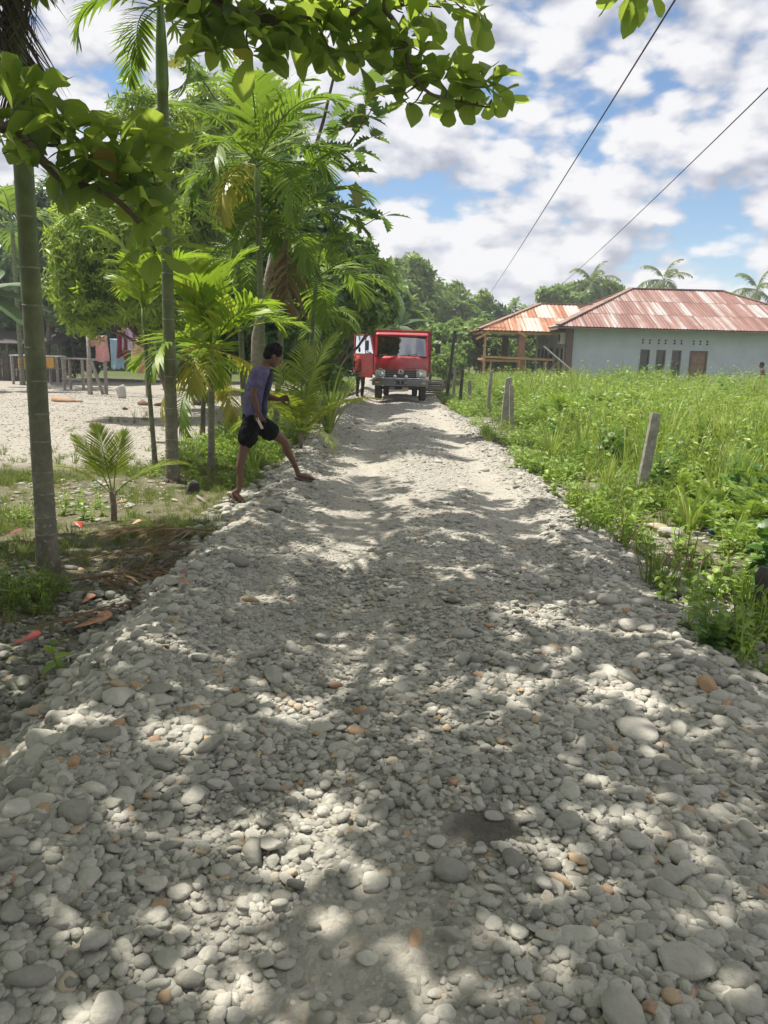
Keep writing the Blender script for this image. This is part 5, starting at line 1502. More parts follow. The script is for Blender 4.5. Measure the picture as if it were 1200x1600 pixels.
def build_house():
    h = house; W, D, H = 12.3, 8.2, 3.05     # local: x right along the front wall, y back
    t = 0.15
    # openings of the front wall (x centre, width, sill z, head z)
    wins = [(3.47, .42, .55, 2.13), (4.2, .42, .55, 2.13), (4.92, .42, .55, 2.13)]
    door = (5.93, .82, 0.1, 2.13)
    ops = sorted([(c - w / 2, c + w / 2, a, b) for c, w, a, b in wins + [door]])
    mb = MB(); x = 0.0
    def slab(xa, xb, za, zb): mb.box(((xa + xb) / 2, t / 2, (za + zb) / 2), (xb - xa, t, zb - za))
    for xa, xb, za, zb in ops:
        slab(x, xa, 0, H); slab(xa, xb, 0, za); slab(xa, xb, zb, H); x = xb
    slab(x, W, 0, H)
    mb.build('front_wall', M['wallblue'], h)
    # left wall facing the road, with its own openings (y centre, width, sill, head)
    lo = [(1.5, .45, .6, 2.1), (2.5, .45, .6, 2.1), (4.0, .85, .1, 2.15), (5.2, .5, .6, 2.1), (6.2, .5, .6, 2.1), (7.2, .5, .6, 2.1)]
    mb = MB(); y = t
    def slab2(ya, yb, za, zb): mb.box((t / 2, (ya + yb) / 2, (za + zb) / 2), (t, yb - ya, zb - za))
    for c, w, a, b_ in lo:
        slab2(y, c - w / 2, 0, H); slab2(c - w / 2, c + w / 2, 0, a); slab2(c - w / 2, c + w / 2, b_, H); y = c + w / 2
    slab2(y, D, 0, H)
    mb.build('side_wall', M['wallwhite'], h)
    mb = MB(); mb.box((W / 2, D - t / 2, H / 2), (W - 2 * t, t, H)); mb.build('rear_wall', M['wallblue'], h)
    mb = MB(); mb.box((W - t / 2, D / 2, H / 2), (t, D - 2 * t - .01, H)); mb.build('far_side_wall', M['wallblue'], h)
    mb = MB(); mb.box((W / 2, D / 2, .05), (W - .4, D - .4, .1)); mb.build('floor_slab', M['soffit'], h)
    mb = MB(); mb.box((-.05, -.05, H / 2), (.30, .30, H)); mb.build('corner_pillar', M['brownpaint'], h)
    for c, w, a, b_ in wins:
        f = MB(); e = .055
        f.box((c - w / 2 + e / 2, .03, (a + b_) / 2), (e, .11, b_ - a)); f.box((c + w / 2 - e / 2, .03, (a + b_) / 2), (e, .11, b_ - a))
        f.box((c, .03, b_ - e / 2), (w - 2 * e, .11, e)); f.box((c, .02, a + e / 2), (w - 2 * e, .13, e))
        wo = f.build('window', M['brownpaint'], h)
        p = MB(); p.box((c, .06, (a + b_) / 2), (w - 2 * e, .012, b_ - a - 2 * e)); p.build('pane', M['shutter'], wo)
    c, w, a, b_ = door; e = .07
    f = MB(); f.box((c - w / 2 + e / 2, .03, (a + b_) / 2), (e, .11, b_ - a)); f.box((c + w / 2 - e / 2, .03, (a + b_) / 2), (e, .11, b_ - a)); f.box((c, .03, b_ - e / 2), (w - 2 * e, .11, e))
    d = f.build('door', M['brownpaint'], h)
    p = MB(); p.box((c, .06, (a + b_ - e) / 2), (w - 2 * e, .03, b_ - a - e)); p.build('door_leaf', M['doorwood'], d)
    for r in range(4):
        for k in (-1, 1):
            p = MB(); p.box((c + k * (w - 2 * e) * .24, .038, .42 + r * .44), ((w - 2 * e) * .36, .02, .3)); p.build('door_panel', M['doorpanel'], d)
    p = MB(); p.ball((c + .27, .025, 1.05), .025); p.build('handle', M['acwhite'], d)
    for c, w, a, b_ in lo:
        f = MB(); e = .055
        for s in (-1, 1): f.box((.03, c + s * (w / 2 - e / 2), (a + b_) / 2), (.11, e, b_ - a))
        f.box((.03, c, b_ - e / 2), (.11, w - 2 * e, e)); f.box((.03, c, a + e / 2), (.11, w - 2 * e, e))
        wo = f.build('window' if a > .2 else 'door', M['brownpaint'], h)
        p = MB(); p.box((.06, c, (a + b_) / 2), (.012, w - 2 * e, b_ - a - 2 * e)); p.build('pane', M['shutter'], wo)
    # ventilation holes: two stacked lozenges each
    for x in (3.32, 3.64, 4.05, 4.36, 4.77, 5.08, 5.64, 5.94, 6.26):
        v = MB()
        for z in (2.43, 2.55): v.box((x, -.004, z), (.075, .012, .075), Euler((0, PI / 4, 0)))
        v.build('vent', M['hole'], h)
    for y in (1.3, 1.7, 2.3, 2.7, 5.0, 5.4, 6.0, 6.4, 7.0, 7.4):
        v = MB()
        for z in (2.43, 2.55): v.box((-.004, y, z), (.012, .075, .075), Euler((PI / 4, 0, 0)))
        v.build('vent', M['hole'], h)
    # air conditioner box by the corner
    ac = MB(); ac.box((-.17, 1.0, 2.55), (.28, .75, .52)); a_ = ac.build('air_conditioner', M['acwhite'], h, bevel=.02)
    g = MB(); g.tube([(-.315, .86, 2.55), (-.325, .86, 2.55)], .19, 18); g.build('fan_grille', M['hole'], a_)
    # main hip roof
    ez, rz = 3.07, 5.12; x0, x1, y0, y1 = -.75, 12.95, -.7, 8.9; rx0, rx1, ryy = 3.8, 8.4, 4.1
    fl, fr, bl, br = (x0, y0, ez), (x1, y0, ez), (x0, y1, ez), (x1, y1, ez); r0, r1 = (rx0, ryy, rz), (rx1, ryy, rz)
    roof_sheet(h, fl, fr, r0, r1, M['tin'], 0.62, 3)
    roof_sheet(h, br, bl, r1, r0, M['tin'], 1.2, 2)
    roof_sheet(h, bl, fl, r0, r0, M['tin'], 0.8, 2)
    roof_sheet(h, fr, br, r1, r1, M['tin'], 1.2, 2)
    for a, b_ in ((fl, r0), (fr, r1), (bl, r0), (br, r1), (r0, r1)):
        c = MB(); c.bar(Vector(a) + Vector((0, 0, .045)), Vector(b_) + Vector((0, 0, .045)), .26, .05); c.build('ridge_cap', M['fascia'], h)
    for a, b_ in ((fl, fr), (fl, bl), (fr, br), (bl, br)):
        c = MB(); c.bar(Vector(a) - Vector((0, 0, .10)), Vector(b_) - Vector((0, 0, .10)), .03, .15, roll=PI / 2 if a == fl and b_ == fr or (a == bl) else 0); c.build('fascia', M['fascia'], h)
    s = MB(); s.box(((x0 + x1) / 2, (y0 - .0) / 2, ez - .075), (x1 - x0 - .1, -y0 - .06, .02)); s.box((x0 / 2 - .02, D / 2, ez - .076), (-x0 - .1, D + .02, .02)); s.build('soffit', M['soffit'], h)
    # porch roof towards the road
    pz, pr = 2.86, 4.30; px0, py0, py1 = -4.1, .9, 7.9; pm = (py0 + py1) / 2
    a, b_, c, d = (px0, py0, pz), (-.4, py0, pz), (px0, py1, pz), (-.4, py1, pz); ra, rb = (-.62, pm, pr), (2.2, pm, pr)
    roof_sheet(h, a, (1.2, py0, pz), ra, rb, M['tin_orange'], .8, 2)
    roof_sheet(h, (1.2, py1, pz), c, rb, ra, M['tin_orange'], .8, 2)
    roof_sheet(h, c, a, ra, ra, M['tin_orange'], .8, 2)
    for p, q in ((a, ra), (c, ra), (ra, rb)):
        k = MB(); k.bar(Vector(p) + Vector((0, 0, .04)), Vector(q) + Vector((0, 0, .04)), .22, .05); k.build('ridge_cap', M['fascia'], h)
    # porch frame of raw timber
    def stick(name, p, q, w, hh=None, m='newtimber'):
        k = MB(); k.bar(p, q, w, hh); return k.build(name, M[m], h)
    stick('porch_beam', (px0 + .1, py0 + .15, pz - .12), (-.2, py0 + .15, pz - .12), .07, .12)
    stick('porch_beam', (px0 + .15, py0, pz - .13), (px0 + .15, py1, pz - .13), .07, .12)
    stick('porch_beam', (px0 + .1, py1 - .15, pz - .12), (-.2, py1 - .15, pz - .12), .07, .12)
    for k in range(5): stick('rafter', (px0 - .12, py0 + .3 + k * 1.5, pz - .04), (px0 + 1.2, py0 + .3 + k * 1.5, pz + .42), .05, .08)
    stick('porch_post', (px0 + .35, py0 + .15, 0), (px0 + .35, py0 + .15, pz - .18), .10)
    stick('porch_post', (px0 + .35, py1 - .15, 0), (px0 + .35, py1 - .15, pz - .18), .10)
    for y in (py0 + .35, py1 - 1.4):
        k = MB(); k.box((-2.0, y, 1.35), (.30, .30, 2.7)); k.build('porch_column', M['redcol'], h)
    stick('rail', (px0 + .2, py0 + .05, 1.62), (-.5, py0 + .05, 1.55), .05, .10)
    stick('rail', (px0 + .2, py0 + .25, 1.45), (-1.8, py0 + .25, 1.45), .05, .10)
    stick('rail', (px0 + .35, py0 + .2, 1.5), (px0 + .35, py1 - .2, 1.5), .05, .10)
    for x in (px0 + .28, px0 + .62, -2.15, -1.85, -.9): stick('stake', (x, py0 - .02, 0), (x + .03, py0 - .02, 1.5), .05)
    stick('eave_brace', (px0 - .1, py0 - .05, pz - .45), (px0 + .5, py0 - .05, pz - .1), .05, .1)
    stick('eave_brace', (-2.25, py0 - .12, pz - .05), (-1.85, py0 - .12, pz - .3), .05, .1)
    stick('brace', (-.9, py0, .75), (-.3, py0, 1.45), .05, .08)


build_house()
mb = MB(); mb.bar((6.95, 35.2, 2.02), (8.55, 34.4, .65), .16, .05); o = mb.build('leaning_plank', M['weathered']); tag(o, 'long pale plank leaning across the front of the porch', 'plank')

# ------------------------------------------------------------------ fence posts
def post(label, u, v, h, w, d, lean, mat='weathered', tip=0.0, name='fence_post', z=-.1, rz=0.0, group='fence posts along the field'):
    b = base_at(u, v, z); mb = MB()
    n = 6; rings = []
    for i in range(n + 1):
        t = i / n; s = 1 - .12 * t; ox = .006 * math.sin(5 * t + u); oy = .006 * math.cos(4 * t + v)
        z0 = -.2 + (h + .2) * t
        c = [(-.5, -.5), (0, -.53), (.5, -.5), (.52, 0), (.5, .5), (0, .52), (-.5, .5), (-.53, 0)]
        rings.append([Vector((x * w * s + ox, y * d * s + oy, z0 + (tip * (x + .5) * w if i == n else 0))) for x, y in c])
    mb.loft(rings)
    o = mb.build(name, M[mat], None, False, .004, b, (lean[1], lean[0], rz)); tag(o, label, 'post', group); return o


post('nearest fence post, a grey plank leaning right at the edge of the weeds', 998, 783, 1.02, .13, .06, (.13, -.02), rz=.2)
post('thicker of the pair of short posts, left one', 787, 668, 1.15, .16, .09, (.05, 0), tip=.3)
post('thinner of the pair of short posts, leaning left', 800, 672, 1.05, .10, .07, (-.07, 0), tip=-.4)
post('short dark post between the pair and the truck', 719, 633, 1.2, .11, .1, (.02, 0), 'darktimber')
post('stubby grey post next to the short dark one', 733, 630, .75, .13, .1, (-.03, 0))
post('pale post left of the short dark one', 708, 627, 1.25, .11, .09, (.02, 0))
post('pale broken post right of the stubby one', 762, 645, 1.2, .10, .07, (.04, 0), tip=.5)
post('tall black pole beside the road, beside the short posts near the truck', 697, 627, 2.5, .12, .11, (.085, 0), 'darktimber', name='wooden_pole', group=None)
b = base_at(1196, 975, -.1)
mb = MB(); mb.tube([(0, 0, -.15), (0.01, 0, .12), (-.01, .02, .3), (0, .02, .36)], [.10, .085, .08, .07], 10)
o = mb.build('tree_stump', M['darktimber'], None, True, 0, b); tag(o, 'dark rotten stump at the right edge under the broad leaves', 'stump')

# ------------------------------------------------------------------ cables
def cable(label, pts, r, sag):
    a, b = Vector(pts[0]), Vector(pts[1]); path = [a.lerp(b, t) - Vector((0, 0, sag * 4 * t * (1 - t))) for t in np.linspace(0, 1, 40)]
    mb = MB(); mb.tube(path, r, 6)
    for i in range(1):
        pass
    o = mb.build('overhead_cable', M['cable'], None, True); tag(o, label, 'cable', 'overhead cables'); return o


M['cable'] = pbr('black_cable', (0.03, 0.03, 0.033), 0.5)
cable('thicker overhead cable running down to the bare tree left of the house', (at(1128, -118, 7.0), at(757, 470, 62)), .011, .12)
cable('thinner overhead cable ending behind the porch roof at right', (at(1330, 10, 11.0), at(868, 452, 60)), .012, .15)

# ------------------------------------------------------------------ truck
M['red'] = pbr('red_truck_paint', (0.42, 0.018, 0.022), 0.35, var=0.1, scale=3, coat=0.4, dirt=(0.30, 0.14, 0.10), dirt_scale=2.2, dirt_amt=0.55)
M['reddull'] = pbr('dull_red_bed_shaded_door_paint', (0.30, 0.03, 0.03), 0.6, var=0.2, scale=4, dirt=(0.2, 0.1, 0.07), dirt_scale=3, dirt_amt=0.5)  # bed paint; on the open door its darker red carries shade
M['tyre'] = pbr('dusty_rubber', (0.035, 0.034, 0.032), 0.9, var=0.3, scale=8, dirt=(0.16, 0.14, 0.11), dirt_scale=5, dirt_amt=0.5)
M['blackpl'] = pbr('black_plastic', (0.025, 0.025, 0.027), 0.5)
M['bumper'] = pbr('worn_dark_bumper', (0.16, 0.17, 0.19), 0.35, metal=0.6, var=0.2, scale=5, dirt=(0.2, 0.18, 0.14), dirt_scale=4, dirt_amt=0.4)
M['chrome'] = pbr('chrome', (0.75, 0.76, 0.78), 0.15, metal=1.0)
M['lamp'] = pbr('headlamp_lens', (0.42, 0.44, 0.40), 0.12, var=0.3, scale=12, spec=0.8)
M['amber'] = pbr('amber_lens', (0.55, 0.42, 0.05), 0.25)
M['seat'] = pbr('dark_seat_cloth', (0.05, 0.05, 0.055), 0.9)
M['plate'] = pbr('black_number_plate', (0.02, 0.02, 0.022), 0.4)
M['plateink'] = pbr('number_plate_white', (0.55, 0.56, 0.58), 0.5)
M['paper'] = pbr('tan_plate', (0.62, 0.50, 0.33), 0.7)
M['rim'] = pbr('steel_rim', (0.25, 0.24, 0.23), 0.55, metal=0.4)
M['yellowbit'] = pbr('yellow_wiper_rubber', (0.5, 0.45, 0.08), 0.6)


def mat_glass(name='windscreen_glass', ior=3.4):
    m, nt, out = newmat(name)
    t = nt.nodes.new('ShaderNodeBsdfTransparent'); t.inputs[0].default_value = (0.45, 0.52, 0.52, 1)
    g = nt.nodes.new('ShaderNodeBsdfGlossy'); g.inputs['Roughness'].default_value = 0.03; g.inputs['Color'].default_value = (0.9, 0.95, 1, 1)
    fr = nt.nodes.new('ShaderNodeFresnel'); fr.inputs['IOR'].default_value = ior
    mx = nt.nodes.new('ShaderNodeMixShader'); nt.links.new(fr.outputs[0], mx.inputs[0]); nt.links.new(t.outputs[0], mx.inputs[1]); nt.links.new(g.outputs[0], mx.inputs[2])
    nt.links.new(mx.outputs[0], out.inputs[0]); return m


M['glass'] = mat_glass(); M['sideglass'] = mat_glass('door_glass', 1.5)


def rrect(hw, zb, zt, r, y, n=4):
    """rounded rectangle ring in the xz plane at depth y"""
    P = []
    for cx, cz, a0 in ((hw - r, zt - r, 0), (-hw + r, zt - r, PI / 2), (-hw + r, zb + r, PI), (hw - r, zb + r, 3 * PI / 2)):
        for k in range(n + 1):
            a = a0 + PI / 2 * k / n; P.append(Vector((cx + r * math.cos(a), y, cz + r * math.sin(a))))
    return P


def build_truck():
    base = Vector((0.42, 24.9, tz(.42, 25.5) + 0.0)); t = empty('truck', base, math.radians(-1.0)); tag(t, 'red tipper truck parked across the road with its driver door open', 'truck')
    def B(name, c, size, m, parent=t, bevel=.0, rot=None):
        mb = MB(); mb.box(c, size, rot); return mb.build(name, M[m], parent, False, bevel)
    # local: front at y=0 looking towards -y; x right
    # cab shell built of panels so that it is hollow
    hw = .87; zb, zw, zt = .98, 1.42, 2.12
    # front panel: nose from bumper line to the windscreen, slightly raked
    mb = MB()
    prof = [(0.02, .80), (0.0, .98), (0.01, 1.15), (0.06, 1.34), (0.10, 1.43)]
    xs = [-hw, -hw * .92, -hw * .5, 0, hw * .5, hw * .92, hw]
    bow = lambda x: .10 * (abs(x) / hw) ** 3
    for i in range(len(prof) - 1):
        for j in range(len(xs) - 1):
            q = [(xs[j], prof[i]), (xs[j + 1], prof[i]), (xs[j + 1], prof[i + 1]), (xs[j], prof[i + 1])]
            mb.poly([(x, p[0] + bow(x), p[1]) for x, p in q])
    bm_o = mb.build('front_panel', M['red'], t, True)
    sm = bm_o.modifiers.new('solid', 'SOLIDIFY'); sm.thickness = .03; sm.offset = -1
    B('panel_seam', (0, .012, 1.055), (1.70, .01, .012), 'blackpl'); B('lower_apron', (0, .03, .80), (1.1, .04, .1), 'blackpl')
    # roof with brow over the screen
    mb = MB(); rings = []
    for y, dz, w in ((.40, -.03, .80), (.46, .02, .84), (.60, .055, .85), (1.2, .07, .85), (1.62, .05, .85)):
        rings.append(rrect(w, zt - .06, zt + dz, .05, y))
    mb.loft(rings); mb.build('cab_roof', M['red'], t, True)
    # pillars
    for s in (-1, 1):
        mb = MB(); mb.bar((s * .82, .19, 1.40), (s * .80, .47, zt - .02), .075, .07); mb.build('pillar', M['red'], t, False, .015)
        B('rear_pillar', (s * .84, 1.57, 1.69), (.06, .12, .82), 'red')
    B('cab_back', (0, 1.63, 1.54), (1.7, .05, 1.12), 'red')
    B('cab_floor', (0, .85, .84), (1.66, 1.5, .06), 'blackpl')
    # far side door shut (viewer right), near side sill
    B('door', (.855, .86, 1.16), (.05, 1.28, .6), 'red', bevel=.02)
    mb = MB(); mb.poly([(.85, .28, 1.46), (.85, 1.5, 1.46), (.83, 1.5, 2.06), (.83, .50, 2.06)]); mb.build('side_window', M['sideglass'], t)
    # windscreen
    mb = MB(); xs2 = [-.79, -.5, 0, .5, .79]
    for j in range(4):
        a, b = xs2[j], xs2[j + 1]
        mb.poly([(a, .12 + bow(a), 1.425), (b, .12 + bow(b), 1.425), (b * .97, .43 + bow(b) * .6, zt - .06), (a * .97, .43 + bow(a) * .6, zt - .06)])
    mb.build('windscreen', M['glass'], t, True)
    mb = MB(); mb.bar((-.8, .16, 1.425), (.8, .16, 1.425), .05, .04); mb.build('screen_seal', M['blackpl'], t)
    # dashboard, seats, wheel
    B('dashboard', (0, .42, 1.33), (1.6, .4, .22), 'blackpl', bevel=.04)
    for x in (-.45, .1, .5):
        B('seat_cushion', (x, 1.1, 1.05), (.44, .5, .16), 'seat', bevel=.05); B('seat_back', (x, 1.42, 1.45), (.42, .14, .7), 'seat', bevel=.05)
    mb = MB(); c = Vector((-.45, .72, 1.45)); ring = [c + Vector((.2 * math.cos(a), .1 * math.sin(a), .17 * math.sin(a))) for a in np.linspace(0, 2 * PI, 21)]; mb.tube(ring, .016, 6, cap=False); mb.build('steering_wheel', M['blackpl'], t, True)
    # wipers
    for xa, xb, z in ((-.62, -.15, 1.50), (.05, .50, 1.50)):
        mb = MB(); mb.bar((xa, .075, 1.44), (xb, .12, z), .014, .02); mb.bar((xa - .1, .09, 1.452), (xa + .12, .09, 1.462), .014, .02); w = mb.build('wiper', M['blackpl'], t)
        mb = MB(); mb.bar((xa - .08, .078, 1.462), (xa + .16, .078, 1.472), .012, .014); mb.build('wiper_blade', M['yellowbit'], w)
    # grille, emblem, letters
    g = B('grille', (0, .005, .88), (.98, .05, .22), 'blackpl', bevel=.02)
    for z in (.82, .88, .94): B('grille_bar', (0, -.025, z), (.92, .02, .018), 'bumper', g)
    mb = MB(); ring = [Vector((.085 * math.cos(a), -.045, .94 + .06 * math.sin(a))) for a in np.linspace(0, 2 * PI, 21)]; mb.tube(ring, .012, 6, cap=False)
    for s in (-1, 1): mb.bar((s * .03, -.045, .89), (s * .05, -.045, .985), .018, .014)
    mb.bar((-.045, -.045, .94), (.045, -.045, .94), .014, .014)
    mb.build('emblem', M['chrome'], t, True)
    for x0 in (-.70, .50):
        mb = MB()
        for k in range(5): mb.box((x0 + k * .045, -.005 + bow(x0), 1.035), (.028, .012, .035))
        mb.build('model_letters', M['plateink'], t)
    # headlamps with indicators
    for s in (-1, 1):
        mb = MB(); rings = [rrect(.165, .765, .985, .04, y) for y in (.12, -.005, -.02)]
        rings[2] = rrect(.15, .78, .97, .035, -.025)
        for r in rings:
            for p in r: p.x += s * .655; p.y += bow(p.x) * .9
        mb.loft(rings); hl = mb.build('headlamp', M['lamp'], t, True)
        mb = MB(); mb.ball((s * .62, -.01, .87), (.075, .03, .075)); mb.build('reflector', M['chrome'], hl, True)
        mb = MB(); mb.bar((s * .55, .0, .995), (s * .80, .045, .995), .02, .02); mb.build('chrome_strip', M['chrome'], hl)
        B('indicator', (s * .80, .07, .87), (.05, .06, .18), 'lamp', hl, .01)
    # bumper
    mb = MB(); rings = []
    for x in (-.92, -.88, -.6, 0, .6, .88, .92):
        y = .06 * (abs(x) / .92) ** 4; e = .0 if abs(x) < .9 else .03
        rings.append([Vector((x, -.10 + y + e, .50 + e)), Vector((x, -.13 + y + e, .56)), Vector((x, -.13 + y + e, .68)), Vector((x, -.10 + y + e, .735 - e)), Vector((x, .05, .735 - e)), Vector((x, .05, .50 + e))])
    mb.loft(rings); bp = mb.build('bumper', M['bumper'], t)
    B('bumper_lip', (0, -.105, .745), (1.72, .05, .022), 'chrome', bp, .005)
    for x in (-.18, .18):
        mb = MB(); mb.tube([(x, -.09, .79), (x, -.15, .79)], .055, 14); fl = mb.build('fog_lamp', M['lamp'], t, True)
    for x in (-.74, .74): B('bumper_indicator', (x, -.115, .60), (.13, .03, .05), 'amber', bp, .008)
    pl = B('number_plate', (0, -.14, .61), (.40, .012, .13), 'plate')
    mb = MB()
    def stroke(pts, ox):
        for a, b in zip(pts, pts[1:]): mb.bar((ox + a[0], -.1485, .575 + a[1]), (ox + b[0], -.1485, .575 + b[1]), .012, .004)
    stroke([(0, 0), (0, .07), (.04, 0), (.04, .07)], -.19); stroke([(0, .07), (.045, .07)], -.03); stroke([(.022, .07), (.022, 0)], -.03); stroke([(0, 0), (0, .07), (.04, 0), (.04, .07)], .14)
    mb.build('plate_characters', M['plateink'], pl)
    B('under_plate', (.16, .15, .40), (.20, .015, .11), 'paper'); B('under_tag', (-.27, .15, .425), (.16, .015, .03), 'plateink')
    # chassis, wheels
    for x in (-.36, .36): B('chassis_rail', (x, 2.6, .62), (.08, 5.0, .18), 'blackpl')
    B('front_axle', (0, .72, .40), (1.3, .1, .1), 'blackpl'); B('engine_guard', (0, .5, .52), (1.1, .4, .2), 'blackpl')
    def wheel(x, y, w):
        mb = MB(); R = .40; prof = [(-w / 2, .22), (-w / 2, R - .05), (-w / 2 + .03, R), (w / 2 - .03, R), (w / 2, R - .05), (w / 2, .22)]
        rings = [[Vector((x + a, y + r * math.cos(q), R + r * math.sin(q))) for q in np.linspace(0, 2 * PI, 24, endpoint=False)] for a, r in prof]
        mb.loft(rings); wo = mb.build('wheel', M['tyre'], t)
        mb = MB(); s = 1 if x > 0 else -1
        mb.tube([(x + s * (w / 2 - .05), y, R), (x + s * (w / 2 + .004), y, R), (x + s * (w / 2 + .01), y, R)], [.21, .2, .12], 18); mb.build('rim', M['rim'], wo)
    for x in (-.72, .72): wheel(x, .72, .23)
    for x in (-.78, -.52, .52, .78): wheel(x, 3.55, .2)
    for s in (-1, 1):
        mb = MB(); mb.tube([(s * .76, .72 + .5 * math.cos(a), .42 + .5 * math.sin(a)) for a in np.linspace(.2, PI - .2, 9)], .05, 6); mb.build('mudguard', M['blackpl'], t)
        B('step', (s * .80, 1.30, .50), (.18, .4, .05), 'blackpl')
    # tipper bed
    B('bed_front', (0, 1.86, 1.60), (1.92, .08, 1.26), 'reddull'); B('bed_floor', (0, 3.45, .92), (1.9, 3.2, .1), 'reddull')
    B('bed_rail', (0, 1.84, 2.25), (2.0, .16, .09), 'reddull', bevel=.01)
    for s in (-1, 1):
        B('bed_side', (s * .95, 3.45, 1.54), (.06, 3.2, 1.34), 'reddull'); B('bed_side_rail', (s * .96, 3.45, 2.22), (.12, 3.2, .08), 'reddull')
        for k in range(5): B('bed_rib', (s * 1.0, 2.1 + k * .68, 1.54), (.05, .08, 1.28), 'reddull')
    B('bed_tail', (0, 5.06, 1.5), (1.9, .06, 1.2), 'reddull')
    # mirrors
    for s in (-1, 1):
        mb = MB(); mb.bar((s * .84, .25, 1.46), (s * 1.12, .10, 1.5), .025); mr = mb.build('mirror_arm', M['blackpl'], t)
        if s > 0: B('mirror', (1.15, .08, 1.70), (.17, .06, .30), 'blackpl', mr, .02); mb = MB(); mb.bar((1.13, .1, 1.5), (1.15, .1, 1.6), .025); mb.build('mirror_stem', M['blackpl'], mr)
    # open driver door (viewer left): hinged at the front corner, swung out
    d = empty('open_door', (-.86, .24, .0), 0); d.parent = t; d.rotation_euler = (0, 0, math.radians(36)); d.name = 'door'
    # door plate in local yz, hinge at y=0
    B('door_panel', (0, .62, 1.16), (.055, 1.2, .66), 'reddull', d, .02)  # darker red than the cab: shade painted into the open door
    B('door_lower', (0, .55, .80), (.05, .9, .16), 'reddull', d, .03)
    mb = MB(); mb.bar((0, .02, 1.48), (0, .24, 2.08), .05, .06); mb.bar((0, .24, 2.08), (0, 1.16, 2.08), .05, .06); mb.bar((0, 1.16, 2.08), (0, 1.19, 1.48), .05, .06); mb.bar((0, .52, 1.48), (0, .52, 2.08), .03, .03); mb.build('window_frame', M['red'], d, False, .008)
    mb = MB(); mb.poly([(0, .06, 1.49), (0, 1.17, 1.49), (0, 1.15, 2.06), (0, .25, 2.06)]); mb.build('door_window', M['sideglass'], d)
    B('door_handle', (.04, 1.05, 1.36), (.03, .16, .04), 'blackpl', d); B('arm_rest', (.045, .6, 1.28), (.06, .5, .07), 'blackpl', d, .01)
    mb = MB(); mb.bar((-.05, .1, 1.5), (-.28, .0, 1.55), .025); mb.build('mirror_arm', M['blackpl'], d)
    B('mirror', (-.30, 0.0, 1.74), (.06, .17, .32), 'blackpl', d, .02)
    return t


build_truck()

# ------------------------------------------------------------------ people
def skin_mat(name, col): return pbr(name, col, 0.55, var=0.12, scale=9, spec=0.35)


M['skin'] = skin_mat('brown_skin', (0.135, 0.07, 0.045))
M['hair'] = pbr('black_hair', (0.008, 0.0075, 0.007), 0.75, var=0.3, scale=60, bump=0.6, spec=0.15)
M['shirt'] = pbr('purple_grey_shirt', (0.11, 0.095, 0.19), 0.9, var=0.2, scale=7, bump=1.0)
M['shirtdark'] = pbr('navy_shirt_front', (0.022, 0.025, 0.05), 0.9, var=0.15, scale=6, bump=0.3)
M['shorts'] = pbr('black_shorts', (0.007, 0.007, 0.0075), 0.9, var=0.3, scale=8, bump=0.3, spec=0.15)
M['print'] = pbr('grey_print_on_shorts', (0.25, 0.25, 0.26), 0.8, var=0.4, scale=30)
M['sandal'] = pbr('brown_rubber_sandal', (0.10, 0.06, 0.045), 0.8, var=0.2, scale=10)
M['card'] = pbr('pink_card', (0.72, 0.58, 0.58), 0.6)
M['eyewhite'] = pbr('eye', (0.5, 0.48, 0.45), 0.3)
M['trousers'] = pbr('dark_trousers', (0.03, 0.03, 0.032), 0.85, var=0.3, scale=8)
M['redshirt'] = pbr('red_tshirt', (0.35, 0.05, 0.04), 0.9, var=0.15, scale=6)
M['blueshirt'] = pbr('blue_tshirt', (0.08, 0.13, 0.30), 0.9, var=0.15, scale=6)


def smooth_path(P, R, k=4):
    P = [Vector(p) for p in P]; out, rad = [], []
    for i in range(len(P) - 1):
        p0, p1, p2, p3 = P[max(i - 1, 0)], P[i], P[i + 1], P[min(i + 2, len(P) - 1)]
        for j in range(k):
            t = j / k
            out.append(0.5 * (2 * p1 + (p2 - p0) * t + (2 * p0 - 5 * p1 + 4 * p2 - p3) * t * t + (3 * p1 - p0 - 3 * p2 + p3) * t ** 3)); rad.append(R[i] + (R[i + 1] - R[i]) * (t * t * (3 - 2 * t)))
    return out + [P[-1]], rad + [R[-1]]


def limb(mb, P, R, n=10, k=4):
    P, R = smooth_path(P, R, k); mb.tube(P, R, n); mb.ball(P[0], R[0], 10, 6); mb.ball(P[-1], R[-1], 10, 6)


def remesh(o, voxel, it=4):
    m = o.modifiers.new('skin', 'REMESH'); m.mode = 'VOXEL'; m.voxel_size = voxel; m.use_smooth_shade = True
    s = o.modifiers.new('soft', 'SMOOTH'); s.factor = 0.5; s.iterations = it
    return o


def folds(o, strength=.012, size=.07):
    t = bpy.data.textures.new('cloth_folds', 'CLOUDS'); t.noise_scale = size; t.noise_depth = 2
    d = o.modifiers.new('folds', 'DISPLACE'); d.texture = t; d.strength = strength; d.mid_level = 0.5; d.texture_coords = 'LOCAL'
    return o


def ell_ring(c, ax, lat, hd, hl, n=16):
    """ellipse round c; ax = forward axis, lat = sideways axis"""
    return [Vector(c) + ax * (hd * math.cos(2 * PI * k / n)) + lat * (hl * math.sin(2 * PI * k / n)) for k in range(n)]


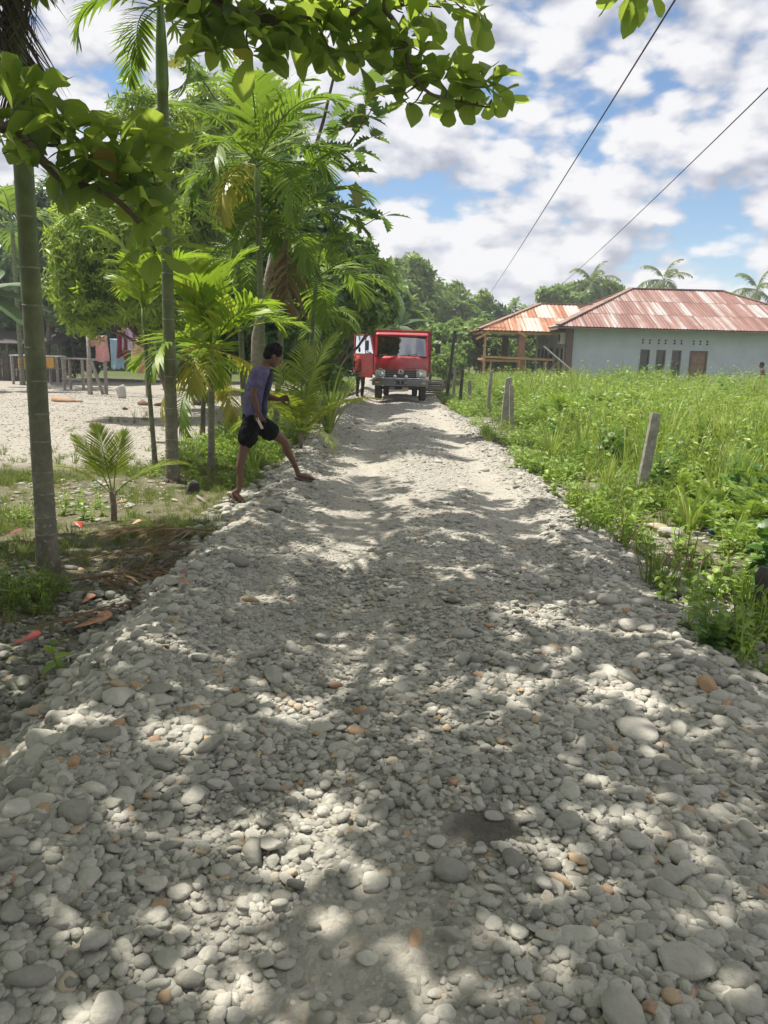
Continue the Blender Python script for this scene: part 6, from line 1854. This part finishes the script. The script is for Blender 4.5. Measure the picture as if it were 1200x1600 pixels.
def hand(mb, wrist, d, palm_n, s=1.0, curl=0.5, side=1):
    """palm and five bent fingers; d = direction of the hand, palm_n = where the palm faces"""
    d = Vector(d).normalized(); n = Vector(palm_n).normalized(); n = (n - d * n.dot(d)).normalized(); l = d.cross(n) * side
    w = Vector(wrist)
    for q in (-.022, -.008, .008, .022): limb(mb, [w, w + d * .04 * s + l * q * s, w + d * .085 * s + l * q * 1.15 * s], [.014 * s, .013 * s, .011 * s], 8, 2)
    for q, L in ((-.028, .058), (-.0095, .072), (.0095, .078), (.028, .068)):
        b = w + d * .085 * s + l * q * 1.1 * s; a = b
        pts = [a]; an = 0.15
        for f in (.45, .32, .23):
            an += curl; a = a + (d * math.cos(an) + n * math.sin(an)) * L * f * s + l * q * .08 * s; pts.append(a)
        limb(mb, pts, [.0095 * s, .009 * s, .0085 * s, .0075 * s], 8, 2)
    b = w + d * .025 * s + l * .028 * s
    limb(mb, [b, b + (d * .7 + l * .6 + n * .35) * .035 * s, b + (d * 1.0 + l * .55 + n * .6) * .06 * s, b + (d * 1.3 + l * .3 + n * .8) * .072 * s], [.014 * s, .0115 * s, .0095 * s, .008 * s], 8, 2)


def build_person(name, label, P, mats, voxel=.006, group=None, sleeve=.5, trousers=False, bare_top=False, hand_curl=.5):
    """P: dict of joints in world coordinates"""
    fw = Vector(P['fwd']).normalized(); lat = Vector((0, 0, 1)).cross(fw).normalized()        # lat points to the person's left
    s = P.get('s', 1.0)
    base = Vector(P['base']); root = empty(name, base); tag(root, label, 'person', group)
    I = -base
    V = {k: Vector(v) + I for k, v in P.items() if k not in ('fwd', 's', 'base', 'look')}
    up_t = (V['neck'] - V['pelvis']).normalized(); ft = (fw - up_t * fw.dot(up_t)).normalized()
    T = lambda t: V['pelvis'].lerp(V['neck'], t) - ft * (.03 * math.sin(PI * t)) * s
    prof = [(-.16, .07, .10), (-.08, .105, .14), (.05, .105, .145), (.25, .095, .128), (.5, .105, .14), (.72, .11, .155), (.86, .09, .165), (.95, .065, .12), (1.02, .05, .06)]
    mb = MB(); mb.loft([ell_ring(T(t), ft, lat, a * s, b * s) for t, a, b in prof])
    look = Vector(P.get('look', fw)).normalized(); hu = (up_t * .4 + Vector((0, 0, .6)) + ft * 0).normalized(); hu = (hu - look * hu.dot(look)).normalized(); hl = hu.cross(look).normalized()
    hc = V['head']; q = Matrix((look, hl, hu)).transposed().to_3x3().to_euler()
    at_ = lambda x, y, z: hc + (look * x + hl * y + hu * z) * s
    limb(mb, [T(.93), T(1.0) + ft * .01, hc - hu * .06 * s - look * .02 * s], [.055 * s, .048 * s, .052 * s])
    mb.ball(at_(-.012, 0, .025), (.096 * s, .074 * s, .088 * s), 18, 12, rot=q)      # skull
    mb.ball(at_(.02, 0, -.035), (.068 * s, .058 * s, .082 * s), 16, 10, rot=q)       # face
    mb.ball(at_(.052, 0, -.092), (.026 * s, .03 * s, .022 * s), 10, 8, rot=q)       # chin
    limb(mb, [at_(.082, 0, .012), at_(.098, 0, -.012), at_(.104, 0, -.03)], [.010 * s, .012 * s, .015 * s], 8, 2)    # nose
    for k in (-1, 1): mb.ball(at_(.096, .012 * k, -.034), .011 * s, 8, 6); mb.ball(at_(.078, .03 * k, .028), (.014 * s, .026 * s, .010 * s), 8, 6, rot=q)
    for k in (-1, 1): mb.ball(at_(-.012, .075 * k, -.012), (.022 * s, .010 * s, .033 * s), 10, 8, rot=q)             # ears
    mb.ball(at_(.084, 0, -.058), (.013 * s, .026 * s, .007 * s), 10, 6, rot=q); mb.ball(at_(.081, 0, -.070), (.013 * s, .024 * s, .008 * s), 10, 6, rot=q)
    for sd, k in (('r', -1), ('l', 1)):
        sh, el, wr = V['sh_' + sd], V['el_' + sd], V['wr_' + sd]
        m1, m2 = sh.lerp(el, .4), el.lerp(wr, .35)
        limb(mb, [sh, m1, el, m2, wr], [.050 * s, .044 * s, .035 * s, .036 * s, .024 * s])
        hand(mb, wr, V['hd_' + sd] - wr, (-lat * k if k < 0 else -lat * k) + ft * .4, s, hand_curl, k)
        hip, kn, an, toe = V['hip_' + sd], V['kn_' + sd], V['an_' + sd], V['toe_' + sd]
        dv = (kn - hip).normalized()
        limb(mb, [hip, hip.lerp(kn, .45), kn, kn.lerp(an, .32) - ft * .012 * s, kn.lerp(an, .65), an], [.085 * s, .072 * s, .050 * s, .050 * s, .036 * s, .030 * s])
        fd = (toe - an); heel = an - fd.normalized() * .035 * s; heel.z = min(heel.z, an.z - .02 * s)
        sole = V.get('heel_' + sd, heel)
        limb(mb, [an, sole.lerp(an, .25)], [.032 * s, .030 * s]); limb(mb, [sole.lerp(an, .2), sole.lerp(toe, .5) + Vector((0, 0, .012 * s)), toe], [.030 * s, .032 * s, .020 * s])
        sv = (toe - sole).cross(Vector((0, 0, 1))).normalized() if abs((toe - sole).normalized().z) < .95 else lat
        for j in range(5): limb(mb, [toe + sv * (j - 2) * .014 * s - (toe - sole).normalized() * .02 * s, toe + sv * (j - 2) * .016 * s + (toe - sole).normalized() * (.022 - .004 * abs(j - 1)) * s], [.011 * s, .009 * s], 8, 2)
        if 'sandal' in mats:
            f = (toe - sole).normalized(); nrm = sv.cross(f)
            if nrm.z < 0: nrm = -nrm
            sm = MB(); out = []
            for t, w in ((-.18, .028), (0, .036), (.5, .036), (.85, .044), (1.12, .036), (1.22, .015)): out.append((sole.lerp(toe, t) - nrm * .022 * s, w * s))
            for dn in (0, 1): pass
            ringsS = [[c + sv * w, c + sv * w - nrm * .016 * s, c - sv * w - nrm * .016 * s, c - sv * w] for c, w in out]
            sm.loft(ringsS)
            c0 = sole.lerp(toe, .7)
            for k2 in (-1, 1): sm.tube([c0 + sv * .04 * k2 * s - nrm * .03 * s, c0 + sv * .02 * k2 * s + nrm * .028 * s, sole.lerp(toe, .95) + nrm * .012 * s], .006 * s, 6)
            sm.build('sandal', mats['sandal'], root)
    remesh(mb.build('body', mats['skin'], root), voxel)
    # hair
    hb = MB(); r_ = random.Random(5)
    hb.ball(at_(-.018, 0, .042), (.102 * s, .083 * s, .088 * s), 20, 12, rot=q)
    hb.ball(at_(-.055, 0, .0), (.060 * s, .073 * s, .075 * s), 16, 10, rot=q)
    for k in range(90):
        a = r_.uniform(0, 6.28); e = r_.uniform(.1, 1.5); d = look * math.cos(a) * math.cos(e) + hl * math.sin(a) * math.cos(e) + hu * math.sin(e)
        p = at_(-.02, 0, .045) + Vector((d.x, d.y, d.z)) * .086 * s; hb.tube([p, p + (d * .6 + look * .5 + hu * .1) * .026 * s], [.011 * s, .003 * s], 5)
    remesh(hb.build('hair', mats['hair'], root), max(.0055, voxel * .8), 2)
    for k in (-1, 1):
        e = MB(); e.ball(at_(.074, .029 * k, .004), (.009 * s, .013 * s, .006 * s), 10, 6, rot=q); e.build('eye', mats['eye'], root, True)
    # shirt
    if not bare_top:
        sb = MB(); pr = [(-.05, .118, .152), (.05, .126, .158), (.25, .122, .148), (.5, .126, .155), (.72, .126, .168), (.86, .102, .175), (.94, .074, .125), (.985, .058, .075)]
        sb.loft([ell_ring(T(t), ft, lat, a * s, b * s, 20) for t, a, b in pr])
        for sd in 'rl':
            sh, el = V['sh_' + sd], V['el_' + sd]; limb(sb, [sh, sh.lerp(el, sleeve * .5), sh.lerp(el, sleeve)], [.062 * s, .066 * s, .066 * s])
        folds(remesh(sb.build('shirt', mats['shirt'], root), max(voxel, .007), 3), .035, .075)
        if 'panel' in mats:  # front half of the shirt, in dark navy
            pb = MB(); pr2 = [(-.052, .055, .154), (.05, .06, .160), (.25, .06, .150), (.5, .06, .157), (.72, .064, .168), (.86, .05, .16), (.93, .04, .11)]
            pb.loft([ell_ring(T(t) + ft * .071 * s, ft, lat, a * s, b * s, 20) for t, a, b in pr2]); folds(remesh(pb.build('shirt_front', mats['panel'], root), max(voxel, .007), 3), .035, .075)
    # shorts or trousers
    tb = MB(); tb.loft([ell_ring(T(t), ft, lat, a * s, b * s, 20) for t, a, b in ((-.19, .08, .11), (-.1, .12, .155), (.02, .118, .155), (.06, .11, .148))])
    for sd in 'rl':
        hip, kn, an = V['hip_' + sd], V['kn_' + sd], V['an_' + sd]
        if trousers: limb(tb, [hip, hip.lerp(kn, .5), kn, kn.lerp(an, .5), kn.lerp(an, .93)], [.105 * s, .088 * s, .066 * s, .06 * s, .055 * s])
        else: limb(tb, [hip, hip.lerp(kn, .25), hip.lerp(kn, .46)], [.108 * s, .108 * s, .112 * s], 14)
    folds(remesh(tb.build('trousers' if trousers else 'shorts', mats['shorts'], root), max(voxel, .007), 3), .03, .06)
    return root


def boy():
    J = {}
    y0 = 8.5
    J['base'] = (-1.5, 8.4, tz(-1.5, 8.4)); J['fwd'] = (1.0, .42, 0); J['look'] = (0.9, .38, -.42); J['s'] = 1.0
    J['pelvis'] = at(397, 652, y0); J['neck'] = at(413, 569, y0); J['head'] = at(427, 556, y0 + .02)
    J['sh_r'] = at(403, 583, y0 - .14); J['el_r'] = at(396, 616, y0 - .2); J['wr_r'] = at(403, 642, y0 - .2); J['hd_r'] = at(407, 655, y0 - .19)
    J['sh_l'] = at(410, 581, y0 + .16); J['el_l'] = at(418, 620, y0 + .18); J['wr_l'] = at(436, 624, y0 + .15); J['hd_l'] = at(448, 622, y0 + .14)
    J['hip_r'] = at(393, 662, y0 - .07); J['kn_r'] = at(379, 711, y0 - .12); J['an_r'] = at(373, 756, y0 - .16)
    J['heel_r'] = at(364, 765, y0 - .17); J['toe_r'] = at(381, 778, y0 - .19)
    J['hip_l'] = at(402, 660, y0 + .07); J['kn_l'] = at(444, 690, y0 + .2); J['an_l'] = at(464, 734, y0 + .3)
    J['heel_l'] = at(467, 744, y0 + .29); J['toe_l'] = at(489, 740, y0 + .42)
    for k, lift in (('heel_l', .055), ('toe_l', .05), ('toe_r', .045)):
        q = J[k]; gz = tz(q.x, q.y) + lift; J[k] = Vector((q.x, q.y, gz))
    J['an_l'].z = min(J['an_l'].z, J['heel_l'].z + .07); J['an_r'].z = J['toe_r'].z + .13; J['heel_r'].z = J['toe_r'].z + .085
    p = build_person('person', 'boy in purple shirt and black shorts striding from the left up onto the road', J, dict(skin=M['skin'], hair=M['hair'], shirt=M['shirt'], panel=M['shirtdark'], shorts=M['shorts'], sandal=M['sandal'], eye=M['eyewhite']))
    a = at(401.5, 653, y0 - .195); b = at(410, 670, y0 - .18)
    mb = MB(); q = (b - a).to_track_quat('Z', 'X'); mb.box((a + b) / 2, (.04, .005, (b - a).length), q @ Euler((0, 0, .9)).to_quaternion()); o = mb.build('card', M['card'], None, False, .002); tag(o, 'small pinkish card in the hanging hand of the boy', 'card')


boy()


def stander(name, label, x, y, z, face, mats, s=1.0, walk=0.0, **k):
    f = Vector((math.cos(face), math.sin(face), 0)); l = Vector((-f.y, f.x, 0)); b = Vector((x, y, z))
    w = lambda a, c, h: b + (f * a + l * c) * s + Vector((0, 0, h * s))
    J = dict(base=b, fwd=f, s=s, pelvis=w(0, 0, .92), neck=w(.02, 0, 1.42), head=w(.05, 0, 1.56), look=f + Vector((0, 0, -.15)))
    for sd, c in (('r', -1), ('l', 1)):
        g = walk * c
        J.update({'sh_' + sd: w(0, .17 * c, 1.37), 'el_' + sd: w(-.03 - g * .5, .22 * c, 1.10), 'wr_' + sd: w(.08 - g * .5, .21 * c, .88), 'hd_' + sd: w(.11 - g * .5, .2 * c, .78),
                  'hip_' + sd: w(0, .085 * c, .88), 'kn_' + sd: w(.04 + g * .6, .10 * c, .49), 'an_' + sd: w(-.01 + g, .10 * c, .09 + max(0, -g) * .15), 'heel_' + sd: w(-.05 + g, .10 * c, .04 + max(0, -g) * .2), 'toe_' + sd: w(.13 + g, .11 * c, .035)})
    return build_person(name, label, J, mats, .011, **k)


stander('person', 'driver in dark trousers standing behind the open truck door', -.92, 25.9, tz(-.92, 25.9), math.radians(60), dict(skin=M['skin'], hair=M['hair'], shirt=M['redshirt'], shorts=M['trousers'], eye=M['eyewhite']), .98, trousers=True)
stander('person', 'bare chested man walking along the house wall at the right edge', 16.55, 34.6, -.12, math.radians(160), dict(skin=M['skin'], hair=M['hair'], shorts=M['redshirt'], eye=M['eyewhite']), 1.0, walk=.2, bare_top=True)
stander('person', 'person in blue shirt standing at the porch wall, mostly hidden by the plank', 7.75, 37.2, -.12, math.radians(200), dict(skin=M['skin'], hair=M['hair'], shirt=M['blueshirt'], shorts=M['trousers'], eye=M['eyewhite']), .88, trousers=True)

# ------------------------------------------------------------------ yard: washing, tables, odds and ends
def cloth_mat(name, col, col2=None, scale=14):
    m = pbr(name, col, 0.95, var=0.08, scale=5)
    nt = m.node_tree; b = [n for n in nt.nodes if n.type == 'BSDF_PRINCIPLED'][0]; out = [n for n in nt.nodes if n.type == 'OUTPUT_MATERIAL'][0]
    if col2:
        v = noise_(nt, scale, 3, .5, coords(nt)); c = ramp_(nt, [(.42, col), (.5, col2), (.6, col)], v); nt.links.new(c, b.inputs['Base Color'])
    t = nt.nodes.new('ShaderNodeBsdfTranslucent'); t.inputs[0].default_value = (*col, 1); mx = nt.nodes.new('ShaderNodeMixShader'); mx.inputs[0].default_value = .35
    nt.links.new(b.outputs[0], mx.inputs[1]); nt.links.new(t.outputs[0], mx.inputs[2]); nt.links.new(mx.outputs[0], out.inputs[0]); return m


YZ = LEFT_Z
LY = 27.6


def washing():
    pl, pr = at(139, 560, LY), at(229, 565, LY)
    for p, h, lab in ((pl, 2.35, 'left wooden post of the washing line'), (pr, 1.55, 'right wooden post of the washing line')):
        mb = MB(); mb.tube([(0, 0, -.2), (.01, 0, h * .5), (0, .01, h)], [.075, .07, .065], 9); o = mb.build('washing_post', M['weathered'], None, True, 0, (p.x, LY, tz(p.x, LY))); tag(o, lab, 'post', 'washing line posts')
    a = Vector((pl.x, LY, at(139, 524, LY).z)); b = Vector((pr.x, LY, at(229, 532, LY).z)); line = lambda t: a.lerp(b, t) - Vector((0, 0, .10 * 4 * t * (1 - t)))
    mb = MB(); mb.tube([line(t) for t in np.linspace(0, 1, 16)], .008, 5); o = mb.build('washing_line', M['cable']); tag(o, 'sagging cord of the washing line between its two posts', 'line')

    def garment(name, label, ua, ub, vt, vb, col, dy=0.0, shape=None, col2=None, fold=.05, seed=1, wid=None):
        r = random.Random(seed); y = LY + dy; A, B = at(ua, vt, y), at(ub, vt, y); h = A.z - at((ua + ub) / 2, vb, y).z; w = B.x - A.x
        nx, nz = 14, 12; V, F = [], []
        for j in range(nz + 1):
            t = j / nz; f = shape(t) if shape else 1.0
            for i in range(nx + 1):
                s_ = i / nx; x = A.x + w * (.5 + (s_ - .5) * f); z = A.z - h * t + .03 * math.sin(s_ * 7 + seed) * t
                V.append((x, y + fold * (.3 + t) * math.sin(s_ * 9 + seed * 2 + t * 1.5) + .02 * math.sin(t * 8 + seed), z + .015 * math.sin(s_ * 20) * (t == 1)))
        for j in range(nz):
            for i in range(nx): k = j * (nx + 1) + i; F.append((k, k + 1, k + nx + 2, k + nx + 1))
        c = Vector(V[0]); me = mesh_np(name, np.array(V), np.array(F), cloth_mat(name + '_cloth_%d' % seed, col, col2), True)
        o = link(name, me); sd = o.modifiers.new('thick', 'SOLIDIFY'); sd.thickness = .008; tag(o, label, 'clothing', 'washing on the line'); return o

    garment('shorts', 'pink shorts at the left end of the washing line', 137, 149, 517, 541, (.66, .38, .36), .05, lambda t: 1 - .1 * t, seed=1)
    garment('dress', 'pink dress with low neck on the washing line', 149, 168, 524, 565, (.70, .46, .44), 0, lambda t: .9 + .2 * t, (.56, .28, .28), seed=2)
    garment('towel', 'pale blue towel hanging lowest on the washing line', 171, 193, 529, 576, (.34, .50, .60), .04, lambda t: .92 + .08 * t, seed=3)
    garment('towel', 'dark maroon towel hung over the blue one', 181, 198, 516, 559, (.20, .025, .04), -.06, lambda t: .8 + .25 * t, seed=4)
    garment('blouse', 'lilac patterned blouse right of the maroon towel', 190, 207, 513, 547, (.58, .42, .66), -.02, lambda t: .9 + .1 * t, (.72, .62, .75), seed=5)
    garment('shirt', 'dark red shirt behind the lilac blouse', 202, 213, 520, 545, (.32, .03, .05), .06, None, seed=6)
    garment('sheet', 'floral sheet bunched round and wide at the right end of the line', 205, 231, 529, 583, (.66, .52, .40), 0.0, lambda t: .55 + .55 * math.sin(PI * (.12 + .72 * t)), (.60, .25, .16), .09, seed=7)


washing()


def frame_table(name, label, u0, u1, v_top, v_bot, y, deep, legs, top_m, cat='table', shelf=False, tilt=0.0):
    A, B = at(u0, v_top, y), at(u1, v_top, y); w = B.x - A.x; gz = tz((A.x + B.x) / 2, y); h = A.z - gz
    root = empty(name, ((A.x + B.x) / 2, y, gz)); tag(root, label, cat)
    mb = MB(); mb.box((0, 0, h), (w, deep, .05), Euler((tilt, 0, 0))); mb.build('top', M[top_m], root)
    for i in range(legs):
        for s in (-1, 1):
            x = -w / 2 + .08 + (w - .16) * i / (legs - 1); mb = MB(); mb.bar((x, s * (deep / 2 - .06), -.1), (x + .02 * s, s * (deep / 2 - .08), h - .03), .09); mb.build('leg', M['weathered'], root)
    if shelf:
        mb = MB(); mb.bar((-w / 2, -deep / 2 + .06, h * .35), (w / 2, -deep / 2 + .06, h * .35), .06, .09); mb.build('stretcher', M['weathered'], root)
    return root


M['sheetwhite'] = pbr('pale_sheet_top', (0.55, 0.57, 0.60), 0.6, var=0.1, scale=4)
frame_table('work_bench', 'grey wooden bench with a low rail left of the washing post', 100, 136, 560, 596, 30.5, .7, 2, 'weathered', 'bench', True)
frame_table('work_table', 'long pale topped table at the back of the yard', 22, 97, 555, 590, 34.0, .9, 4, 'sheetwhite')
mb = MB(); p = at(150, 562, 28.2); mb.bar((p.x - .35, 28.2, p.z), (p.x + .4, 28.2, p.z - .02), .14, .07); g = tz(p.x, 28.2)
for x in (-.3, .32): mb.bar((p.x + x, 28.2, g - .1), (p.x + x, 28.2, p.z), .1)
mb.bar((p.x - .15, 28.1, p.z), (p.x + .25, 28.05, g), .09)
o = mb.build('trestle', M['weathered']); tag(o, 'rough wooden trestle under the pink dress', 'trestle')
M['jerry'] = pbr('yellow_plastic_can', (0.60, 0.32, 0.03), 0.45, var=0.12, scale=5)


def can(label, u, v):
    y = 33.8; p = at(u, v, y); root_m = MB()
    rings = [rrect(.16, 0, .46, .04, -.1), rrect(.17, 0, .47, .05, 0), rrect(.16, 0, .46, .04, .1)]
    root_m.loft(rings); tb = at(60, 557, 34.0).z
    r = empty('jerry_can', (p.x, y - .12, p.z)); tag(r, label, 'jerry can', 'yellow cans under the table')
    root_m.build('body', M['jerry'], r, False, .02)
    mb = MB(); mb.tube([(-.09, 0, .46), (-.07, 0, .53), (.05, 0, .53), (.08, 0, .46)], .018, 6); mb.build('handle', M['jerry'], r); mb = MB(); mb.tube([(.12, 0, .45), (.12, 0, .52)], .03, 10); mb.build('cap', M['blackpl'], r)


M['shelfw'] = M['weathered']
can('yellow jerry can at the left under the pale table', 38, 576); can('yellow jerry can next to the leftmost trunk under the pale table', 47.5, 576.5); can('yellow jerry can right of the leftmost trunk', 82, 575)
mb = MB(); a, b = at(26, 577, 33.75), at(92, 576, 33.75); mb.bar(a, b, .4, .03); o = mb.build('can_shelf', M['weathered']); tag(o, 'plank shelf under the pale table carrying the yellow cans', 'shelf')
M['darkboard'] = pbr('dark_wall_boards', (0.055, 0.045, 0.04), .85, var=.3, scale=6)
# low shed wall of upright boards behind the tables
sh = empty('board_fence', (-19, 36.5, tz(-19, 36.5))); tag(sh, 'low dark wall of upright boards behind the pale table', 'fence')
for k in range(22):
    mb = MB(); mb.box((-3.2 + k * .33, .02 * (k % 2), .6), (.3, .03, 1.25 + rnd.uniform(-.1, .15))); mb.build('board', M['darkboard'], sh)
mb = MB(); mb.bar((-3.3, .06, .9), (4.0, .06, .9), .06, .05); mb.build('rail', M['darkboard'], sh)
# lean-to roof
lt = empty('lean_to', (-17.5, 37.5, tz(-17.5, 37.5))); tag(lt, 'dark tarpaulin lean-to behind the leftmost trunk', 'shelter')
mb = MB(); mb.poly([(-3, 1.2, 2.3), (-3, -.8, 1.7), (2.2, -.8, 1.75), (2.2, 1.2, 2.35)]); o = mb.build('tarpaulin', M['darkboard'], lt); sd = o.modifiers.new('t', 'SOLIDIFY'); sd.thickness = .02
for x in (-2.8, -.4, 2.0):
    for y_, h in ((-.7, 1.72), (1.1, 2.3)): mb = MB(); mb.tube([(x, y_, -.1), (x, y_, h)], .05, 7); mb.build('pole', M['bark'], lt)
M['redbag'] = pbr('red_plastic_bag', (.5, .03, .04), .4, var=.3, scale=6); M['concrete'] = pbr('mortar_lump', (.50, .48, .44), .9, var=.2, scale=6, bump=.4)
mb = MB(); mb.ball((0, 0, .14), (.2, .16, .2), 12, 8); mb.ball((.16, 0, .09), (.14, .12, .11), 10, 6); b = base_at(84, 592, YZ); o = remesh(mb.build('plastic_bag', M['redbag'], None, True, 0, (b.x, b.y, b.z)), .03, 2); tag(o, 'red plastic bag on the ground beside the leftmost trunk', 'bag')
b = base_at(191, 622, YZ); mb = MB(); mb.tube([(-.02, 0, -.02), (.0, 0, .05), (-.05, .02, .28), (-.09, .02, .36), (-.1, .02, .38)], [.12, .14, .17, .18, .16], 14); o = mb.build('bucket_mould', M['concrete'], None, True, 0, b); tag(o, 'whitish bucket shaped block standing alone in the yard', 'block')
M['husk'] = pbr('coconut_husk', (.17, .10, .06), .95, var=.35, scale=14, bump=.6)
for u, v, s, lab in ((226, 633, .17, 'brown coconut husk in the yard left of the slender trunk'), (248, 634, .12, 'small brown husk between the slender and the ringed trunk'), (150, 668, .15, 'dark husk scrap on the gravel above the seedling'), (196, 640, .08, 'tiny husk scrap near the bucket shaped block')):
    b = base_at(u, v, YZ); me = stone_shape(int(u), 2, .7, 1.3).copy(); me.materials.clear(); me.materials.append(M['husk']); o = link('coconut_husk', me, None, (b.x, b.y, b.z + s * .3), (.1, .2, u), (s * 2.2, s * 1.6, s * 1.8)); tag(o, lab, 'husk', 'husks lying in the yard')
# palm sheath
M['sheath'] = pbr('dry_palm_sheath', (.36, .21, .12), .8, var=.3, scale=8)
b = base_at(102, 628, YZ); mb = MB()
for i in range(8):
    t = i / 7; w = .22 * math.sin(PI * min(1, t * 1.1 + .1)) + .01; mb.V += [(-.4 + .95 * t, -w, .02), (-.4 + .95 * t, -w * .4, .12 * (1 - t) + .05), (-.4 + .95 * t, w * .4, .12 * (1 - t) + .05), (-.4 + .95 * t, w, .02)]
for i in range(7):
    for j in range(3): k = i * 4 + j; mb.F.append((k, k + 4, k + 5, k + 1)); mb.M.append(0)
o = mb.build('palm_sheath', M['sheath'], None, True, 0, b); sd = o.modifiers.new('t', 'SOLIDIFY'); sd.thickness = .01; tag(o, 'curled orange brown palm sheath on the yard gravel', 'palm sheath')
# dark stump and stick beside the ringed trunk
b = base_at(300, 772, YZ); me = stone_shape(77, 2, 1.2, .9); me.materials.clear(); me.materials.append(M['darktimber']); o = link('tree_stump', me, None, (b.x, b.y, b.z + .06), (0, .2, .5), (.2, .16, .22)); tag(o, 'small black stump right of the ringed trunk', 'stump')
mb = MB(); mb.tube([(0, 0, .03), (.12, -.2, .02), (.16, -.3, .015)], [.02, .017, .012], 7); o = mb.build('stick', M['palebark'], None, True, 0, base_at(308, 780, YZ)); tag(o, 'short pale stick beside the small black stump', 'stick')


# ------------------------------------------------------------------ litter of the left bank
LIT = [frond_mesh('litter_frond', M['dry'], L=1.25, nl=40, ll=.42, lw=.016, a0=.10 + .05 * k, bend=.35, lift=-.02, fwd=.95, hang=.12, seed=90 + k, jit=.22) for k in range(3)]
for u, v, rz, s, k, lab in ((112, 905, .35, .85, 0, 'dry brown palm frond lying right at the foot of the leftmost trunk'), (330, 850, 3.5, .8, 1, 'dry frond ending at the stones of the road edge'), (60, 968, .55, .6, 2, 'dry frond lower left, nearest the border'), (135, 880, .15, .75, 2, 'dry frond lying across the others above the ditch')):
    b = base_at(u, v, -.2); o = link('dead_frond', LIT[k], None, (b.x, b.y, b.z + .05), (rnd.uniform(-.3, .3), -.02, rz), (s, s, s)); tag(o, lab, 'dead frond', 'dead fronds on the left bank')
    cb = MB(); 
M['redleaf'] = pbr('red_fallen_leaf', (.42, .055, .025), .45, var=.35, scale=14); M['tanleaf'] = pbr('tan_fallen_leaf', (.50, .24, .15), .6, var=.3, scale=14); M['maroonleaf'] = pbr('maroon_fallen_leaf', (.17, .018, .016), .5, var=.3, scale=14); M['brownleaf'] = pbr('brown_fallen_leaf', (.26, .15, .08), .7, var=.3, scale=14)
LV, LF = leaf_tpl(OBOVATE, .2, -.08, .012)
def fallen(label, u, v, mat, s, rz, z=-.2, tilt=.1):
    b = base_at(u, v, z); o = link('fallen_leaf', mesh_np('fallen_leaf', LV, LF, M[mat], True), None, (b.x, b.y, b.z + .05), (tilt, -.2, rz), (s, s, s)); tag(o, label, 'fallen leaf', 'fallen leaves on the left bank'); sd = o.modifiers.new('t', 'SOLIDIFY'); sd.thickness = .004; return o


fallen('bright red fallen leaf on the stones left of the road edge', 264, 938, 'redleaf', .17, .55, -.12)
fallen('large curled tan pink leaf below the dead fronds', 112, 968, 'tanleaf', .26, .35)
fallen('red leaf near the left border below the dead fronds', 16, 994, 'redleaf', .18, .4)
fallen('dark maroon leaf on the lower left stones', 62, 1165, 'maroonleaf', .16, .6, -.18)
fallen('small orange leaf lying on the dead fronds', 128, 930, 'tanleaf', .12, 1.2)
fallen('red leaf in the grass just right of the leftmost trunk', 128, 838, 'redleaf', .14, 2.2)
fallen('dry pinkish leaf in the grass at the road edge', 355, 822, 'tanleaf', .15, .3, -.12)
fallen('brown leaf in the dark grass left of the leftmost trunk', 6, 848, 'maroonleaf', .17, .2)
fallen('pale brown leaf above the dead fronds', 235, 838, 'brownleaf', .15, .1)
fallen('little pink leaf beside the coconut seedling', 205, 832, 'tanleaf', .11, .8)
fallen('small brown leaf on the dark stones of the ditch', 300, 975, 'brownleaf', .12, 2.6, -.15)
# a scrap of blue plastic in the weeds and a pale wrapper by the far fence
M['bluepl'] = pbr('blue_plastic_scrap', (.03, .08, .38), .35); M['whitepl'] = pbr('white_plastic_scrap', (.7, .7, .68), .5)
b = base_at(1110, 842, -.1); me = stone_shape(91, 2, .5, 1.3); me.materials.clear(); me.materials.append(M['bluepl']); o = link('plastic_scrap', me, None, (b.x, b.y, b.z + .05), (.3, .4, .6), (.11, .06, .09)); tag(o, 'crumpled scrap of blue plastic at the edge of the weeds', 'plastic scrap')
# planks piled past the truck
pile = empty('plank_pile', (1.75, 29.2, tz(1.75, 29.2))); tag(pile, 'low pile of pale planks on the verge just right of the truck', 'planks')
for k in range(8):
    mb = MB(); mb.box((.06 * (k % 2), .12 * (k % 3), .05 + .075 * k), (.7, .35, .05), Euler((0, 0, .1 * (k % 3)))); mb.build('plank', M['weathered'], pile)

# ------------------------------------------------------------------ moist air
def haze():
    m, nt, out = newmat('moist_air')
    v = nt.nodes.new('ShaderNodeVolumePrincipled'); v.inputs['Color'].default_value = (.92, .95, 1, 1); v.inputs['Density'].default_value = HAZE; v.inputs['Anisotropy'].default_value = 0.0
    nt.links.new(v.outputs[0], out.inputs['Volume'])
    mb = MB(); mb.box((0, 320, 6.2), (842, 764, 15.4)); o = mb.build('haze', m); tag(o, kind='stuff')


HAZE = 0.0015
haze()
